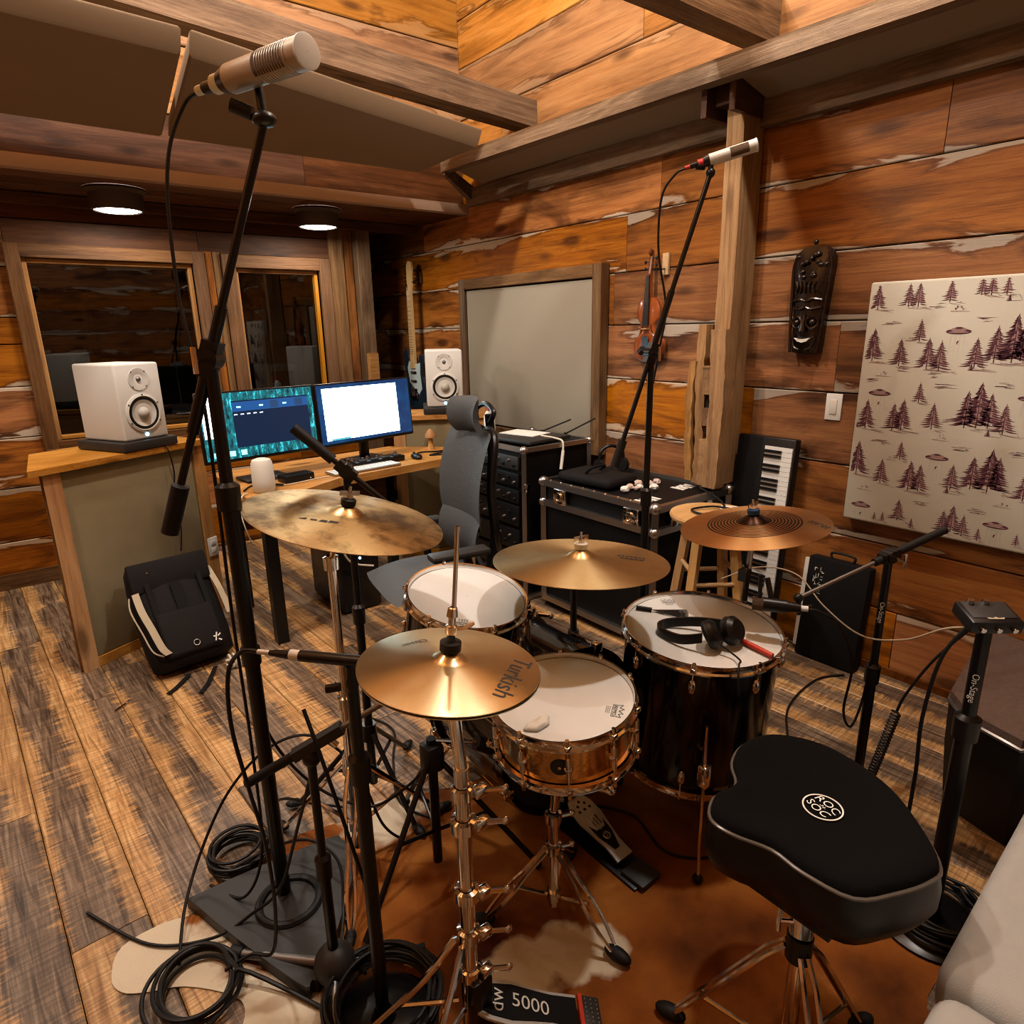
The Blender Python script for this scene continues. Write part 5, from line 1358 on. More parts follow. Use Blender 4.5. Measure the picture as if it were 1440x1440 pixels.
# drums ---------------------------------------------------------------------
simple('shell_black', (0.003, 0.002, 0.002), 0.12, coat=0.25, spec=0.3)
simple('shell_brass', (0.66, 0.40, 0.15), 0.16, 1.0, bump=0.15, bscale=60, var=0.2, vscale=14)
def crown(mb, M, s_, c, up):
    """printed drum head mark: word with a little crown over it"""
    pass
def head_logo(t, Mw, pos, up, size, word='REMO'):
    up = V((up[0], up[1], 0)).normalized(); rt = V((up.y, -up.x, 0))
    def at(a, b, z=0.0012): q = V((pos[0], pos[1], 0)) + rt*a + up*b; return V((q.x, q.y, z))
    mb = MB()
    mb.text(word, size, None, 0.0001, lambda p: at(p.x, p.y))
    w_ = size*1.55
    pts = [(-w_, -size*0.45), (w_, -size*0.45), (w_, size*0.5), (w_*1.08, size*1.3), (w_*0.55, size*0.75), (w_*0.42, size*1.6), (0.0, size*0.75), (-w_*0.42, size*1.6), (-w_*0.55, size*0.75), (-w_*1.08, size*1.3), (-w_, size*0.5)]
    for (a, b), (c, d) in zip(pts, pts[1:] + pts[:1]):
        e = V((c - a, d - b, 0)); n_ = V((-e.y, e.x, 0)).normalized()*size*0.05
        mb.add([at(a + n_.x, b + n_.y), at(c + n_.x, d + n_.y), at(c - n_.x, d - n_.y), at(a - n_.x, b - n_.y)], [(0, 1, 2, 3)])
    for k in range(3):
        for q in range(4): mb.add([at(-w_*0.6 + q*w_*0.32, -size*(0.85 + 0.3*k)), at(-w_*0.4 + q*w_*0.32, -size*(0.85 + 0.3*k)), at(-w_*0.4 + q*w_*0.32, -size*(0.95 + 0.3*k)), at(-w_*0.6 + q*w_*0.32, -size*(0.95 + 0.3*k))], [(0, 1, 2, 3)])
    return local_part(mb, 'printed_logo', 'ink', t, Mw, smooth=0)
def drum(name, label, c, n_, Rh, depth, shell, nl, lug='short', a0=0.2, logo=None, hoop_h=0.024):
    """c is the centre of the batter rim plane, Rh the outer hoop radius"""
    Mw = nframe(c, n_)
    base = Mw @ V((0, 0, -depth))
    t = thing(name, label, 'drum', base)
    Rs = Rh - 0.012
    local_part(MB().lathe([(Rs - 0.004, -0.012), (Rs, -0.014), (Rs, -depth + 0.014), (Rs - 0.004, -depth + 0.012)], 64), 'shell', shell, t, Mw)
    local_part(MB().lathe([(0.001, -0.010), (Rh*0.5, -0.010), (Rs - 0.004, -0.010), (Rs + 0.001, -0.014)], 64), 'head', 'drum_head', t, Mw)
    local_part(MB().lathe([(0.001, -depth + 0.010), (Rs - 0.004, -depth + 0.010), (Rs + 0.001, -depth + 0.014)], 48), 'bottom_head', 'drum_head', t, Mw)
    hp = [(Rs + 0.001, -0.012), (Rs + 0.004, 0.0), (Rs + 0.009, 0.001), (Rh - 0.004, -0.003), (Rh - 0.004, -hoop_h + 0.006), (Rh + 0.002, -hoop_h + 0.002), (Rh + 0.002, -hoop_h - 0.003), (Rs + 0.003, -hoop_h - 0.002)]
    local_part(MB().lathe(hp, 64), 'top_hoop', 'chrome', t, Mw)
    local_part(MB().lathe([(r_, -depth - z) for r_, z in hp], 64), 'bottom_hoop', 'chrome', t, Mw)
    for k in range(nl):
        a = a0 + 2*math.pi*k/nl
        d = V((math.cos(a), math.sin(a), 0))
        mb = MB(Mw)
        if lug == 'tube':
            mb.cyl(d*(Rs + 0.010) + V((0, 0, -0.045)), d*(Rs + 0.010) + V((0, 0, -depth + 0.045)), 0.007, n=10)
            mb.sphere(d*(Rs + 0.006) + V((0, 0, -depth*0.5)), 0.012, 8, 6)
            lg = mb.build('lug', 'chrome', t)
            ends = (1, -1)
        else:
            mb.sphere(d*(Rs + 0.006) + V((0, 0, -0.070)), 0.012, 10, 8, (1, 1, 2.1), None)
            lg = mb.build('lug', 'chrome', t)
            mb2 = MB(Mw).sphere(d*(Rs + 0.006) + V((0, 0, -depth + 0.070)), 0.012, 10, 8, (1, 1, 2.1)).build('lug', 'chrome', t)
            MB(Mw).cyl(d*(Rh - 0.001) + V((0, 0, -depth - 0.004)), d*(Rh - 0.001) + V((0, 0, -depth + 0.06)), 0.003, n=6).rbox(d*(Rh - 0.001) + V((0, 0, -depth + 0.016)), (0.016, 0.016, 0.014), 0.003).build('tension_rod', 'chrome', mb2)
            ends = (1,)
        for e in ends:
            z0 = 0.004 if e > 0 else -depth - 0.004
            MB(Mw).cyl(d*(Rh - 0.001) + V((0, 0, z0)), d*(Rh - 0.001) + V((0, 0, z0 - e*0.062)), 0.003, n=6).cyl(d*(Rh - 0.001) + V((0, 0, z0 + e*0.004)), d*(Rh - 0.001) + V((0, 0, z0 - e*0.008)), 0.0055, n=6).rbox(d*(Rh - 0.001) + V((0, 0, z0 - e*0.018)), (0.016, 0.016, 0.014), 0.003).build('tension_rod', 'chrome', lg)
    if logo: head_logo(t, Mw @ Matrix.Translation((0, 0, -0.010)), logo[0], logo[1], logo[2])
    return t, Mw

SNC, SNN = V((0.997, 1.088, 0.708)), V((-0.10, -0.04, 1))
sn, Ms = drum('snare_drum', 'brass snare drum with chrome hoops and white head', SNC, SNN, 0.187, 0.155, 'shell_brass', 10, 'tube', 0.25, logo=((0.052, -0.128), (0.55, -0.83), 0.014))
bd = MB(Ms).lathe([(0.001, 0.003), (0.010, 0.002), (0.022, 0.001), (0.022, -0.002)], 24, (0, 0, 0), None)
d_ = V((-0.72, -0.69, 0)).normalized()
bx_ = frame(d_*0.176 + V((0, 0, -0.078)), (-d_.y, d_.x, 0), (0, 0, 1))
MB(Ms @ bx_).lathe([(0.001, 0.003), (0.006, 0.003), (0.022, 0.001), (0.023, -0.002)], 24).build('badge', 'ink', sn)
MB(Ms @ bx_).lathe([(0.001, 0.0045), (0.004, 0.004), (0.005, 0.002)], 12).build('badge_vent', 'chrome', sn)
MB(Ms).rbox(V((0.40, 0.92, 0)).normalized()*0.19 + V((0, 0, -0.08)), (0.03, 0.03, 0.08), 0.006).build('strainer', 'chrome', sn)
pk = V((-0.118, -0.042, -0.008))
mb = MB(Ms); rr_ = random.Random(2)
mb.ring_loft([[pk + V((0.034*math.cos(a)*k*(1 + 0.25*math.sin(3*a)), 0.022*math.sin(a)*k*(1 + 0.2*math.cos(2*a)), h)) for a in [2*math.pi*i/14 for i in range(14)]] for k, h in ((1.0, 0.0), (1.02, 0.004), (0.7, 0.010), (0.3, 0.006), (0.05, 0.009))])
gp = mb.build('gel_damper', 'white_matte', None, origin=Ms @ pk, smooth=60)
tag(gp, 'folded bit of white paper lying on the brass snare head', 'damper')

TMC, TMN = V((1.015, 1.535, 0.832)), V((0.04, -0.22, 1))
tm, Mt = drum('rack_tom', 'black rack tom with chrome hoop and white head', TMC, TMN, 0.187, 0.225, 'shell_black', 6, 'short', 0.35, logo=((-0.095, -0.118), (-0.60, -0.80), 0.015))
FTC, FTN = V((1.585, 1.100, 0.708)), V((-0.02, -0.07, 1))
ft, Mf = drum('floor_tom', 'tall black floor tom with chrome hoops and legs', FTC, FTN, 0.242, 0.455, 'shell_black', 8, 'short', 0.55, logo=((0.055, 0.175), (0.6, 0.8), 0.013))
for k, a in enumerate((R(222), R(342), R(102))):
    d = V((math.cos(a), math.sin(a), 0))
    p = FTC + d*0.252
    MB().rbox((p.x, p.y, 0.36), (0.032, 0.032, 0.075), 0.008).cyl((p.x - d.x*0.01, p.y - d.y*0.01, 0.38), (p.x + d.x*0.01, p.y + d.y*0.01, 0.38), 0.014, n=12).build('leg_bracket', 'chrome', ft)
    lg = MB().tube([(p.x, p.y, 0.52), (p.x, p.y, 0.12), (p.x + d.x*0.015, p.y + d.y*0.015, 0.075), (p.x + d.x*0.02, p.y + d.y*0.02, 0.02)], 0.0055, 8).build('leg', 'chrome', ft)
    MB().sphere((p.x + d.x*0.02, p.y + d.y*0.02, 0.017), 0.016, 10, 8).build('rubber_foot', 'black_rubber', lg)

# bass drum -------------------------------------------------------------------
BX, BY0, BY1, BR, BZ = 1.315, 1.40, 1.82, 0.28, 0.30
bdm = thing('bass_drum', 'black bass drum lying on its side behind the snare', 'drum', (BX, (BY0 + BY1)/2, 0))
Mb = Matrix.Translation((BX, BY0, BZ)) @ Matrix.Rotation(R(-90), 4, 'X')      # local z runs +y
local_part(MB().lathe([(BR, 0.01), (BR, BY1 - BY0 - 0.01)], 64), 'shell', 'shell_black', bdm, Mb)
for z0, nm in ((0.0, 'batter_head'), (BY1 - BY0, 'front_head')):
    local_part(MB().lathe([(0.001, z0), (BR, z0)], 64), nm, 'charcoal', bdm, Mb)
for z0 in (-0.012, BY1 - BY0 - 0.026):
    local_part(MB().lathe([(BR - 0.004, z0), (BR + 0.016, z0), (BR + 0.016, z0 + 0.038), (BR - 0.004, z0 + 0.038), (BR - 0.004, z0)], 64), 'wooden_hoop', 'shell_black', bdm, Mb)
for e in (0, 1):
    for k in range(8):
        a = R(22.5) + 2*math.pi*k/8
        d = V((math.cos(a), math.sin(a), 0))
        z0 = 0.0 if e == 0 else BY1 - BY0
        sg_ = 1 if e == 0 else -1
        cw_ = MB(Mb).rbox(d*(BR + 0.014) + V((0, 0, z0 - sg_*0.004)), (0.035, 0.035, 0.03), 0.006).build('claw', 'chrome', bdm)
        MB(Mb).cyl(d*(BR + 0.026) + V((0, 0, z0)), d*(BR + 0.020) + V((0, 0, z0 + sg_*0.12)), 0.003, n=6).build('tension_rod', 'chrome', cw_)
for s_ in (-1, 1):
    MB().tube([(BX + s_*0.24, 1.72, 0.22), (BX + s_*0.36, 1.80, 0.012)], 0.006, 8).build('spur', 'chrome', bdm)
# tom arm between bass drum and rack tom
MB().cyl((BX - 0.02, 1.60, 0.57), (BX - 0.02, 1.60, 0.70), 0.014, n=12).build('tom_post', 'chrome', bdm)
MB().tube(spline([(BX - 0.02, 1.60, 0.70), (BX - 0.06, 1.59, 0.715), (1.20, 1.565, 0.70), (1.205, 1.56, 0.70)], 4), 0.010, 8).build('tom_arm', 'chrome', bdm)
MB().rbox((BX - 0.02, 1.60, 0.665), (0.05, 0.05, 0.04), 0.006).cyl((BX, 1.56, 0.665), (BX + 0.02, 1.53, 0.665), 0.007, n=8).sphere((BX + 0.024, 1.525, 0.665), 0.011, 8, 6).build('tom_clamp', 'chrome', bdm)

# kick pedal -----------------------------------------------------------------------
kp = thing('kick_pedal', 'silver kick pedal with black heel plate on the cowhide rug', 'pedal', (1.255, 1.17, 0))
ka, kb_ = V((1.255, 1.315, 0.115)), V((1.262, 1.085, 0.035))
Km2 = frame(ka, kb_ - ka, (1, 0, 0))
if (Km2.to_3x3() @ V((0, 0, 1))).z < 0: Km2 = frame(ka, kb_ - ka, (-1, 0, 0))
Lk = (kb_ - ka).length
prof = [(0.0, 0.030), (0.03, 0.044), (0.08, 0.047), (0.13, 0.038), (0.18, 0.030), (Lk - 0.01, 0.033)]
ol = prof + [(x, -y) for x, y in prof[::-1]]
fb2 = MB(Km2).prism(ol, -0.007, 0.0).build('footboard', 'pedal_silver', kp, smooth=0)
MB(Km2).prism([(0.015, 0.022), (0.05, 0.035), (0.09, 0.035), (0.125, 0.018), (0.125, -0.018), (0.09, -0.035), (0.05, -0.035), (0.015, -0.022)], 0.0, 0.003).build('raised_plate', 'pedal_silver', fb2, smooth=0)
MB(Km2).prism([(0.10, 0.030), (0.145, 0.028), (0.20, 0.010), (0.20, -0.010), (0.145, -0.028), (0.10, -0.030), (0.13, 0.0)], 0.0, 0.002).build('inlay', 'black_matte', fb2, smooth=0)
for y in (-0.012, 0.0, 0.012):
    MB(Km2).box((0.098, y, 0.005), (0.034, 0.006, 0.004)).build('rib', 'chrome', fb2, smooth=0)
for (x, y) in ((0.02, 0), (0.032, 0.015), (0.032, -0.015), (0.05, 0.022), (0.05, 0.0), (0.05, -0.022)):
    MB(Km2).cyl((x, y, 0.002), (x, y, 0.0036), 0.005, n=10).build('hole', 'ink', fb2)
MB(Km2).torus((0.152, 0, 0.003), 0.011, 0.003, n=16, k=6).box((0.152, 0, 0.003), (0.012, 0.004, 0.003)).build('emblem', 'alu', fb2)
MB(TRZ((1.265, 1.035, 0), R(2))).rbox((0, 0, 0.018), (0.085, 0.085, 0.016), 0.004).build('heel_plate', 'charcoal', kp)
MB().rbox((1.26, 1.19, 0.006), (0.10, 0.36, 0.012), 0.003).build('base_plate', 'black_metal', kp)
for s_ in (-1, 1):
    MB().bar((1.255 + s_*0.05, 1.335, 0.0), (1.255 + s_*0.05, 1.335, 0.20), 0.018, 0.03, (0, 1, 0)).build('upright', 'chrome', kp, smooth=0)
MB().cyl((1.195, 1.335, 0.195), (1.315, 1.335, 0.195), 0.009, n=12).build('axle', 'chrome', kp)
MB().tube([(1.255, 1.335, 0.195), (1.255, 1.30, 0.40)], 0.004, 8).build('beater_rod', 'chrome', kp)
MB().cyl((1.255, 1.275, 0.40), (1.255, 1.33, 0.41), 0.026, n=18).build('beater', 'white_matte', kp)
MB().tube([(1.255, 1.325, 0.19), (1.255, 1.315, 0.12)], 0.007, 6).build('chain', 'grey_metal', kp)

# snare stand ---------------------------------------------------------------------
sx_, sy_ = 0.972, 1.098
ss = thing('snare_stand', 'chrome double braced snare stand holding the brass snare', 'drum stand', (sx_, sy_, 0))
MB().cyl((sx_, sy_, 0.05), (sx_, sy_, 0.34), 0.014, n=14).build('lower_tube', 'chrome', ss)
MB().cyl((sx_, sy_, 0.34), (sx_ + 0.012, sy_, 0.50), 0.011, n=14).build('upper_tube', 'chrome', ss)
for z in (0.24, 0.34): 
    c_ = MB().lathe([(0.014, -0.016), (0.022, -0.014), (0.022, 0.014), (0.014, 0.016)], 16, (sx_, sy_, z)).build('clamp', 'chrome', ss)
    MB().cyl((sx_ + 0.02, sy_ - 0.01, z), (sx_ + 0.045, sy_ - 0.02, z), 0.006, n=8).sphere((sx_ + 0.048, sy_ - 0.021, z), 0.009, 8, 6).build('wing_bolt', 'chrome', c_)
for k, (fx, fy) in enumerate(((1.015, 0.895), (0.80, 1.205), (1.16, 1.23))):
    d = V((fx - sx_, fy - sy_, 0)); sp_ = d.length; d.normalize(); s_ = V((-d.y, d.x, 0))
    top, fo = V((sx_, sy_, 0.235)) + d*0.022, V((fx, fy, 0.016))
    mid = top.lerp(fo, 0.5)
    mb = MB()
    for q in (-1, 1):
        mb.tube(spline([top + s_*q*0.010, top.lerp(fo, 0.30) + s_*q*0.011, mid + s_*q*0.019, top.lerp(fo, 0.75) + s_*q*0.017, fo + s_*q*0.005], 4), 0.0055, 6)
    lg = mb.build('leg', 'chrome', ss)
    MB().sphere(fo + V((0, 0, 0.006)), 0.021, 14, 10, (1.9, 0.95, 0.8), (0, 0, math.atan2(d.y, d.x))).build('rubber_foot', 'black_rubber', lg)
    MB().tube([V((sx_, sy_, 0.085)) + d*0.015, mid], 0.005, 6).build('brace', 'chrome', lg)
MB().cyl((sx_, sy_, 0.07), (sx_, sy_, 0.10), 0.02, n=12).build('collar', 'chrome', ss)
for k in range(3):
    a = R(20) + k*2*math.pi/3
    rim = Ms @ V((math.cos(a)*0.197, math.sin(a)*0.197, -0.150))
    MB().tube(spline([(sx_ + 0.012, sy_, 0.49), V((sx_, sy_, 0.50)).lerp(rim, 0.5) + V((0, 0, -0.012)), rim + V((0, 0, -0.010)), rim + V((0, 0, 0.010))], 5), 0.007, 8).build('basket_arm', 'chrome', ss)

# crash stand ----------------------------------------------------------------------
kx, ky = 0.648, 1.655
ks = thing('crash_stand', 'chrome cymbal stand carrying the tilted crash cymbal', 'cymbal stand', (kx, ky, 0))
MB().cyl((kx, ky, 0.04), (kx, ky, 0.55), 0.0165, n=14).build('lower_tube', 'chrome', ks)
MB().cyl((kx, ky, 0.55), (kx, ky, 1.00), 0.0125, n=14).build('upper_tube', 'chrome', ks)
for z in (0.55, 0.985): MB().lathe([(0.012, -0.022), (0.021, -0.018), (0.022, 0.018), (0.012, 0.022)], 16, (kx, ky, z)).build('clamp', 'chrome', ks)
MB().tube([(kx, ky, 0.99), CC + V((-0.005, 0.035, -0.02)), CC + CN.normalized()*0.01], 0.008, 8).build('tilter_arm', 'chrome', ks)
tripod(ks, kx, ky, 0.34, 0.30, mat='chrome', r=0.009, a0=R(0))
wing_top(ks, CC + CN.normalized()*0.036, CN, 'black_rubber', 'alu', 0.05)
# ride stand -------------------------------------------------------------------------
rx_, ry_ = 1.80, 1.90
rs_ = thing('ride_stand', 'black boom cymbal stand holding the plain ride cymbal', 'cymbal stand', (rx_, ry_, 0))
MB().cyl((rx_, ry_, 0.04), (rx_, ry_, 0.72), 0.0145, n=14).build('tube', 'black_metal', rs_)
MB().lathe([(0.012, -0.025), (0.024, -0.02), (0.024, 0.02), (0.012, 0.025)], 16, (rx_, ry_, 0.71)).build('clamp', 'black_metal', rs_)
MB().tube([(rx_ + 0.12, ry_ + 0.13, 0.66), (rx_, ry_, 0.735), RC + V((0.02, 0.02, -0.05)), RC + V((0, 0, -0.02))], 0.008, 8).build('boom_arm', 'chrome', rs_)
tripod(rs_, rx_, ry_, 0.30, 0.27, mat='black_metal', r=0.009, a0=R(75))
wing_top(rs_, RC + RN.normalized()*0.036, RN, 'white_matte', 'chrome', 0.05)
# effects cymbal stand ----------------------------------------------------------------
ex_, ey_ = 1.875, 1.150
es = thing('effects_cymbal_stand', 'chrome straight cymbal stand behind the floor tom', 'cymbal stand', (ex_, ey_, 0))
MB().cyl((ex_, ey_, 0.04), (ex_, ey_, 0.60), 0.015, n=14).build('lower_tube', 'black_metal', es)
MB().cyl((ex_, ey_, 0.60), (XC.x, XC.y, 0.94), 0.010, n=14).build('upper_tube', 'alu', es)
MB().lathe([(0.012, -0.02), (0.024, -0.016), (0.024, 0.016), (0.012, 0.02)], 16, (ex_, ey_, 0.60)).box((ex_ - 0.03, ey_ - 0.02, 0.80), (0.03, 0.03, 0.04)).build('clamp', 'black_metal', es)
MB().tube([(ex_, ey_, 0.82), (ex_ - 0.03, ey_ - 0.03, 0.80), (ex_ - 0.05, ey_ - 0.04, 0.72)], 0.009, 8).build('side_rod', 'black_metal', es)
tripod(es, ex_, ey_, 0.28, 0.19, mat='black_metal', r=0.009, a0=R(-30))
simple('felt_blue', (0.01, 0.05, 0.14), 0.8)
wing_top(es, XC + XN.normalized()*0.040, XN, 'felt_blue', 'chrome', 0.05)
# throne ----------------------------------------------------------------------------
simple('throne_velour', (0.0022, 0.002, 0.002), 0.95, bump=0.35, bscale=160, spec=0.12)
simple('throne_vinyl', (0.0025, 0.0022, 0.0022), 0.35, spec=0.3)
simple('piping', (0.10, 0.085, 0.07), 0.25)
tx, ty = 1.095, 0.478
th = thing('drum_throne', 'black velour saddle drum throne with round white emblem', 'drum throne', (tx, ty, 0))
so_ = [(1.026, 0.659), (1.080, 0.690), (1.128, 0.683), (1.165, 0.690), (1.215, 0.735), (1.290, 0.757), (1.376, 0.735), (1.430, 0.655), (1.432, 0.560), (1.395, 0.455), (1.320, 0.365), (1.249, 0.307), (1.195, 0.308), (1.125, 0.334), (1.055, 0.377), (1.040, 0.464), (1.046, 0.531), (1.022, 0.605)]
so2 = spline([(x, y, 0) for x, y in so_], 4, True)
cx_, cy_ = 1.215, 0.525
def sring(k, z, dome=0.0): return [V((cx_ + (p.x - cx_)*k, cy_ + (p.y - cy_)*k, z)) for p in so2]
MB().ring_loft([sring(0.90, 0.475), sring(0.97, 0.485), sring(1.035, 0.52), sring(1.04, 0.56), sring(1.0, 0.598)], cap1=False).build('side_band', 'throne_vinyl', th, smooth=60)
MB().ring_loft([sring(1.0, 0.598), sring(0.985, 0.611), sring(0.93, 0.619), sring(0.80, 0.616), sring(0.55, 0.608), sring(0.25, 0.604), sring(0.02, 0.603)], cap0=False).build('cushion', 'throne_velour', th, smooth=60)
MB().tube(sring(1.006, 0.598), 0.0042, 8, closed=True).build('piping', 'piping', th)
MB().box((1.17, 0.51, 0.472), (0.22, 0.20, 0.02)).build('seat_plate', 'black_metal', th, smooth=0)
em = frame((1.2275, 0.524, 0.6065), V((-0.017, -0.048, 0)), V((0.048, -0.017, 0)))
lo_ = MB(em)
for rr2, w_ in ((0.039, 0.0032),):
    lo_.ring_loft([[V(((rr2 + dr)*math.cos(2*math.pi*i/48), (rr2 + dr)*math.sin(2*math.pi*i/48), dz)) for i in range(48)] for dr, dz in ((-w_/2, 0.0012), (w_/2, 0.0012), (w_/2, 0.0), (-w_/2, 0.0))], loop=True)
lo_.text('ROC', 0.027, em, 0.0005, lambda p: V((p.x*1.05, p.y + 0.0155 - 6*p.x*p.x, 0.0018)))
lo_.text('-N-', 0.012, em, 0.0005, lambda p: V((p.x, p.y, 0.0018)))
lo_.text('SOC', 0.027, em, 0.0005, lambda p: V((p.x*1.05, p.y - 0.0155 + 6*p.x*p.x, 0.0018)))
lo_.build('emblem', 'paper_white', th, smooth=0)
MB().cyl((tx, ty, 0.40), (tx + 0.02, ty + 0.01, 0.478), 0.024, n=18).build('seat_collar', 'chrome', th)
MB().cyl((tx, ty, 0.34), (tx, ty, 0.40), 0.026, n=16).build('hub', 'black_metal', th)
MB().cyl((tx, ty, 0.06), (tx, ty, 0.34), 0.016, n=16).build('post', 'chrome', th)
MB().tube([(tx, ty, 0.43), (tx - 0.030, ty + 0.030, 0.43)], 0.005, 8).cyl((tx - 0.031, ty + 0.032, 0.405), (tx - 0.031, ty + 0.032, 0.462), 0.005, n=8).build('adjuster_handle', 'chrome', th)
for k, (fx, fy) in enumerate(((1.005, 0.715), (1.33, 0.42), (0.93, 0.27))):
    d = V((fx - tx, fy - ty, 0)).normalized(); s_ = V((-d.y, d.x, 0))
    top, fo = V((tx, ty, 0.365)) + d*0.025, V((fx, fy, 0.016))
    mid = top.lerp(fo, 0.55)
    mb = MB()
    for q in (-1, 1): mb.tube([top + s_*q*0.008, top.lerp(fo, 0.15) + s_*q*0.012 + V((0, 0, 0.012)), top.lerp(fo, 0.8) + s_*q*0.012, fo + s_*q*0.004], 0.006, 6)
    lg = mb.build('leg', 'chrome', th)
    MB().sphere(fo + V((0, 0, 0.004)), 0.021, 14, 10, (1.8, 0.95, 0.8), (0, 0, math.atan2(d.y, d.x))).build('rubber_foot', 'black_rubber', lg)
    MB().tube([V((tx, ty, 0.08)) + d*0.02, top.lerp(fo, 0.72)], 0.005, 6).build('brace', 'chrome', lg)
MB().cyl((tx, ty, 0.06), (tx, ty, 0.10), 0.028, n=14).build('lower_collar', 'chrome', th)

# on the floor tom: headphones, brush, red pencil-like stick ---------------------------
zt = 0.700
hpz = lambda x, y: (FTC - FTN.normalized()*0.010).z - ((x - FTC.x)*FTN.x + (y - FTC.y)*FTN.y)
hd = thing('headphones', 'black over-ear headphones lying on the floor tom head', 'headphones', (1.535, 1.075, hpz(1.535, 1.075)))
hz = hpz(1.535, 1.05)
band = spline([(1.585, 1.02, hz + 0.045), (1.56, 1.10, hz + 0.034), (1.50, 1.165, hz + 0.024), (1.455, 1.155, hz + 0.020), (1.450, 1.08, hz + 0.022), (1.475, 1.02, hz + 0.040)], 6)
ribbon(MB(), band, 0.028, (0.1, 0.1, 1), 0.009).build('headband', 'black_plastic', hd)
for (x, y, z, tl) in ((1.512, 1.012, hz + 0.043, 0.35), (1.572, 0.985, hz + 0.045, -0.25)):
    rm_ = Euler((R(62), 0, R(20) + tl)).to_matrix()
    ec_ = MB().lathe([(0.001, 0.022), (0.030, 0.020), (0.042, 0.008), (0.043, -0.006), (0.020, -0.010), (0.001, -0.010)], 24, (x, y, z), rm_).build('ear_cup', 'black_plastic', hd)
    MB().torus(V((x, y, z)) + rm_ @ V((0, 0, -0.010)), 0.032, 0.012, rm_, n=22, k=8).build('ear_pad', 'black_rubber', ec_)
cable('headphone_cable', 'thin black headphone cable running off the floor tom edge', [(1.50, 0.99, hz + 0.03), (1.51, 0.94, hz + 0.008), (1.485, 0.90, hz + 0.012), (1.455, 0.885, hz + 0.018), (1.435, 0.872, hz - 0.01), (1.43, 0.862, hz - 0.06)], 0.0028)
rs2 = thing('red_brush', 'drum brush with red rubber handle on the floor tom head', 'drum brush', (1.595, 0.93, hpz(1.595, 0.93)))
q0, q1 = V((1.605, 0.985, hpz(1.605, 0.985) + 0.010)), V((1.600, 0.872, hpz(1.6, 0.872) + 0.010))
MB().tube([q0, q0.lerp(q1, 0.5), q1], [0.0075, 0.009, 0.008], 12).build('handle', 'red_plastic', rs2)
MB().tube(spline([q1, q1 + V((-0.005, -0.015, 0.002)), q1 + V((0.004, -0.022, 0.004)), q1 + V((0.006, -0.012, 0.002))], 5), 0.0014, 5).build('wire_loop', 'grey_metal', rs2)
br_ = thing('wire_brush', 'fanned wire drum brush lying on the floor tom head', 'drum brush', (1.545, 1.27, hpz(1.545, 1.27)))
b0 = V((1.515, 1.305, hpz(1.515, 1.305) + 0.008)); b1 = V((1.545, 1.265, hpz(1.545, 1.265) + 0.007))
MB().tube([b0, b1], 0.007, 10).build('handle', 'black_rubber', br_)
mb = MB()
for k in range(18):
    a = math.atan2(-0.075, 0.060) + R(-17 + 2*k)
    e_ = b1 + V((math.cos(a)*0.115, math.sin(a)*0.115, 0)); e_.z = hpz(e_.x, e_.y) + 0.004
    mb.tube([b1, e_], 0.0008, 4)
wf_ = mb.build('wire_fan', 'charcoal', br_); wf_['kind'] = 'stuff'

# ================================================================== MICROPHONE STANDS
def pole_parts(t, x, y, z0, z1, r=0.0125, zsplit=None, mat='black_metal', top=None):
    zs = z0 + (z1 - z0)*0.55 if zsplit is None else zsplit
    MB().cyl((x, y, z0), (x, y, zs), r*1.25, n=14).build('lower_tube', mat, t)
    MB().cyl((x, y, zs), top or (x, y, z1), r, n=14).build('upper_tube', mat, t)
    MB().lathe([(r, -0.035), (r*1.75, -0.030), (r*1.85, 0.028), (r, 0.038)], 16, (x, y, zs)).build('clutch', 'black_plastic', t)

def boom_head(t, c, d, r=0.026):
    """swivel block where the boom crosses the pole, with T handle"""
    c = V(c); d = V(d).normalized()
    s_ = d.cross(V((0, 0, 1))).normalized()
    sw = MB().cyl(c - s_*r*0.9, c + s_*r*0.9, r, n=16).bar(c - d*r*1.6, c + d*r*1.6, r*1.5, r*1.5).build('swivel', 'black_plastic', t)
    MB().cyl(c + s_*r*0.9, c + s_*r*2.8, r*0.22, n=8).cyl(c + s_*r*2.8 - V((0, 0, r*1.1)), c + s_*r*2.8 + V((0, 0, r*1.1)), r*0.24, n=8).build('t_handle', 'chrome', sw)

# --- tall stand with boom over the crash (condenser microphone at the top)
lx, ly = 0.400, 1.628
ls = thing('boom_mic_stand', 'tall black boom microphone stand on a heavy flat base plate', 'microphone stand', (lx, ly, 0))
bpoly = [(0.190, 1.735), (0.215, 1.775), (0.57, 1.745), (0.615, 1.71), (0.61, 1.60), (0.40, 1.33), (0.36, 1.315), (0.325, 1.34)]
MB().prism([(p.x, p.y) for p in spline([(x, y, 0) for x, y in bpoly], 4, True)], 0.004, 0.042).build('base_plate', 'charcoal', ls, smooth=50)
MB().torus((lx, ly - 0.045, 0.043), 0.082, 0.012, n=32, k=8).build('base_ring', 'black_rubber', ls)
pole_parts(ls, lx, ly, 0.04, 1.52, 0.0155, 1.22)
MB().lathe([(0.016, -0.03), (0.024, -0.025), (0.025, 0.02), (0.016, 0.03)], 16, (lx, ly, 0.80)).build('mid_collar', 'black_plastic', ls)
b0, b1 = V((0.262, 1.761, 1.135)), V((0.530, 1.552, 2.030))
bc_ = V((lx, ly, 1.545)); bd_ = (b1 - b0).normalized()
b0 = bc_ - bd_*0.44; b1 = bc_ + bd_*0.515
MB().cyl(b0 + bd_*0.13, b1, 0.0095, n=12).build('boom', 'black_metal', ls)
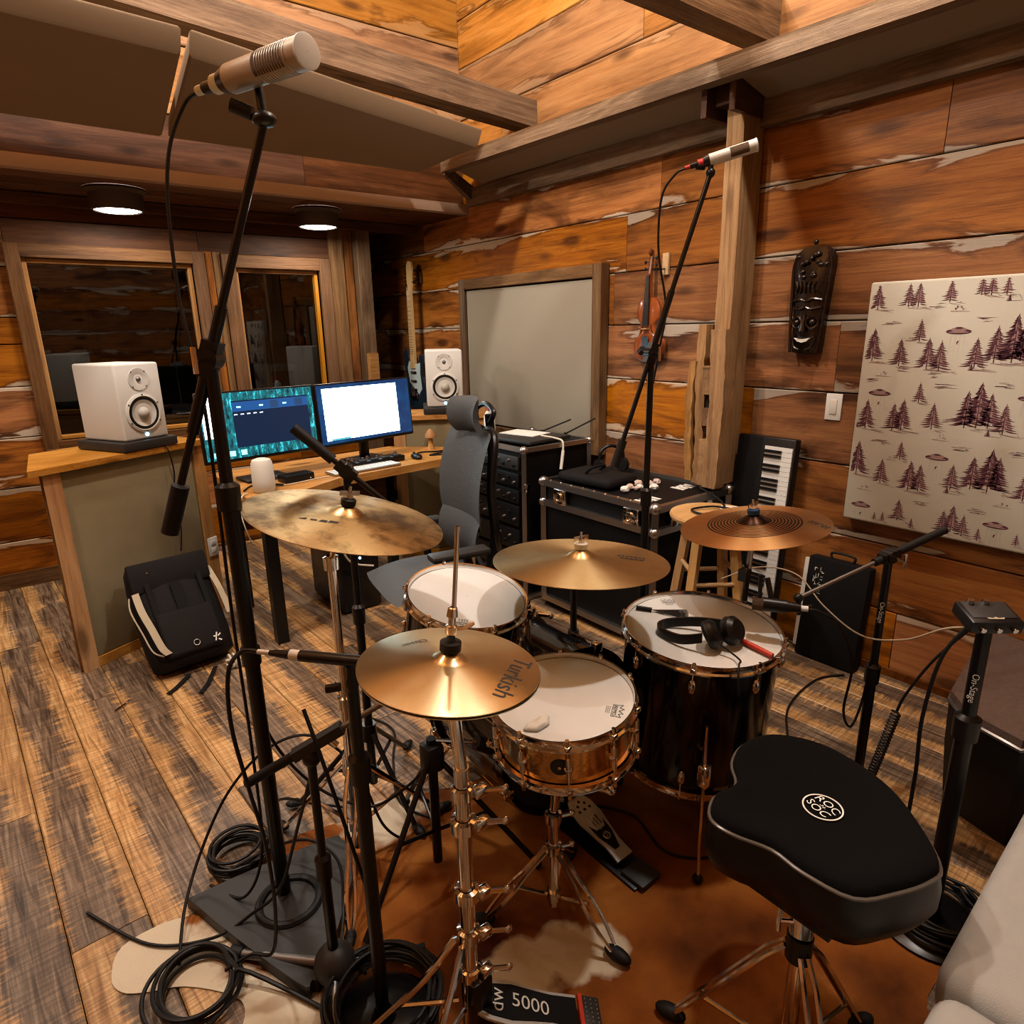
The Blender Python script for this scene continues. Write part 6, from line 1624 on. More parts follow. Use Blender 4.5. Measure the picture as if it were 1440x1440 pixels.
MB().cyl(bc_ - bd_*0.18, bc_ + bd_*0.12, 0.014, n=12).build('boom_sleeve', 'black_metal', ls)
MB().cyl(b0, b0 + bd_*0.125, 0.0205, n=16).build('counterweight', 'black_rubber', ls)
boom_head(ls, bc_, bd_, 0.026)
MB().sphere(b1, 0.020, 12, 8, (1.3, 1.3, 0.8)).cyl(b1 + V((-0.02, 0.01, 0.01)), b1 + V((-0.055, 0.03, 0.025)), 0.014, n=12).cyl(b1, b1 + V((0.0, 0.01, 0.06)), 0.010, n=10).build('mic_joint', 'black_plastic', ls)

def condenser(label, a, b, r, body='mic_champagne', end='mic_silver', band='tape_white', big=True):
    """side address condenser from its connector end a to its capsule end b"""
    a, b = V(a), V(b)
    d = (b - a).normalized(); Ln = (b - a).length
    Mw = nframe(a, d, (0, 0, 1))
    t = thing('condenser_microphone', label, 'microphone', a)
    MB(Mw).cyl((0, 0, 0.22*Ln), (0, 0, Ln - 0.004), r*0.96, r, n=28).build('body', body, t)
    MB(Mw).lathe([(r, Ln - 0.006), (r*1.06, Ln - 0.004), (r*1.06, Ln), (r*0.9, Ln + 0.001), (0.001, Ln + 0.001)], 28).build('end_cap', end, t)
    MB(Mw).cyl((0, 0, 0.12*Ln), (0, 0, 0.22*Ln), r*0.72, r*0.95, n=24).build('collar', 'black_plastic', t)
    MB(Mw).cyl((0, 0, 0.03*Ln), (0, 0, 0.14*Ln), r*0.66, n=18).build('band', band, t)
    MB(Mw).cyl((0, 0, -0.10*Ln), (0, 0, 0.06*Ln), r*0.42, n=16).build('plug', 'black_plastic', t)
    MB(Mw).cyl((0, 0, -0.19*Ln), (0, 0, -0.10*Ln), r*0.34, n=14).build('plug_tape', band, t)
    # grille window on the lower side facing the kit
    for s_ in (1, -1):
        mb = MB(Mw)
        rings = []
        for z in (0.56*Ln, 0.86*Ln):
            rings.append([V((r*1.012*math.cos(q), r*1.012*math.sin(q), z)) for q in [R(90*s_ + w_) for w_ in range(-48, 49, 12)]])
        mb.ring_loft(rings, closed_u=False, cap0=False, cap1=False)
        mb.build('grille', 'mic_mesh', t)
    if big:
        for k in range(12):
            z = (0.60 + 0.026*k)*Ln
            MB(Mw).torus((0, 0, z), r*0.995, 0.0012, n=24, k=5).build('ridge', 'mic_champagne', t)
    return t, Mw, d
m1, Mm1, dm1 = condenser('large champagne condenser microphone high on the boom stand', (0.485, 1.632, 2.108), (0.575, 1.337, 2.104), 0.029)
cable('microphone_cable', 'black cable hanging from the champagne microphone down the boom stand', [(0.469, 1.688, 2.108), (0.445, 1.722, 2.088), (0.405, 1.735, 2.00), (0.385, 1.74, 1.88), (0.375, 1.72, 1.70), (0.375, 1.69, 1.60), (0.382, 1.662, 1.45), (0.38, 1.655, 1.20), (0.375, 1.655, 0.90), (0.375, 1.652, 0.50), (0.36, 1.64, 0.20), (0.30, 1.66, 0.06), (0.24, 1.80, 0.03)], 0.0042)

# --- boom stand behind the ride (second overhead microphone)
cx2, cy2 = 1.850, 1.565
c2s = thing('boom_mic_stand', 'slim black boom microphone stand beside the wooden stool', 'microphone stand', (cx2, cy2, 0))
MB().lathe([(0.001, 0.0), (0.12, 0.0), (0.125, 0.012), (0.10, 0.022), (0.03, 0.032), (0.018, 0.05)], 32, (cx2, cy2, 0)).build('round_base', 'black_metal', c2s)
pole_parts(c2s, cx2, cy2, 0.03, 1.49, 0.0115, 0.98)
bc_ = V((cx2, cy2, 1.505)); b1 = V((2.030, 1.492, 2.090)); bd_ = (b1 - bc_).normalized(); b0 = bc_ - bd_*0.42
MB().cyl(b0 + bd_*0.10, b1, 0.0085, n=12).build('boom', 'black_metal', c2s)
MB().cyl(b0, b0 + bd_*0.10, 0.016, n=14).build('counterweight', 'black_rubber', c2s)
MB().cyl(bc_ - bd_*0.02, bc_ + bd_*0.22, 0.0115, n=12).build('boom_sleeve', 'black_metal', c2s)
boom_head(c2s, bc_, bd_, 0.022)
MB().sphere(b1, 0.016, 10, 8).cyl(b1, b1 + V((0.0, 0.0, 0.04)), 0.009, n=10).cyl(b1 + V((-0.01, 0.02, 0.02)), b1 + V((-0.035, 0.03, 0.02)), 0.010, n=10).build('mic_joint', 'black_plastic', c2s)
m2, Mm2, dm2 = condenser('slim silver condenser microphone with red band beside the wall post', (2.000, 1.530, 2.118), (2.124, 1.384, 2.166), 0.0205, 'mic_silver', 'mic_silver', 'red_tape', big=False)
cable('microphone_cable', 'black cable hanging from the silver microphone beside the slim stand', [(1.977, 1.557, 2.109), (1.952, 1.580, 2.090), (1.925, 1.61, 2.02), (1.92, 1.61, 1.85), (1.935, 1.58, 1.66), (1.90, 1.575, 1.50), (1.865, 1.585, 1.25), (1.868, 1.585, 0.80), (1.86, 1.60, 0.30), (1.80, 1.66, 0.03)], 0.004)

# --- floor tom microphone stand
rx3, ry3 = 2.075, 0.787
r3 = thing('boom_mic_stand', 'black boom microphone stand beside the floor tom', 'microphone stand', (rx3, ry3, 0))
MB().lathe([(0.001, 0.0), (0.12, 0.0), (0.125, 0.012), (0.10, 0.022), (0.03, 0.032), (0.018, 0.05)], 32, (rx3, ry3, 0)).build('round_base', 'black_metal', r3)
pole_parts(r3, rx3, ry3, 0.03, 0.885, 0.0125, 0.50)
bc_ = V((rx3, ry3, 0.905)); bd_ = (V((2.269, 0.735, 0.985)) - V((1.757, 0.905, 0.850))).normalized()
MB().cyl(bc_ - bd_*0.35, bc_ + bd_*0.13, 0.0065, n=10).build('boom', 'grey_metal', r3)
MB().cyl(bc_ - bd_*0.06, bc_ + bd_*0.23, 0.0125, n=12).build('counterweight', 'black_rubber', r3)
boom_head(r3, bc_, bd_, 0.020)
pt_ = bc_ - bd_*0.35
MB().sphere(pt_, 0.014, 10, 8).cyl(pt_, pt_ + V((0.0, -0.008, -0.05)), 0.008, n=10).cyl(pt_ + V((0.01, -0.01, -0.03)), pt_ + V((0.035, -0.025, -0.03)), 0.007, n=8).build('mic_joint', 'black_plastic', r3)
def letters_on_pole(t, x, y, z, body, size, r, ang):
    d = V((math.cos(ang), math.sin(ang), 0)); s_ = V((-d.y, d.x, 0))
    def fn(p):
        q = p.y/r
        dd = d*math.cos(q) + s_*math.sin(q)
        return V((x, y, z - p.x)) + dd*(r + 0.0006)
    MB().text(body, size, None, 0.0, fn).build('lettering', 'white_matte', t, smooth=0)
letters_on_pole(r3, rx3, ry3, 0.72, 'On-Stage', 0.019, 0.0140, math.atan2(-0.787, -2.075))
tmic = thing('tom_microphone', 'black drum microphone with white taped plug aimed at the floor tom', 'microphone', (1.70, 0.92, 0.80))
ta, tb = V((1.662, 0.985, 0.800)), V((1.733, 0.873, 0.800))
td = (tb - ta).normalized()
MB().cyl(ta, ta + td*0.03, 0.021, n=18).build('grille', 'mic_mesh', tmic)
MB().cyl(ta + td*0.03, ta + td*0.095, 0.0215, 0.019, n=18).build('body', 'black_plastic', tmic)
MB().cyl(ta + td*0.095, tb, 0.0165, 0.012, n=16).build('tail', 'black_plastic', tmic)
MB().cyl(tb, tb + td*0.020, 0.0085, n=12).build('taped_plug', 'tape_white', tmic)
MB().cyl(ta + td*0.055 + V((0, 0, 0.005)), ta + td*0.045 + V((0.015, 0.02, 0.075)), 0.008, n=10).tube([ta + td*0.02 + V((0, 0, 0.02)), ta + td*0.015 + V((0.0, 0.0, 0.09))], 0.006, 8).build('clamp_arm', 'black_plastic', tmic)
cable('microphone_cable', 'black cable looping from the floor tom microphone to its stand', [tb + td*0.02, tb + td*0.05 + V((0, 0, -0.005)), (1.83, 0.80, 0.74), (1.90, 0.78, 0.60), (1.93, 0.80, 0.42), (2.00, 0.80, 0.33), (2.06, 0.80, 0.40), (2.058, 0.790, 0.55)], 0.004)

# --- hi-hat microphone stand
hx4, hy4 = 0.460, 1.128
h4 = thing('hi_hat_mic_stand', 'straight black microphone stand in front of the hi-hat', 'microphone stand', (hx4, hy4, 0))
MB().lathe([(0.001, 0.0), (0.125, 0.0), (0.13, 0.012), (0.11, 0.024), (0.03, 0.034), (0.018, 0.06)], 36, (hx4, hy4, 0)).build('round_base', 'black_metal', h4)
pole_parts(h4, hx4, hy4, 0.03, 0.90, 0.0125, 0.72)
MB().cyl((hx4, hy4, 0.90), (hx4 + 0.004, hy4, 0.958), 0.012, 0.014, n=12).cyl((hx4 - 0.02, hy4 + 0.01, 0.915), (hx4 - 0.045, hy4 + 0.025, 0.912), 0.009, n=10).build('mic_joint', 'black_plastic', h4)
ha, hb_ = V((0.392, 1.214, 0.969)), V((0.506, 1.068, 0.972))
hd_ = (hb_ - ha).normalized()
hm = thing('pencil_microphone', 'slim black pencil microphone with white taped plug by the hi-hat', 'microphone', (hx4, hy4, 0.97))
MB().cyl(ha, hb_, 0.0118, n=18).build('body', 'black_metal', hm)
MB().torus(hb_ - hd_*0.008, 0.0118, 0.0012, hd_.to_track_quat('Z', 'Y').to_matrix(), n=20, k=6).build('ring', 'grey_metal', hm)
MB().cyl(ha - hd_*0.022, ha, 0.0112, n=16).build('tape_band', 'tape_white', hm)
MB().cyl(ha - hd_*0.070, ha - hd_*0.022, 0.006, 0.0105, n=16).build('plug', 'black_plastic', hm)
MB().cyl(ha - hd_*0.098, ha - hd_*0.070, 0.0052, n=12).build('tape_tail', 'tape_white', hm)
p_ = ha - hd_*0.098
cable('microphone_cable', 'black cable falling from the pencil microphone to the coil on the rug', [p_, p_ - hd_*0.04 + V((0, 0, -0.004)), (0.275, 1.315, 0.93), (0.268, 1.33, 0.80), (0.288, 1.35, 0.62), (0.31, 1.37, 0.45), (0.315, 1.385, 0.25), (0.30, 1.41, 0.09), (0.26, 1.47, 0.055), (0.20, 1.50, 0.02)], 0.0046)

# --- low snare boom stand with ball hub
sx5, sy5 = 0.418, 1.305
s5 = thing('low_boom_stand', 'short black boom stand with ball hub and tube legs on the rug', 'microphone stand', (sx5, sy5, 0))
MB().sphere((sx5, sy5, 0.062), 0.052, 20, 14, (1, 1, 1.05)).build('ball_hub', 'charcoal', s5)
for k, (fx, fy) in enumerate(((0.25, 1.52), (0.60, 1.24), (0.335, 1.14))):
    d = V((fx - sx5, fy - sy5, 0)).normalized()
    lg = MB().cyl(V((sx5, sy5, 0.055)) + d*0.04, (fx, fy, 0.020), 0.0125, n=12).build('leg', 'grey_metal' if k != 1 else 'black_metal', s5)
    MB().cyl(V((fx, fy, 0.020)), V((fx, fy, 0.018)) + d*0.035, 0.0165, n=12).build('foot_cap', 'black_rubber', lg)
pole_parts(s5, sx5, sy5, 0.10, 0.66, 0.0105, 0.36)
bc_ = V((sx5 + 0.002, sy5, 0.695)); bd_ = (V((0.56, 1.245, 0.80)) - V((0.296, 1.398, 0.633))).normalized()
MB().cyl(bc_ - bd_*0.17, bc_ + bd_*0.02, 0.0115, n=12).build('counterweight', 'black_rubber', s5)
MB().cyl(bc_, bc_ + bd_*0.36, 0.0065, n=10).build('boom', 'grey_metal', s5)
MB().bar(bc_ - bd_*0.045, bc_ + bd_*0.085, 0.026, 0.024).build('boom_clamp', 'charcoal', s5, smooth=0)
MB().cyl(bc_ + bd_*0.05 + V((0, 0, -0.012)), bc_ + bd_*0.05 + V((0.012, -0.008, -0.028)), 0.008, n=10).build('clamp_screw', 'chrome', s5)
MB().sphere(bc_ + V((0, 0, -0.03)), 0.022, 12, 8).build('swivel', 'black_plastic', s5)
sm_ = thing('snare_microphone', 'black dynamic microphone under the hi-hat aimed at the snare', 'microphone', bc_ + bd_*0.36)
e0 = bc_ + bd_*0.36
MB().cyl(e0, e0 + V((0.07, -0.02, -0.005)), 0.011, 0.014, n=14).build('body', 'black_plastic', sm_)
MB().sphere(e0 + V((0.085, -0.024, -0.006)), 0.018, 12, 8).build('grille', 'mic_mesh', sm_)

# --- tripod stand with boom reaching towards the desk
tx6, ty6 = 0.815, 1.885
t6 = thing('tripod_boom_stand', 'black tripod microphone stand with boom behind the crash cymbal', 'microphone stand', (tx6, ty6, 0))
pole_parts(t6, tx6, ty6, 0.05, 1.17, 0.0115, 0.70)
tripod(t6, tx6, ty6, 0.26, 0.26, mat='black_metal', r=0.009, a0=R(35), double=False)
bc_ = V((tx6, ty6, 1.185)); bd_ = (V((0.674, 1.95, 1.346)) - V((0.909, 1.807, 1.085))).normalized()
MB().cyl(bc_ + bd_*0.05, bc_ + bd_*0.20, 0.0165, n=14).build('counterweight', 'black_rubber', t6)
MB().cyl(bc_ - bd_*0.26, bc_ + bd_*0.06, 0.0085, n=10).build('boom', 'black_metal', t6)
boom_head(t6, bc_, bd_, 0.022)
# --- low tripod for the kick microphone
tx7, ty7 = 0.815, 1.455
t7 = thing('kick_mic_stand', 'low black tripod stand between the hi-hat and bass drum', 'microphone stand', (tx7, ty7, 0))
MB().cyl((tx7, ty7, 0.03), (tx7, ty7, 0.46), 0.0145, n=14).build('tube', 'black_metal', t7)
for k in range(3):
    a = R(80) + k*2*math.pi/3
    d = V((math.cos(a), math.sin(a), 0))
    lg = MB().cyl(V((tx7, ty7, 0.39)) + d*0.02, V((tx7, ty7, 0.03)) + d*0.30, 0.0085, n=10).build('leg', 'black_metal', t7)
    MB().cyl(V((tx7, ty7, 0.035)) + d*0.29, V((tx7, ty7, 0.012)) + d*0.31, 0.013, n=10).build('rubber_foot', 'black_rubber', lg)
    MB().cyl(V((tx7, ty7, 0.14)), V((tx7, ty7, 0.21)) + d*0.16, 0.006, n=8).build('brace', 'black_metal', lg)
MB().rbox((tx7, ty7, 0.40), (0.06, 0.06, 0.09), 0.014).build('hub', 'black_plastic', t7)
kbm = thing('kick_microphone', 'black kick drum microphone on its low tripod stand', 'microphone', (tx7 + 0.06, ty7 - 0.01, 0.42))
MB().cyl((tx7, ty7, 0.455), (tx7 + 0.16, ty7 - 0.05, 0.40), 0.006, n=8).build('arm', 'chrome', kbm)
MB().cyl((tx7 + 0.13, ty7 - 0.04, 0.41), (tx7 + 0.20, ty7 - 0.06, 0.36), 0.022, n=16).build('body', 'black_plastic', kbm)
MB().sphere((tx7 + 0.207, ty7 - 0.062, 0.355), 0.026, 14, 10).build('grille', 'mic_mesh', kbm)

# --- headphone amplifier on a stand at the right
ax, ay = 1.760, 0.435
as_ = thing('monitor_stand', 'black round-base stand carrying the small headphone amplifier', 'stand', (ax, ay, 0))
MB().lathe([(0.001, 0.0), (0.13, 0.0), (0.135, 0.012), (0.11, 0.024), (0.035, 0.034), (0.022, 0.06)], 36, (ax, ay, 0)).build('round_base', 'black_metal', as_)
pole_parts(as_, ax, ay, 0.03, 0.895, 0.0165, 0.62)
letters_on_pole(as_, ax, ay, 0.735, 'On-Stage', 0.021, 0.0165, math.atan2(-ay, -ax))
hamp = thing('headphone_amp', 'small black personal headphone amplifier on its stand', 'amplifier', (ax, ay, 0.90))
Ha = TRZ((ax, ay, 0.918), R(-42), rx=R(14))
MB(Ha).rbox((0, 0, 0), (0.118, 0.085, 0.034), 0.006).build('case', 'black_plastic', hamp)
MB(Ha).rbox((0, 0.006, 0.0175), (0.10, 0.062, 0.003), 0.001).build('top_plate', 'charcoal', hamp)
MB(Ha).prism([(-0.016, -0.030), (0.016, -0.030), (0.020, -0.024), (0.006, -0.026), (0, -0.022), (-0.006, -0.026), (-0.020, -0.024)], 0.0175, 0.0192).build('emblem', 'strap_beige', hamp, smooth=0)
for x in (-0.035, 0.0, 0.035):
    MB(Ha).cyl((x, -0.042, 0.0), (x, -0.052, 0.0), 0.006, n=10).build('jack', 'chrome', hamp)
for x in (-0.03, 0.005):
    MB(Ha).cyl((x, 0.030, 0.017), (x, 0.030, 0.030), 0.008, n=12).build('knob', 'chrome', hamp)
cable('amp_cable', 'pale thin cable sagging from the headphone amplifier to the floor tom', [(1.735, 0.455, 0.892), (1.80, 0.53, 0.84), (1.92, 0.66, 0.72), (2.05, 0.83, 0.63), (2.25, 1.05, 0.60), (2.42, 1.25, 0.62), (2.36, 1.38, 0.63), (2.15, 1.42, 0.62)], 0.0028, 'cable_tan')
cable('amp_cable', 'black cable hanging beside the headphone amplifier stand', [(1.722, 0.458, 0.90), (1.715, 0.50, 0.80), (1.72, 0.52, 0.62), (1.725, 0.515, 0.44), (1.70, 0.515, 0.26), (1.66, 0.55, 0.16), (1.60, 0.60, 0.03)], 0.0048)
# coiled headphone lead: short helix hanging at an angle
hl = []
h0, h1 = V((1.735, 0.585, 0.60)), V((1.585, 0.640, 0.19))
dv = (h1 - h0); u_ = dv.normalized().orthogonal().normalized(); w_ = dv.normalized().cross(u_)
for i in range(62*8):
    f_ = i/(62*8); a = 2*math.pi*62*f_
    hl.append(h0 + dv*f_ + V((0, 0, -0.04*math.sin(math.pi*f_))) + (u_*math.cos(a) + w_*math.sin(a))*0.0105)
ccl = thing('coiled_cable', 'springy coiled black lead hanging beside the drum throne', 'cable', h1)
MB().tube(hl, 0.0034, 5).build('coil', 'cable_black', ccl)
MB().tube(spline([(1.73, 0.45, 0.90), (1.735, 0.52, 0.78), (1.737, 0.57, 0.66), h0 + V((0, 0, 0.0))], 6), 0.0035, 6).build('straight_lead', 'cable_black', ccl)
MB().tube(spline([h1, (1.56, 0.66, 0.08), (1.52, 0.72, 0.012)], 6), 0.0035, 6).build('straight_lead', 'cable_black', ccl)

# ================================================================== CASES, STOOL, SOFA
simple('case_black', (0.0035, 0.003, 0.003), 0.6, spec=0.2, bump=0.2, bscale=250)
rk = thing('rack_case', 'tall black rack road case with aluminium edges and audio units', 'rack case', (2.57, 3.14, 0))
X0, X1, Y0, Y1, ZT = 2.32, 2.84, 2.87, 3.42, 0.925
MB().box(((X0 + X1)/2, (Y0 + Y1)/2, ZT/2 + 0.01), (X1 - X0 - 0.02, Y1 - Y0 - 0.02, ZT - 0.03)).build('body', 'case_black', rk, smooth=0)
def edge(t, p0, p1, w=0.026, nm='edge_trim'): MB().bar(p0, p1, w, w).build(nm, 'alu', t, smooth=0)
for y in (Y0, Y1):
    edge(rk, (X0, y, 0.02), (X0, y, ZT)); edge(rk, (X1, y, 0.02), (X1, y, ZT)); edge(rk, (X0, y, ZT), (X1, y, ZT)); edge(rk, (X0, y, 0.02), (X1, y, 0.02))
for x in (X0, X1): edge(rk, (x, Y0, ZT), (x, Y1, ZT)); edge(rk, (x, Y0, 0.02), (x, Y1, 0.02))
for x in (X0, X1):
    for y in (Y0, Y1): MB().sphere((x, y, ZT), 0.026, 10, 8).build('ball_corner', 'alu', rk)
for k, (z0, h_) in enumerate(((0.80, 0.085), (0.70, 0.085), (0.60, 0.085), (0.46, 0.13), (0.31, 0.13), (0.16, 0.13))):
    un = MB().rbox((X0 - 0.004, (Y0 + Y1)/2, z0 + h_/2), (0.02, 0.47, h_ - 0.006), 0.003).build('rack_unit', 'black_plastic' if k != 0 else 'charcoal', rk)
    for j in range(9 if k < 4 else 5):
        MB().cyl((X0 - 0.014, Y0 + 0.075 + 0.05*j, z0 + h_*(0.35 + 0.3*(j % 2))), (X0 - 0.030, Y0 + 0.075 + 0.05*j, z0 + h_*(0.35 + 0.3*(j % 2))), 0.009, 0.007, n=10).build('knob', 'alu' if (j + k) % 2 else 'black_plastic', un)
MB().tube(spline([(2.50, Y0 - 0.012, 0.44), (2.50, Y0 - 0.045, 0.44), (2.62, Y0 - 0.045, 0.44), (2.62, Y0 - 0.012, 0.44)], 5), 0.008, 8).build('handle', 'chrome', rk)
MB().box((2.56, Y0 - 0.012, 0.47), (0.15, 0.006, 0.14)).build('handle_dish', 'grey_metal', rk, smooth=0)
MB().box((2.56, Y0 - 0.020, 0.43), (0.08, 0.014, 0.025)).build('handle_grip', 'red_plastic', rk, smooth=0)
MB().rbox((X0 + 0.01, Y0 - 0.012, 0.70), (0.04, 0.016, 0.06), 0.004).build('latch', 'chrome', rk)
lt = MB(TRZ((2.55, 3.12, ZT + 0.014), R(6))).rbox((0, 0, 0.012), (0.36, 0.40, 0.022), 0.006).build('black_laptop', 'charcoal', origin=(2.55, 3.12, ZT + 0.014)); tag(lt, 'closed dark laptop lying on the rack case', 'laptop')
pp = MB(TRZ((2.58, 3.18, ZT + 0.0375), R(12))).box((0, 0, 0.002), (0.18, 0.27, 0.004)).build('paper_sheet', 'paper_white', origin=(2.58, 3.18, ZT + 0.0375)); tag(pp, 'white sheets of paper on the dark laptop', 'paper')
wt = thing('taped_cable', 'cable end wrapped in white tape hanging over the rack case edge', 'cable', (2.60, 2.87, ZT + 0.02))
MB().tube(spline([(2.56, 3.00, ZT + 0.045), (2.60, 2.92, ZT + 0.035), (2.61, 2.862, ZT + 0.022), (2.60, 2.845, ZT - 0.03)], 5), 0.006, 8).build('lead', 'cable_white', wt)
MB().tube([(2.60, 2.844, ZT - 0.03), (2.575, 2.836, ZT - 0.14)], 0.010, 10).build('taped_end', 'tape_white', wt)
for k, (a, b) in enumerate((((2.74, 3.20, ZT + 0.016), (2.90, 3.10, ZT + 0.10)), ((2.78, 3.02, ZT + 0.016), (2.94, 2.92, ZT + 0.12)))):
    an = thing('wireless_antenna', ('short black antenna rising from the rack case near the fabric panel', 'taller black antenna rising from the rack case near the violin')[k], 'antenna', a)
    MB().cyl(a, V(a) + V((0, 0, 0.022)), 0.012, n=10).build('base', 'black_plastic', an)
    MB().cyl(V(a) + V((0, 0, 0.014)), b, 0.005, n=8).build('whip', 'black_plastic', an)
bt = thing('spray_bottle', 'white bottle with red cap standing behind the office chair headrest', 'bottle', (2.44, 3.36, ZT + 0.013))
MB().lathe([(0.001, 0.0), (0.034, 0.0), (0.036, 0.01), (0.036, 0.13), (0.020, 0.16), (0.014, 0.165)], 20, (2.44, 3.36, ZT + 0.013)).build('bottle', 'white_matte', bt)
MB().cyl((2.44, 3.36, ZT + 0.175), (2.44, 3.36, ZT + 0.21), 0.016, n=14).bar((2.44, 3.36, ZT + 0.205), (2.40, 3.33, ZT + 0.21), 0.014, 0.012).build('trigger_cap', 'red_plastic', bt)

# long road case
rc = thing('road_case', 'long low black road case with aluminium edges and gear on top', 'road case', (2.66, 2.35, 0))
u = V((0, 1, 0)); v = V((1, 0, 0))
F0 = V((2.371, 1.944, 0))
LC, WC, HZ = 0.815, 0.585, 0.755
Rm = Matrix(((v.x, u.x, 0, F0.x), (v.y, u.y, 0, F0.y), (0, 0, 1, 0), (0, 0, 0, 1)))
MB(Rm).box((WC/2, LC/2, HZ/2 + 0.03), (WC - 0.02, LC - 0.02, HZ - 0.06)).build('body', 'case_black', rc, smooth=0)
for z in (HZ, HZ - 0.115, 0.06):
    for x in (0, WC): MB(Rm).bar((x, 0, z), (x, LC, z), 0.030, 0.034).build('edge_trim', 'alu', rc, smooth=0)
    for y in (0, LC): MB(Rm).bar((0, y, z), (WC, y, z), 0.030, 0.034).build('edge_trim', 'alu', rc, smooth=0)
for x in (0, WC):
    for y in (0, LC):
        MB(Rm).bar((x, y, 0.06), (x, y, HZ), 0.030, 0.030).build('edge_trim', 'alu', rc, smooth=0)
        MB(Rm).sphere((x, y, HZ + 0.004), 0.030, 10, 8).build('ball_corner', 'alu', rc)
        MB(Rm).sphere((x, y, HZ - 0.115), 0.028, 10, 8).build('ball_corner', 'alu', rc)
        MB(Rm).cyl((x*0.9 + 0.03 - 0.012, y*0.9 + 0.05, 0.028), (x*0.9 + 0.03 + 0.012, y*0.9 + 0.05, 0.028), 0.028, n=14).build('caster', 'black_rubber', rc)
for y in (0.14, 0.66):
    MB(Rm).rbox((-0.012, y, HZ - 0.06), (0.02, 0.10, 0.085), 0.006).torus((-0.026, y, HZ - 0.06), 0.022, 0.005, (0, math.pi/2, 0), n=16, k=6).build('butterfly_latch', 'chrome', rc)
for x in (0.15, 0.43):
    MB(Rm).rbox((x, -0.012, HZ - 0.06), (0.10, 0.02, 0.085), 0.006).build('butterfly_latch', 'chrome', rc)
for k in range(9):
    MB(Rm).sphere((0.0, 0.07 + 0.085*k, HZ + 0.018), 0.006, 8, 6).build('rivet', 'chrome', rc)
# stencilled block marks on the lid
mb = MB(Rm)
for (x, y) in ((0.07, 0.15), (0.42, 0.20)):
    for k in range(4):
        mb.box((x + 0.034*k, y, HZ + 0.0008 - 0.001), (0.020, 0.085 - 0.012*(k % 2), 0.006))
    mb.box((x + 0.05, y + 0.012, HZ), (0.10, 0.012, 0.006))
mb.build('stencil_marks', 'paper_white', rc, smooth=0)
def onlid(x, y, z=0.0): p = Rm @ V((x, y, HZ + 0.004 + z)); return p
cloth = thing('black_bag', 'soft black gear bag lying on the road case', 'bag', onlid(0.20, 0.58))
MB(Rm).rbox((0.19, 0.58, HZ + 0.036), (0.25, 0.38, 0.055), 0.022, (0, 0, R(5)), seg=3).build('bag', 'bag_cloth', cloth)
MB(Rm).tube(spline([(0.12, 0.60, HZ + 0.06), (0.13, 0.56, HZ + 0.10), (0.23, 0.56, HZ + 0.10), (0.25, 0.62, HZ + 0.062)], 6), 0.008, 8).build('strap', 'black_matte', cloth)
hp2 = thing('spare_headphones', 'black headphones standing on the road case beside the rack case', 'headphones', onlid(0.42, 0.70))
MB(Rm).tube(spline([(0.36, 0.73, HZ + 0.06), (0.37, 0.725, HZ + 0.14), (0.43, 0.70, HZ + 0.17), (0.50, 0.68, HZ + 0.13), (0.51, 0.68, HZ + 0.06)], 6), 0.010, 8).build('headband', 'black_plastic', hp2)
for x, y in ((0.36, 0.73), (0.51, 0.68)):
    MB(Rm).cyl((x - 0.012, y, HZ + 0.052), (x + 0.012, y, HZ + 0.052), 0.040, n=18).build('ear_cup', 'black_rubber', hp2)
rnd_ = random.Random(21)
simple('tissue_pink', (0.62, 0.47, 0.40), 0.85)
for k in range(9):
    x, y, r_ = 0.25 + rnd_.uniform(-0.16, 0.16), 0.29 + rnd_.uniform(-0.09, 0.09), rnd_.uniform(0.016, 0.030)
    mb = MB()
    c = onlid(x, y, r_*0.7)
    rings = []
    for j in range(6):
        a = -math.pi/2 + math.pi*j/5
        rings.append([c + V((math.cos(a)*math.cos(q)*r_*rnd_.uniform(0.75, 1.3), math.cos(a)*math.sin(q)*r_*rnd_.uniform(0.75, 1.3), math.sin(a)*r_*0.72)) for q in [2*math.pi*i/9 for i in range(9)]])
    mb.ring_loft(rings)
    o = mb.build('crumpled_wrapper', 'tissue_pink' if k % 3 else 'paper_white', origin=c, smooth=0)
    tag(o, ('crumpled pinkish wrapper scattered on the road case lid' if k % 3 else 'crumpled white wrapper scattered on the road case lid'), 'wrapper', 'wrappers on the road case')
cable('case_cable', 'black cable looped over the road case corner onto the stool', [onlid(0.50, 0.12, 0.02), onlid(0.40, 0.04, 0.03), (2.70, 1.90, 0.80), (2.60, 1.74, 0.795), (2.46, 1.64, 0.792), (2.37, 1.68, 0.792), (2.40, 1.76, 0.792), (2.50, 1.72, 0.796), (2.54, 1.64, 0.792)], 0.005)

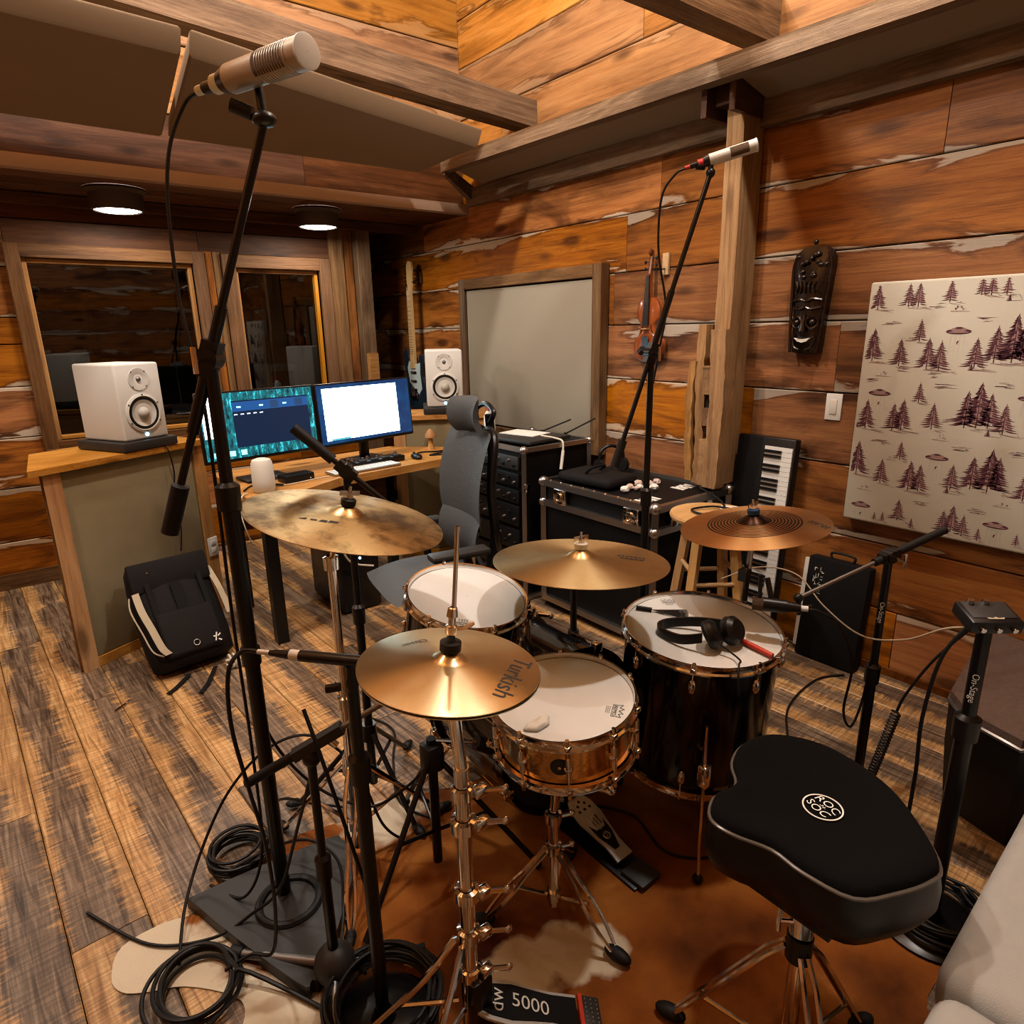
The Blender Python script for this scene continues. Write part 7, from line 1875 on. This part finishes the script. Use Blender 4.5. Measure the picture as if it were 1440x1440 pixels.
# wooden stool
stx, sty, stz = 2.445, 1.685, 0.785
st = thing('wooden_stool', 'round pale wooden stool with turned rungs behind the effects cymbal', 'stool', (stx, sty, 0))
MB().lathe([(0.001, -0.032), (0.165, -0.032), (0.181, -0.024), (0.185, -0.012), (0.181, -0.002), (0.165, 0.0), (0.001, -0.003)], 44, (stx, sty, stz)).build('seat', 'stool_wood', st)
legs = []
for k in range(4):
    a = R(8) + k*math.pi/2
    d = V((math.cos(a), math.sin(a), 0))
    p0, p1 = V((stx, sty, stz - 0.03)) + d*0.105, V((stx, sty, 0.0)) + d*0.215
    legs.append((p0, p1))
    MB().bar(p0, p1, 0.036, 0.036, d).build('leg', 'stool_leg', st, smooth=0)
for k in range(4):
    a0_, a1_ = legs[k], legs[(k + 1) % 4]
    for f_ in (((0.30 if k % 2 else 0.37), 0.60 if k % 2 else 0.66)[0], (0.62 if k % 2 else 0.68)):
        MB().cyl(a0_[0].lerp(a0_[1], f_), a1_[0].lerp(a1_[1], f_), 0.0105, n=12).build('rung', 'stool_wood', st)
np_ = MB(TRZ((2.53, 1.64, stz + 0.001), R(30))).box((0, 0, 0.002), (0.14, 0.10, 0.003)).build('note_paper', 'paper_white', origin=(2.53, 1.64, stz)); tag(np_, 'sheet of white note paper on the wooden stool seat', 'paper')

# sofa ------------------------------------------------------------------
simple('sofa_grey', (0.34, 0.315, 0.28), 0.9, bump=0.35, bscale=420, var=0.07, vscale=30)
sf = thing('sofa', 'grey fabric sofa with loose seat cushions beside the drum throne', 'sofa', (1.6, -0.15, 0))
def soft_box(name, c, s, r, mat, par, rot=None, puff=0.012):
    mb = MB()
    bm = bmesh.new(); bmesh.ops.create_cube(bm, size=1.0)
    for q in bm.verts: q.co = V((q.co.x*s[0], q.co.y*s[1], q.co.z*s[2]))
    bmesh.ops.bevel(bm, geom=bm.edges[:], offset=r, segments=4, affect='EDGES', profile=0.5)
    bm.verts.index_update()
    m_ = Euler(rot or (0, 0, 0)).to_matrix()
    vs = [m_ @ V((q.co.x, q.co.y, q.co.z + puff*(1 - (2*q.co.x/s[0])**2)*(1 - (2*q.co.y/s[1])**2)*(1 if q.co.z > 0 else 0))) + V(c) for q in bm.verts]
    fs = [tuple(q.index for q in f.verts) for f in bm.faces]
    bm.free()
    return mb.add(vs, fs).build(name, mat, par, smooth=60)
soft_box('seat_cushion', (1.605, -0.055, 0.385), (0.825, 0.69, 0.13), 0.045, 'sofa_grey', sf, (0, 0, R(3)))
soft_box('seat_cushion', (0.765, -0.115, 0.385), (0.835, 0.69, 0.13), 0.045, 'sofa_grey', sf, (0, 0, R(3)))
soft_box('base', (1.25, -0.14, 0.20), (1.95, 0.72, 0.24), 0.03, 'sofa_grey', sf, (0, 0, R(3)))
soft_box('backrest', (1.28, -0.60, 0.50), (1.95, 0.22, 0.62), 0.06, 'sofa_grey', sf, (0, 0, R(3)))
for x in (0.40, 2.10):
    for y in (-0.40, 0.14): MB().cyl((x, y, 0.0), (x, y, 0.085), 0.018, 0.024, n=10).build('foot', 'dark_board', sf)

# black cabinet with brown carpet top beside the sofa
simple('carpet_brown', (0.085, 0.048, 0.032), 0.95, bump=0.8, bscale=300, var=0.3, vscale=60)
oc = thing('stage_monitor', 'black wedge shaped cabinet with brown carpet top beside the sofa', 'cabinet', (2.45, 0.36, 0))
e1 = V((0.99, 0.14, 0)).normalized(); e2 = V((-0.30, -0.95, 0)).normalized(); K = V((2.085, 0.578, 0))
def oc_ring(z, ins, k=0.0):
    a, b = K + e1*ins - e2*0.0, K + e1*0.62
    pts = [K + e1*(0.07 + ins), K + e1*0.60, K + e1*0.66 + e2*0.06, K + e1*0.66 + e2*0.22, K + e1*0.60 + e2*0.27, K + e1*(0.07 + ins) + e2*0.27, K + e1*ins + e2*0.22, K + e1*ins + e2*0.07]
    return [V((p.x, p.y, z)) for p in pts]
MB().ring_loft([oc_ring(0.0, 0.23), oc_ring(0.02, 0.21), oc_ring(0.30, 0.05), oc_ring(0.455, 0.0), oc_ring(0.47, 0.0)]).build('body', 'case_black', oc, smooth=30)
MB().ring_loft([oc_ring(0.4705, 0.004), oc_ring(0.498, 0.004), oc_ring(0.502, 0.012)]).build('carpet_top', 'carpet_brown', oc, smooth=30)
MB().tube(oc_ring(0.470, -0.002), 0.007, 6, closed=True).build('edge_trim', 'grey_metal', oc)

# ================================================================== COWHIDE RUG
m, nt, b = nodes('cowhide')
tc = nt.nodes.new('ShaderNodeTexCoord')
def hn(scale, detail=6, off=(0, 0, 0)):
    mp = nt.nodes.new('ShaderNodeMapping'); mp.inputs['Location'].default_value = off; L(nt, tc.outputs['Object'], mp.inputs[0])
    n = nt.nodes.new('ShaderNodeTexNoise'); n.inputs['Scale'].default_value = scale; n.inputs['Detail'].default_value = detail; L(nt, mp.outputs[0], n.inputs['Vector']); return n.outputs['Fac']
base = ramp(nt, [(0.3, (0.060, 0.014, 0.002)), (0.5, (0.23, 0.066, 0.009)), (0.7, (0.38, 0.135, 0.022))]); L(nt, hn(3.2, 7), base.inputs[0])
sx = nt.nodes.new('ShaderNodeSeparateXYZ'); L(nt, tc.outputs['Object'], sx.inputs[0])
def blob(x, y, r, k=3.0):
    dx = math_(nt, 'SUBTRACT', sx.outputs[0], x); dy = math_(nt, 'SUBTRACT', sx.outputs[1], y)
    d = math_(nt, 'SQRT', math_(nt, 'ADD', math_(nt, 'MULTIPLY', dx, dx), math_(nt, 'MULTIPLY', dy, dy)))
    return math_(nt, 'SUBTRACT', 1.0, math_(nt, 'DIVIDE', d, r), True)
w_ = blob(0.03, 1.60, 0.34)
for q in ((0.20, 1.30, 0.30), (0.80, 1.02, 0.16), (0.93, 1.00, 0.14), (0.78, 1.78, 0.22), (1.0, 0.95, 0.12)): w_ = math_(nt, 'MAXIMUM', w_, blob(*q))
wn = math_(nt, 'ADD', w_, math_(nt, 'MULTIPLY', math_(nt, 'SUBTRACT', hn(9, 8), 0.5), 0.9))
rw = ramp(nt, [(0.30, (0, 0, 0)), (0.46, (1, 1, 1))]); L(nt, wn, rw.inputs[0])
c = mix_(nt, rw.outputs[0], base.outputs[0], (0.62, 0.52, 0.38))
L(nt, c, b.inputs['Base Color']); b.inputs['Roughness'].default_value = 0.75; b.inputs['Specular IOR Level'].default_value = 0.12
bp = nt.nodes.new('ShaderNodeBump'); bp.inputs['Strength'].default_value = 0.4; bp.inputs['Distance'].default_value = 0.004; L(nt, hn(160, 3), bp.inputs['Height']); L(nt, bp.outputs[0], b.inputs['Normal'])
hide = [(-0.035, 1.68), (0.0, 1.765), (0.11, 1.775), (0.21, 1.745), (0.33, 1.80), (0.50, 1.86), (0.62, 1.84), (0.74, 1.80), (0.80, 1.84), (0.93, 1.78), (1.10, 1.72), (1.35, 1.66), (1.62, 1.60), (1.86, 1.56), (1.92, 1.40), (1.86, 1.18), (1.80, 1.0), (1.84, 0.80), (1.86, 0.60), (1.80, 0.44), (1.66, 0.36), (1.50, 0.34), (1.42, 0.20), (1.20, 0.16), (1.0, 0.24), (0.80, 0.40), (0.66, 0.62), (0.50, 0.80), (0.34, 0.98), (0.20, 1.12), (0.14, 1.26), (0.205, 1.36), (0.20, 1.43), (0.11, 1.535), (0.03, 1.58), (-0.02, 1.62)]
hp3 = spline([(x, y, 0) for x, y in hide], 4, True)
n_ = len(hp3)
mb = MB()
mb.add([(p.x, p.y, 0.0006) for p in hp3] + [(p.x, p.y, 0.0035) for p in hp3], [tuple(range(n_, 2*n_))] + [(i, (i + 1) % n_, n_ + (i + 1) % n_, n_ + i) for i in range(n_)])
cw = mb.build('cowhide_rug', 'cowhide', origin=(0, 0, 0), smooth=30)
tag(cw, 'brown and cream cowhide rug under the drum kit', 'rug')

# ================================================================== CABLES ON THE FLOOR
def coil(name, label, c, r0, turns, rad=0.0045, ell=1.0, h=0.03, jit=0.10, seed=1, tail=None, rot=0.0):
    q = random.Random(seed)
    pts = []
    n = turns*14
    for i in range(n):
        a = 2*math.pi*i/14
        k = i//14
        rr = r0*(1 + jit*math.sin(a*0.37 + seed) + jit*0.7*math.sin(k*1.9 + seed))
        x, y = rr*math.cos(a), rr*ell*math.sin(a)
        pts.append(V((c[0] + x*math.cos(rot) - y*math.sin(rot) + 0.012*math.sin(k*2.3), c[1] + x*math.sin(rot) + y*math.cos(rot) + 0.010*math.cos(k*1.7), c[2] + rad + h*(i/n) + 0.004*math.sin(a*1.3))))
    if tail: pts += [V(p) for p in tail]
    o = MB().tube(spline(pts, 3), rad, 7).build(name, 'cable_black', origin=c)
    return tag(o, label, 'cable')
coil('cable_coil', 'loose wide coil of black cable on the cream lobe of the cowhide', (0.13, 1.50, 0.004), 0.095, 5, 0.0055, 1.15, 0.035, 0.16, 3, tail=[(0.30, 1.36, 0.02), (0.36, 1.25, 0.012), (0.42, 1.12, 0.012)])
coil('cable_coil', 'tight coil of black cable beside the tall stand base plate', (0.345, 1.875, 0.006), 0.082, 8, 0.005, 1.0, 0.05, 0.07, 5)
coil('cable_coil', 'thick coil of black cable around the hi-hat microphone base', (0.475, 1.150, 0.026), 0.130, 9, 0.0052, 1.0, 0.05, 0.08, 8)
coil('cable_coil', 'coil of black cable around the headphone amplifier stand base', (1.775, 0.43, 0.028), 0.105, 8, 0.005, 1.0, 0.05, 0.08, 9)
coil('cable_coil', 'small coil of black cable on the floor near the ride stand', (2.02, 2.06, 0.002), 0.12, 4, 0.004, 0.8, 0.03, 0.12, 12)
FC = [
    ('black cable arching from the base plate over the cowhide edge', [(0.11, 1.60, 0.012), (0.16, 1.74, 0.05), (0.24, 1.85, 0.12), (0.34, 1.87, 0.26), (0.45, 1.80, 0.40), (0.56, 1.72, 0.44), (0.66, 1.66, 0.32), (0.72, 1.63, 0.10), (0.78, 1.62, 0.01)]),
    ('black cable draped from the low boom stand to the base plate', [(0.42, 1.33, 0.60), (0.40, 1.42, 0.40), (0.36, 1.50, 0.18), (0.30, 1.58, 0.07), (0.20, 1.62, 0.02), (0.06, 1.72, 0.01), (-0.06, 1.95, 0.006)]),
    ('black cable looping across the base plate towards the hi-hat', [(0.30, 1.80, 0.05), (0.42, 1.76, 0.09), (0.50, 1.66, 0.14), (0.54, 1.55, 0.12), (0.50, 1.44, 0.06), (0.46, 1.36, 0.03), (0.47, 1.24, 0.05)]),
    ('thin black cable crossing from the crash stand to the pole', [(0.70, 1.88, 0.008), (0.60, 1.92, 0.05), (0.50, 1.86, 0.16), (0.44, 1.76, 0.22), (0.42, 1.66, 0.15), (0.38, 1.60, 0.06)]),
    ('black cable rising along the hi-hat microphone stand', [(0.475, 1.14, 0.05), (0.48, 1.15, 0.25), (0.44, 1.16, 0.50), (0.41, 1.21, 0.72), (0.40, 1.26, 0.82)]),
    ('black cable running under the crash cymbal from desk to rug', [(1.02, 2.70, 0.006), (0.98, 2.45, 0.006), (1.05, 2.2, 0.006), (0.95, 2.0, 0.006), (0.86, 1.78, 0.008), (0.92, 1.62, 0.008)]),
    ('black cable snaking past the floor tom to the right wall', [(1.70, 1.02, 0.008), (1.88, 0.98, 0.006), (2.02, 1.02, 0.006), (2.20, 1.10, 0.006), (2.45, 1.24, 0.006), (2.75, 1.28, 0.006), (2.90, 1.22, 0.006)]),
    ('black cable lying beside the kick pedal', [(1.36, 1.36, 0.008), (1.44, 1.22, 0.008), (1.40, 1.05, 0.008), (1.50, 0.94, 0.008), (1.72, 0.86, 0.008)]),
    ('black cable lying along the front of the cowhide towards the throne', [(0.60, 0.70, 0.008), (0.76, 0.62, 0.008), (0.90, 0.50, 0.008), (1.0, 0.36, 0.008)]),
    ('black cable leaning from the boom stand towards the low tripod', [(0.40, 1.66, 0.62), (0.47, 1.70, 0.42), (0.56, 1.66, 0.28), (0.66, 1.56, 0.24), (0.75, 1.50, 0.30), (0.80, 1.47, 0.36)]),
]
for lab, pts in FC: cable('floor_cable', lab, pts, 0.0044)
for k, (dx, lab) in enumerate(((0.0, 'white loop of thin cable on the floor behind the snare'), (0.10, 'smaller white loop of thin cable beside the bass drum'))):
    cable('white_cable', lab, [(1.78 + dx, 1.52 - dx, 0.008), (1.84 + dx, 1.60 - dx, 0.07), (1.92 + dx, 1.60 - dx, 0.09), (1.96 + dx, 1.52 - dx, 0.03), (1.90 + dx, 1.46 - dx, 0.008), (2.02 + dx, 1.42 - dx, 0.008)], 0.0035, 'cable_white')
bolt = thing('wing_bolt', 'small silver wing bolt lying on the bare floor planks', 'bolt', (0.20, 3.13, 0))
MB().cyl((0.165, 3.10, 0.006), (0.215, 3.14, 0.006), 0.004, n=8).build('shaft', 'chrome', bolt)
MB().sphere((0.222, 3.146, 0.009), 0.011, 10, 6, (1, 0.5, 0.8), (0, 0, R(40))).build('wing_head', 'chrome', bolt)
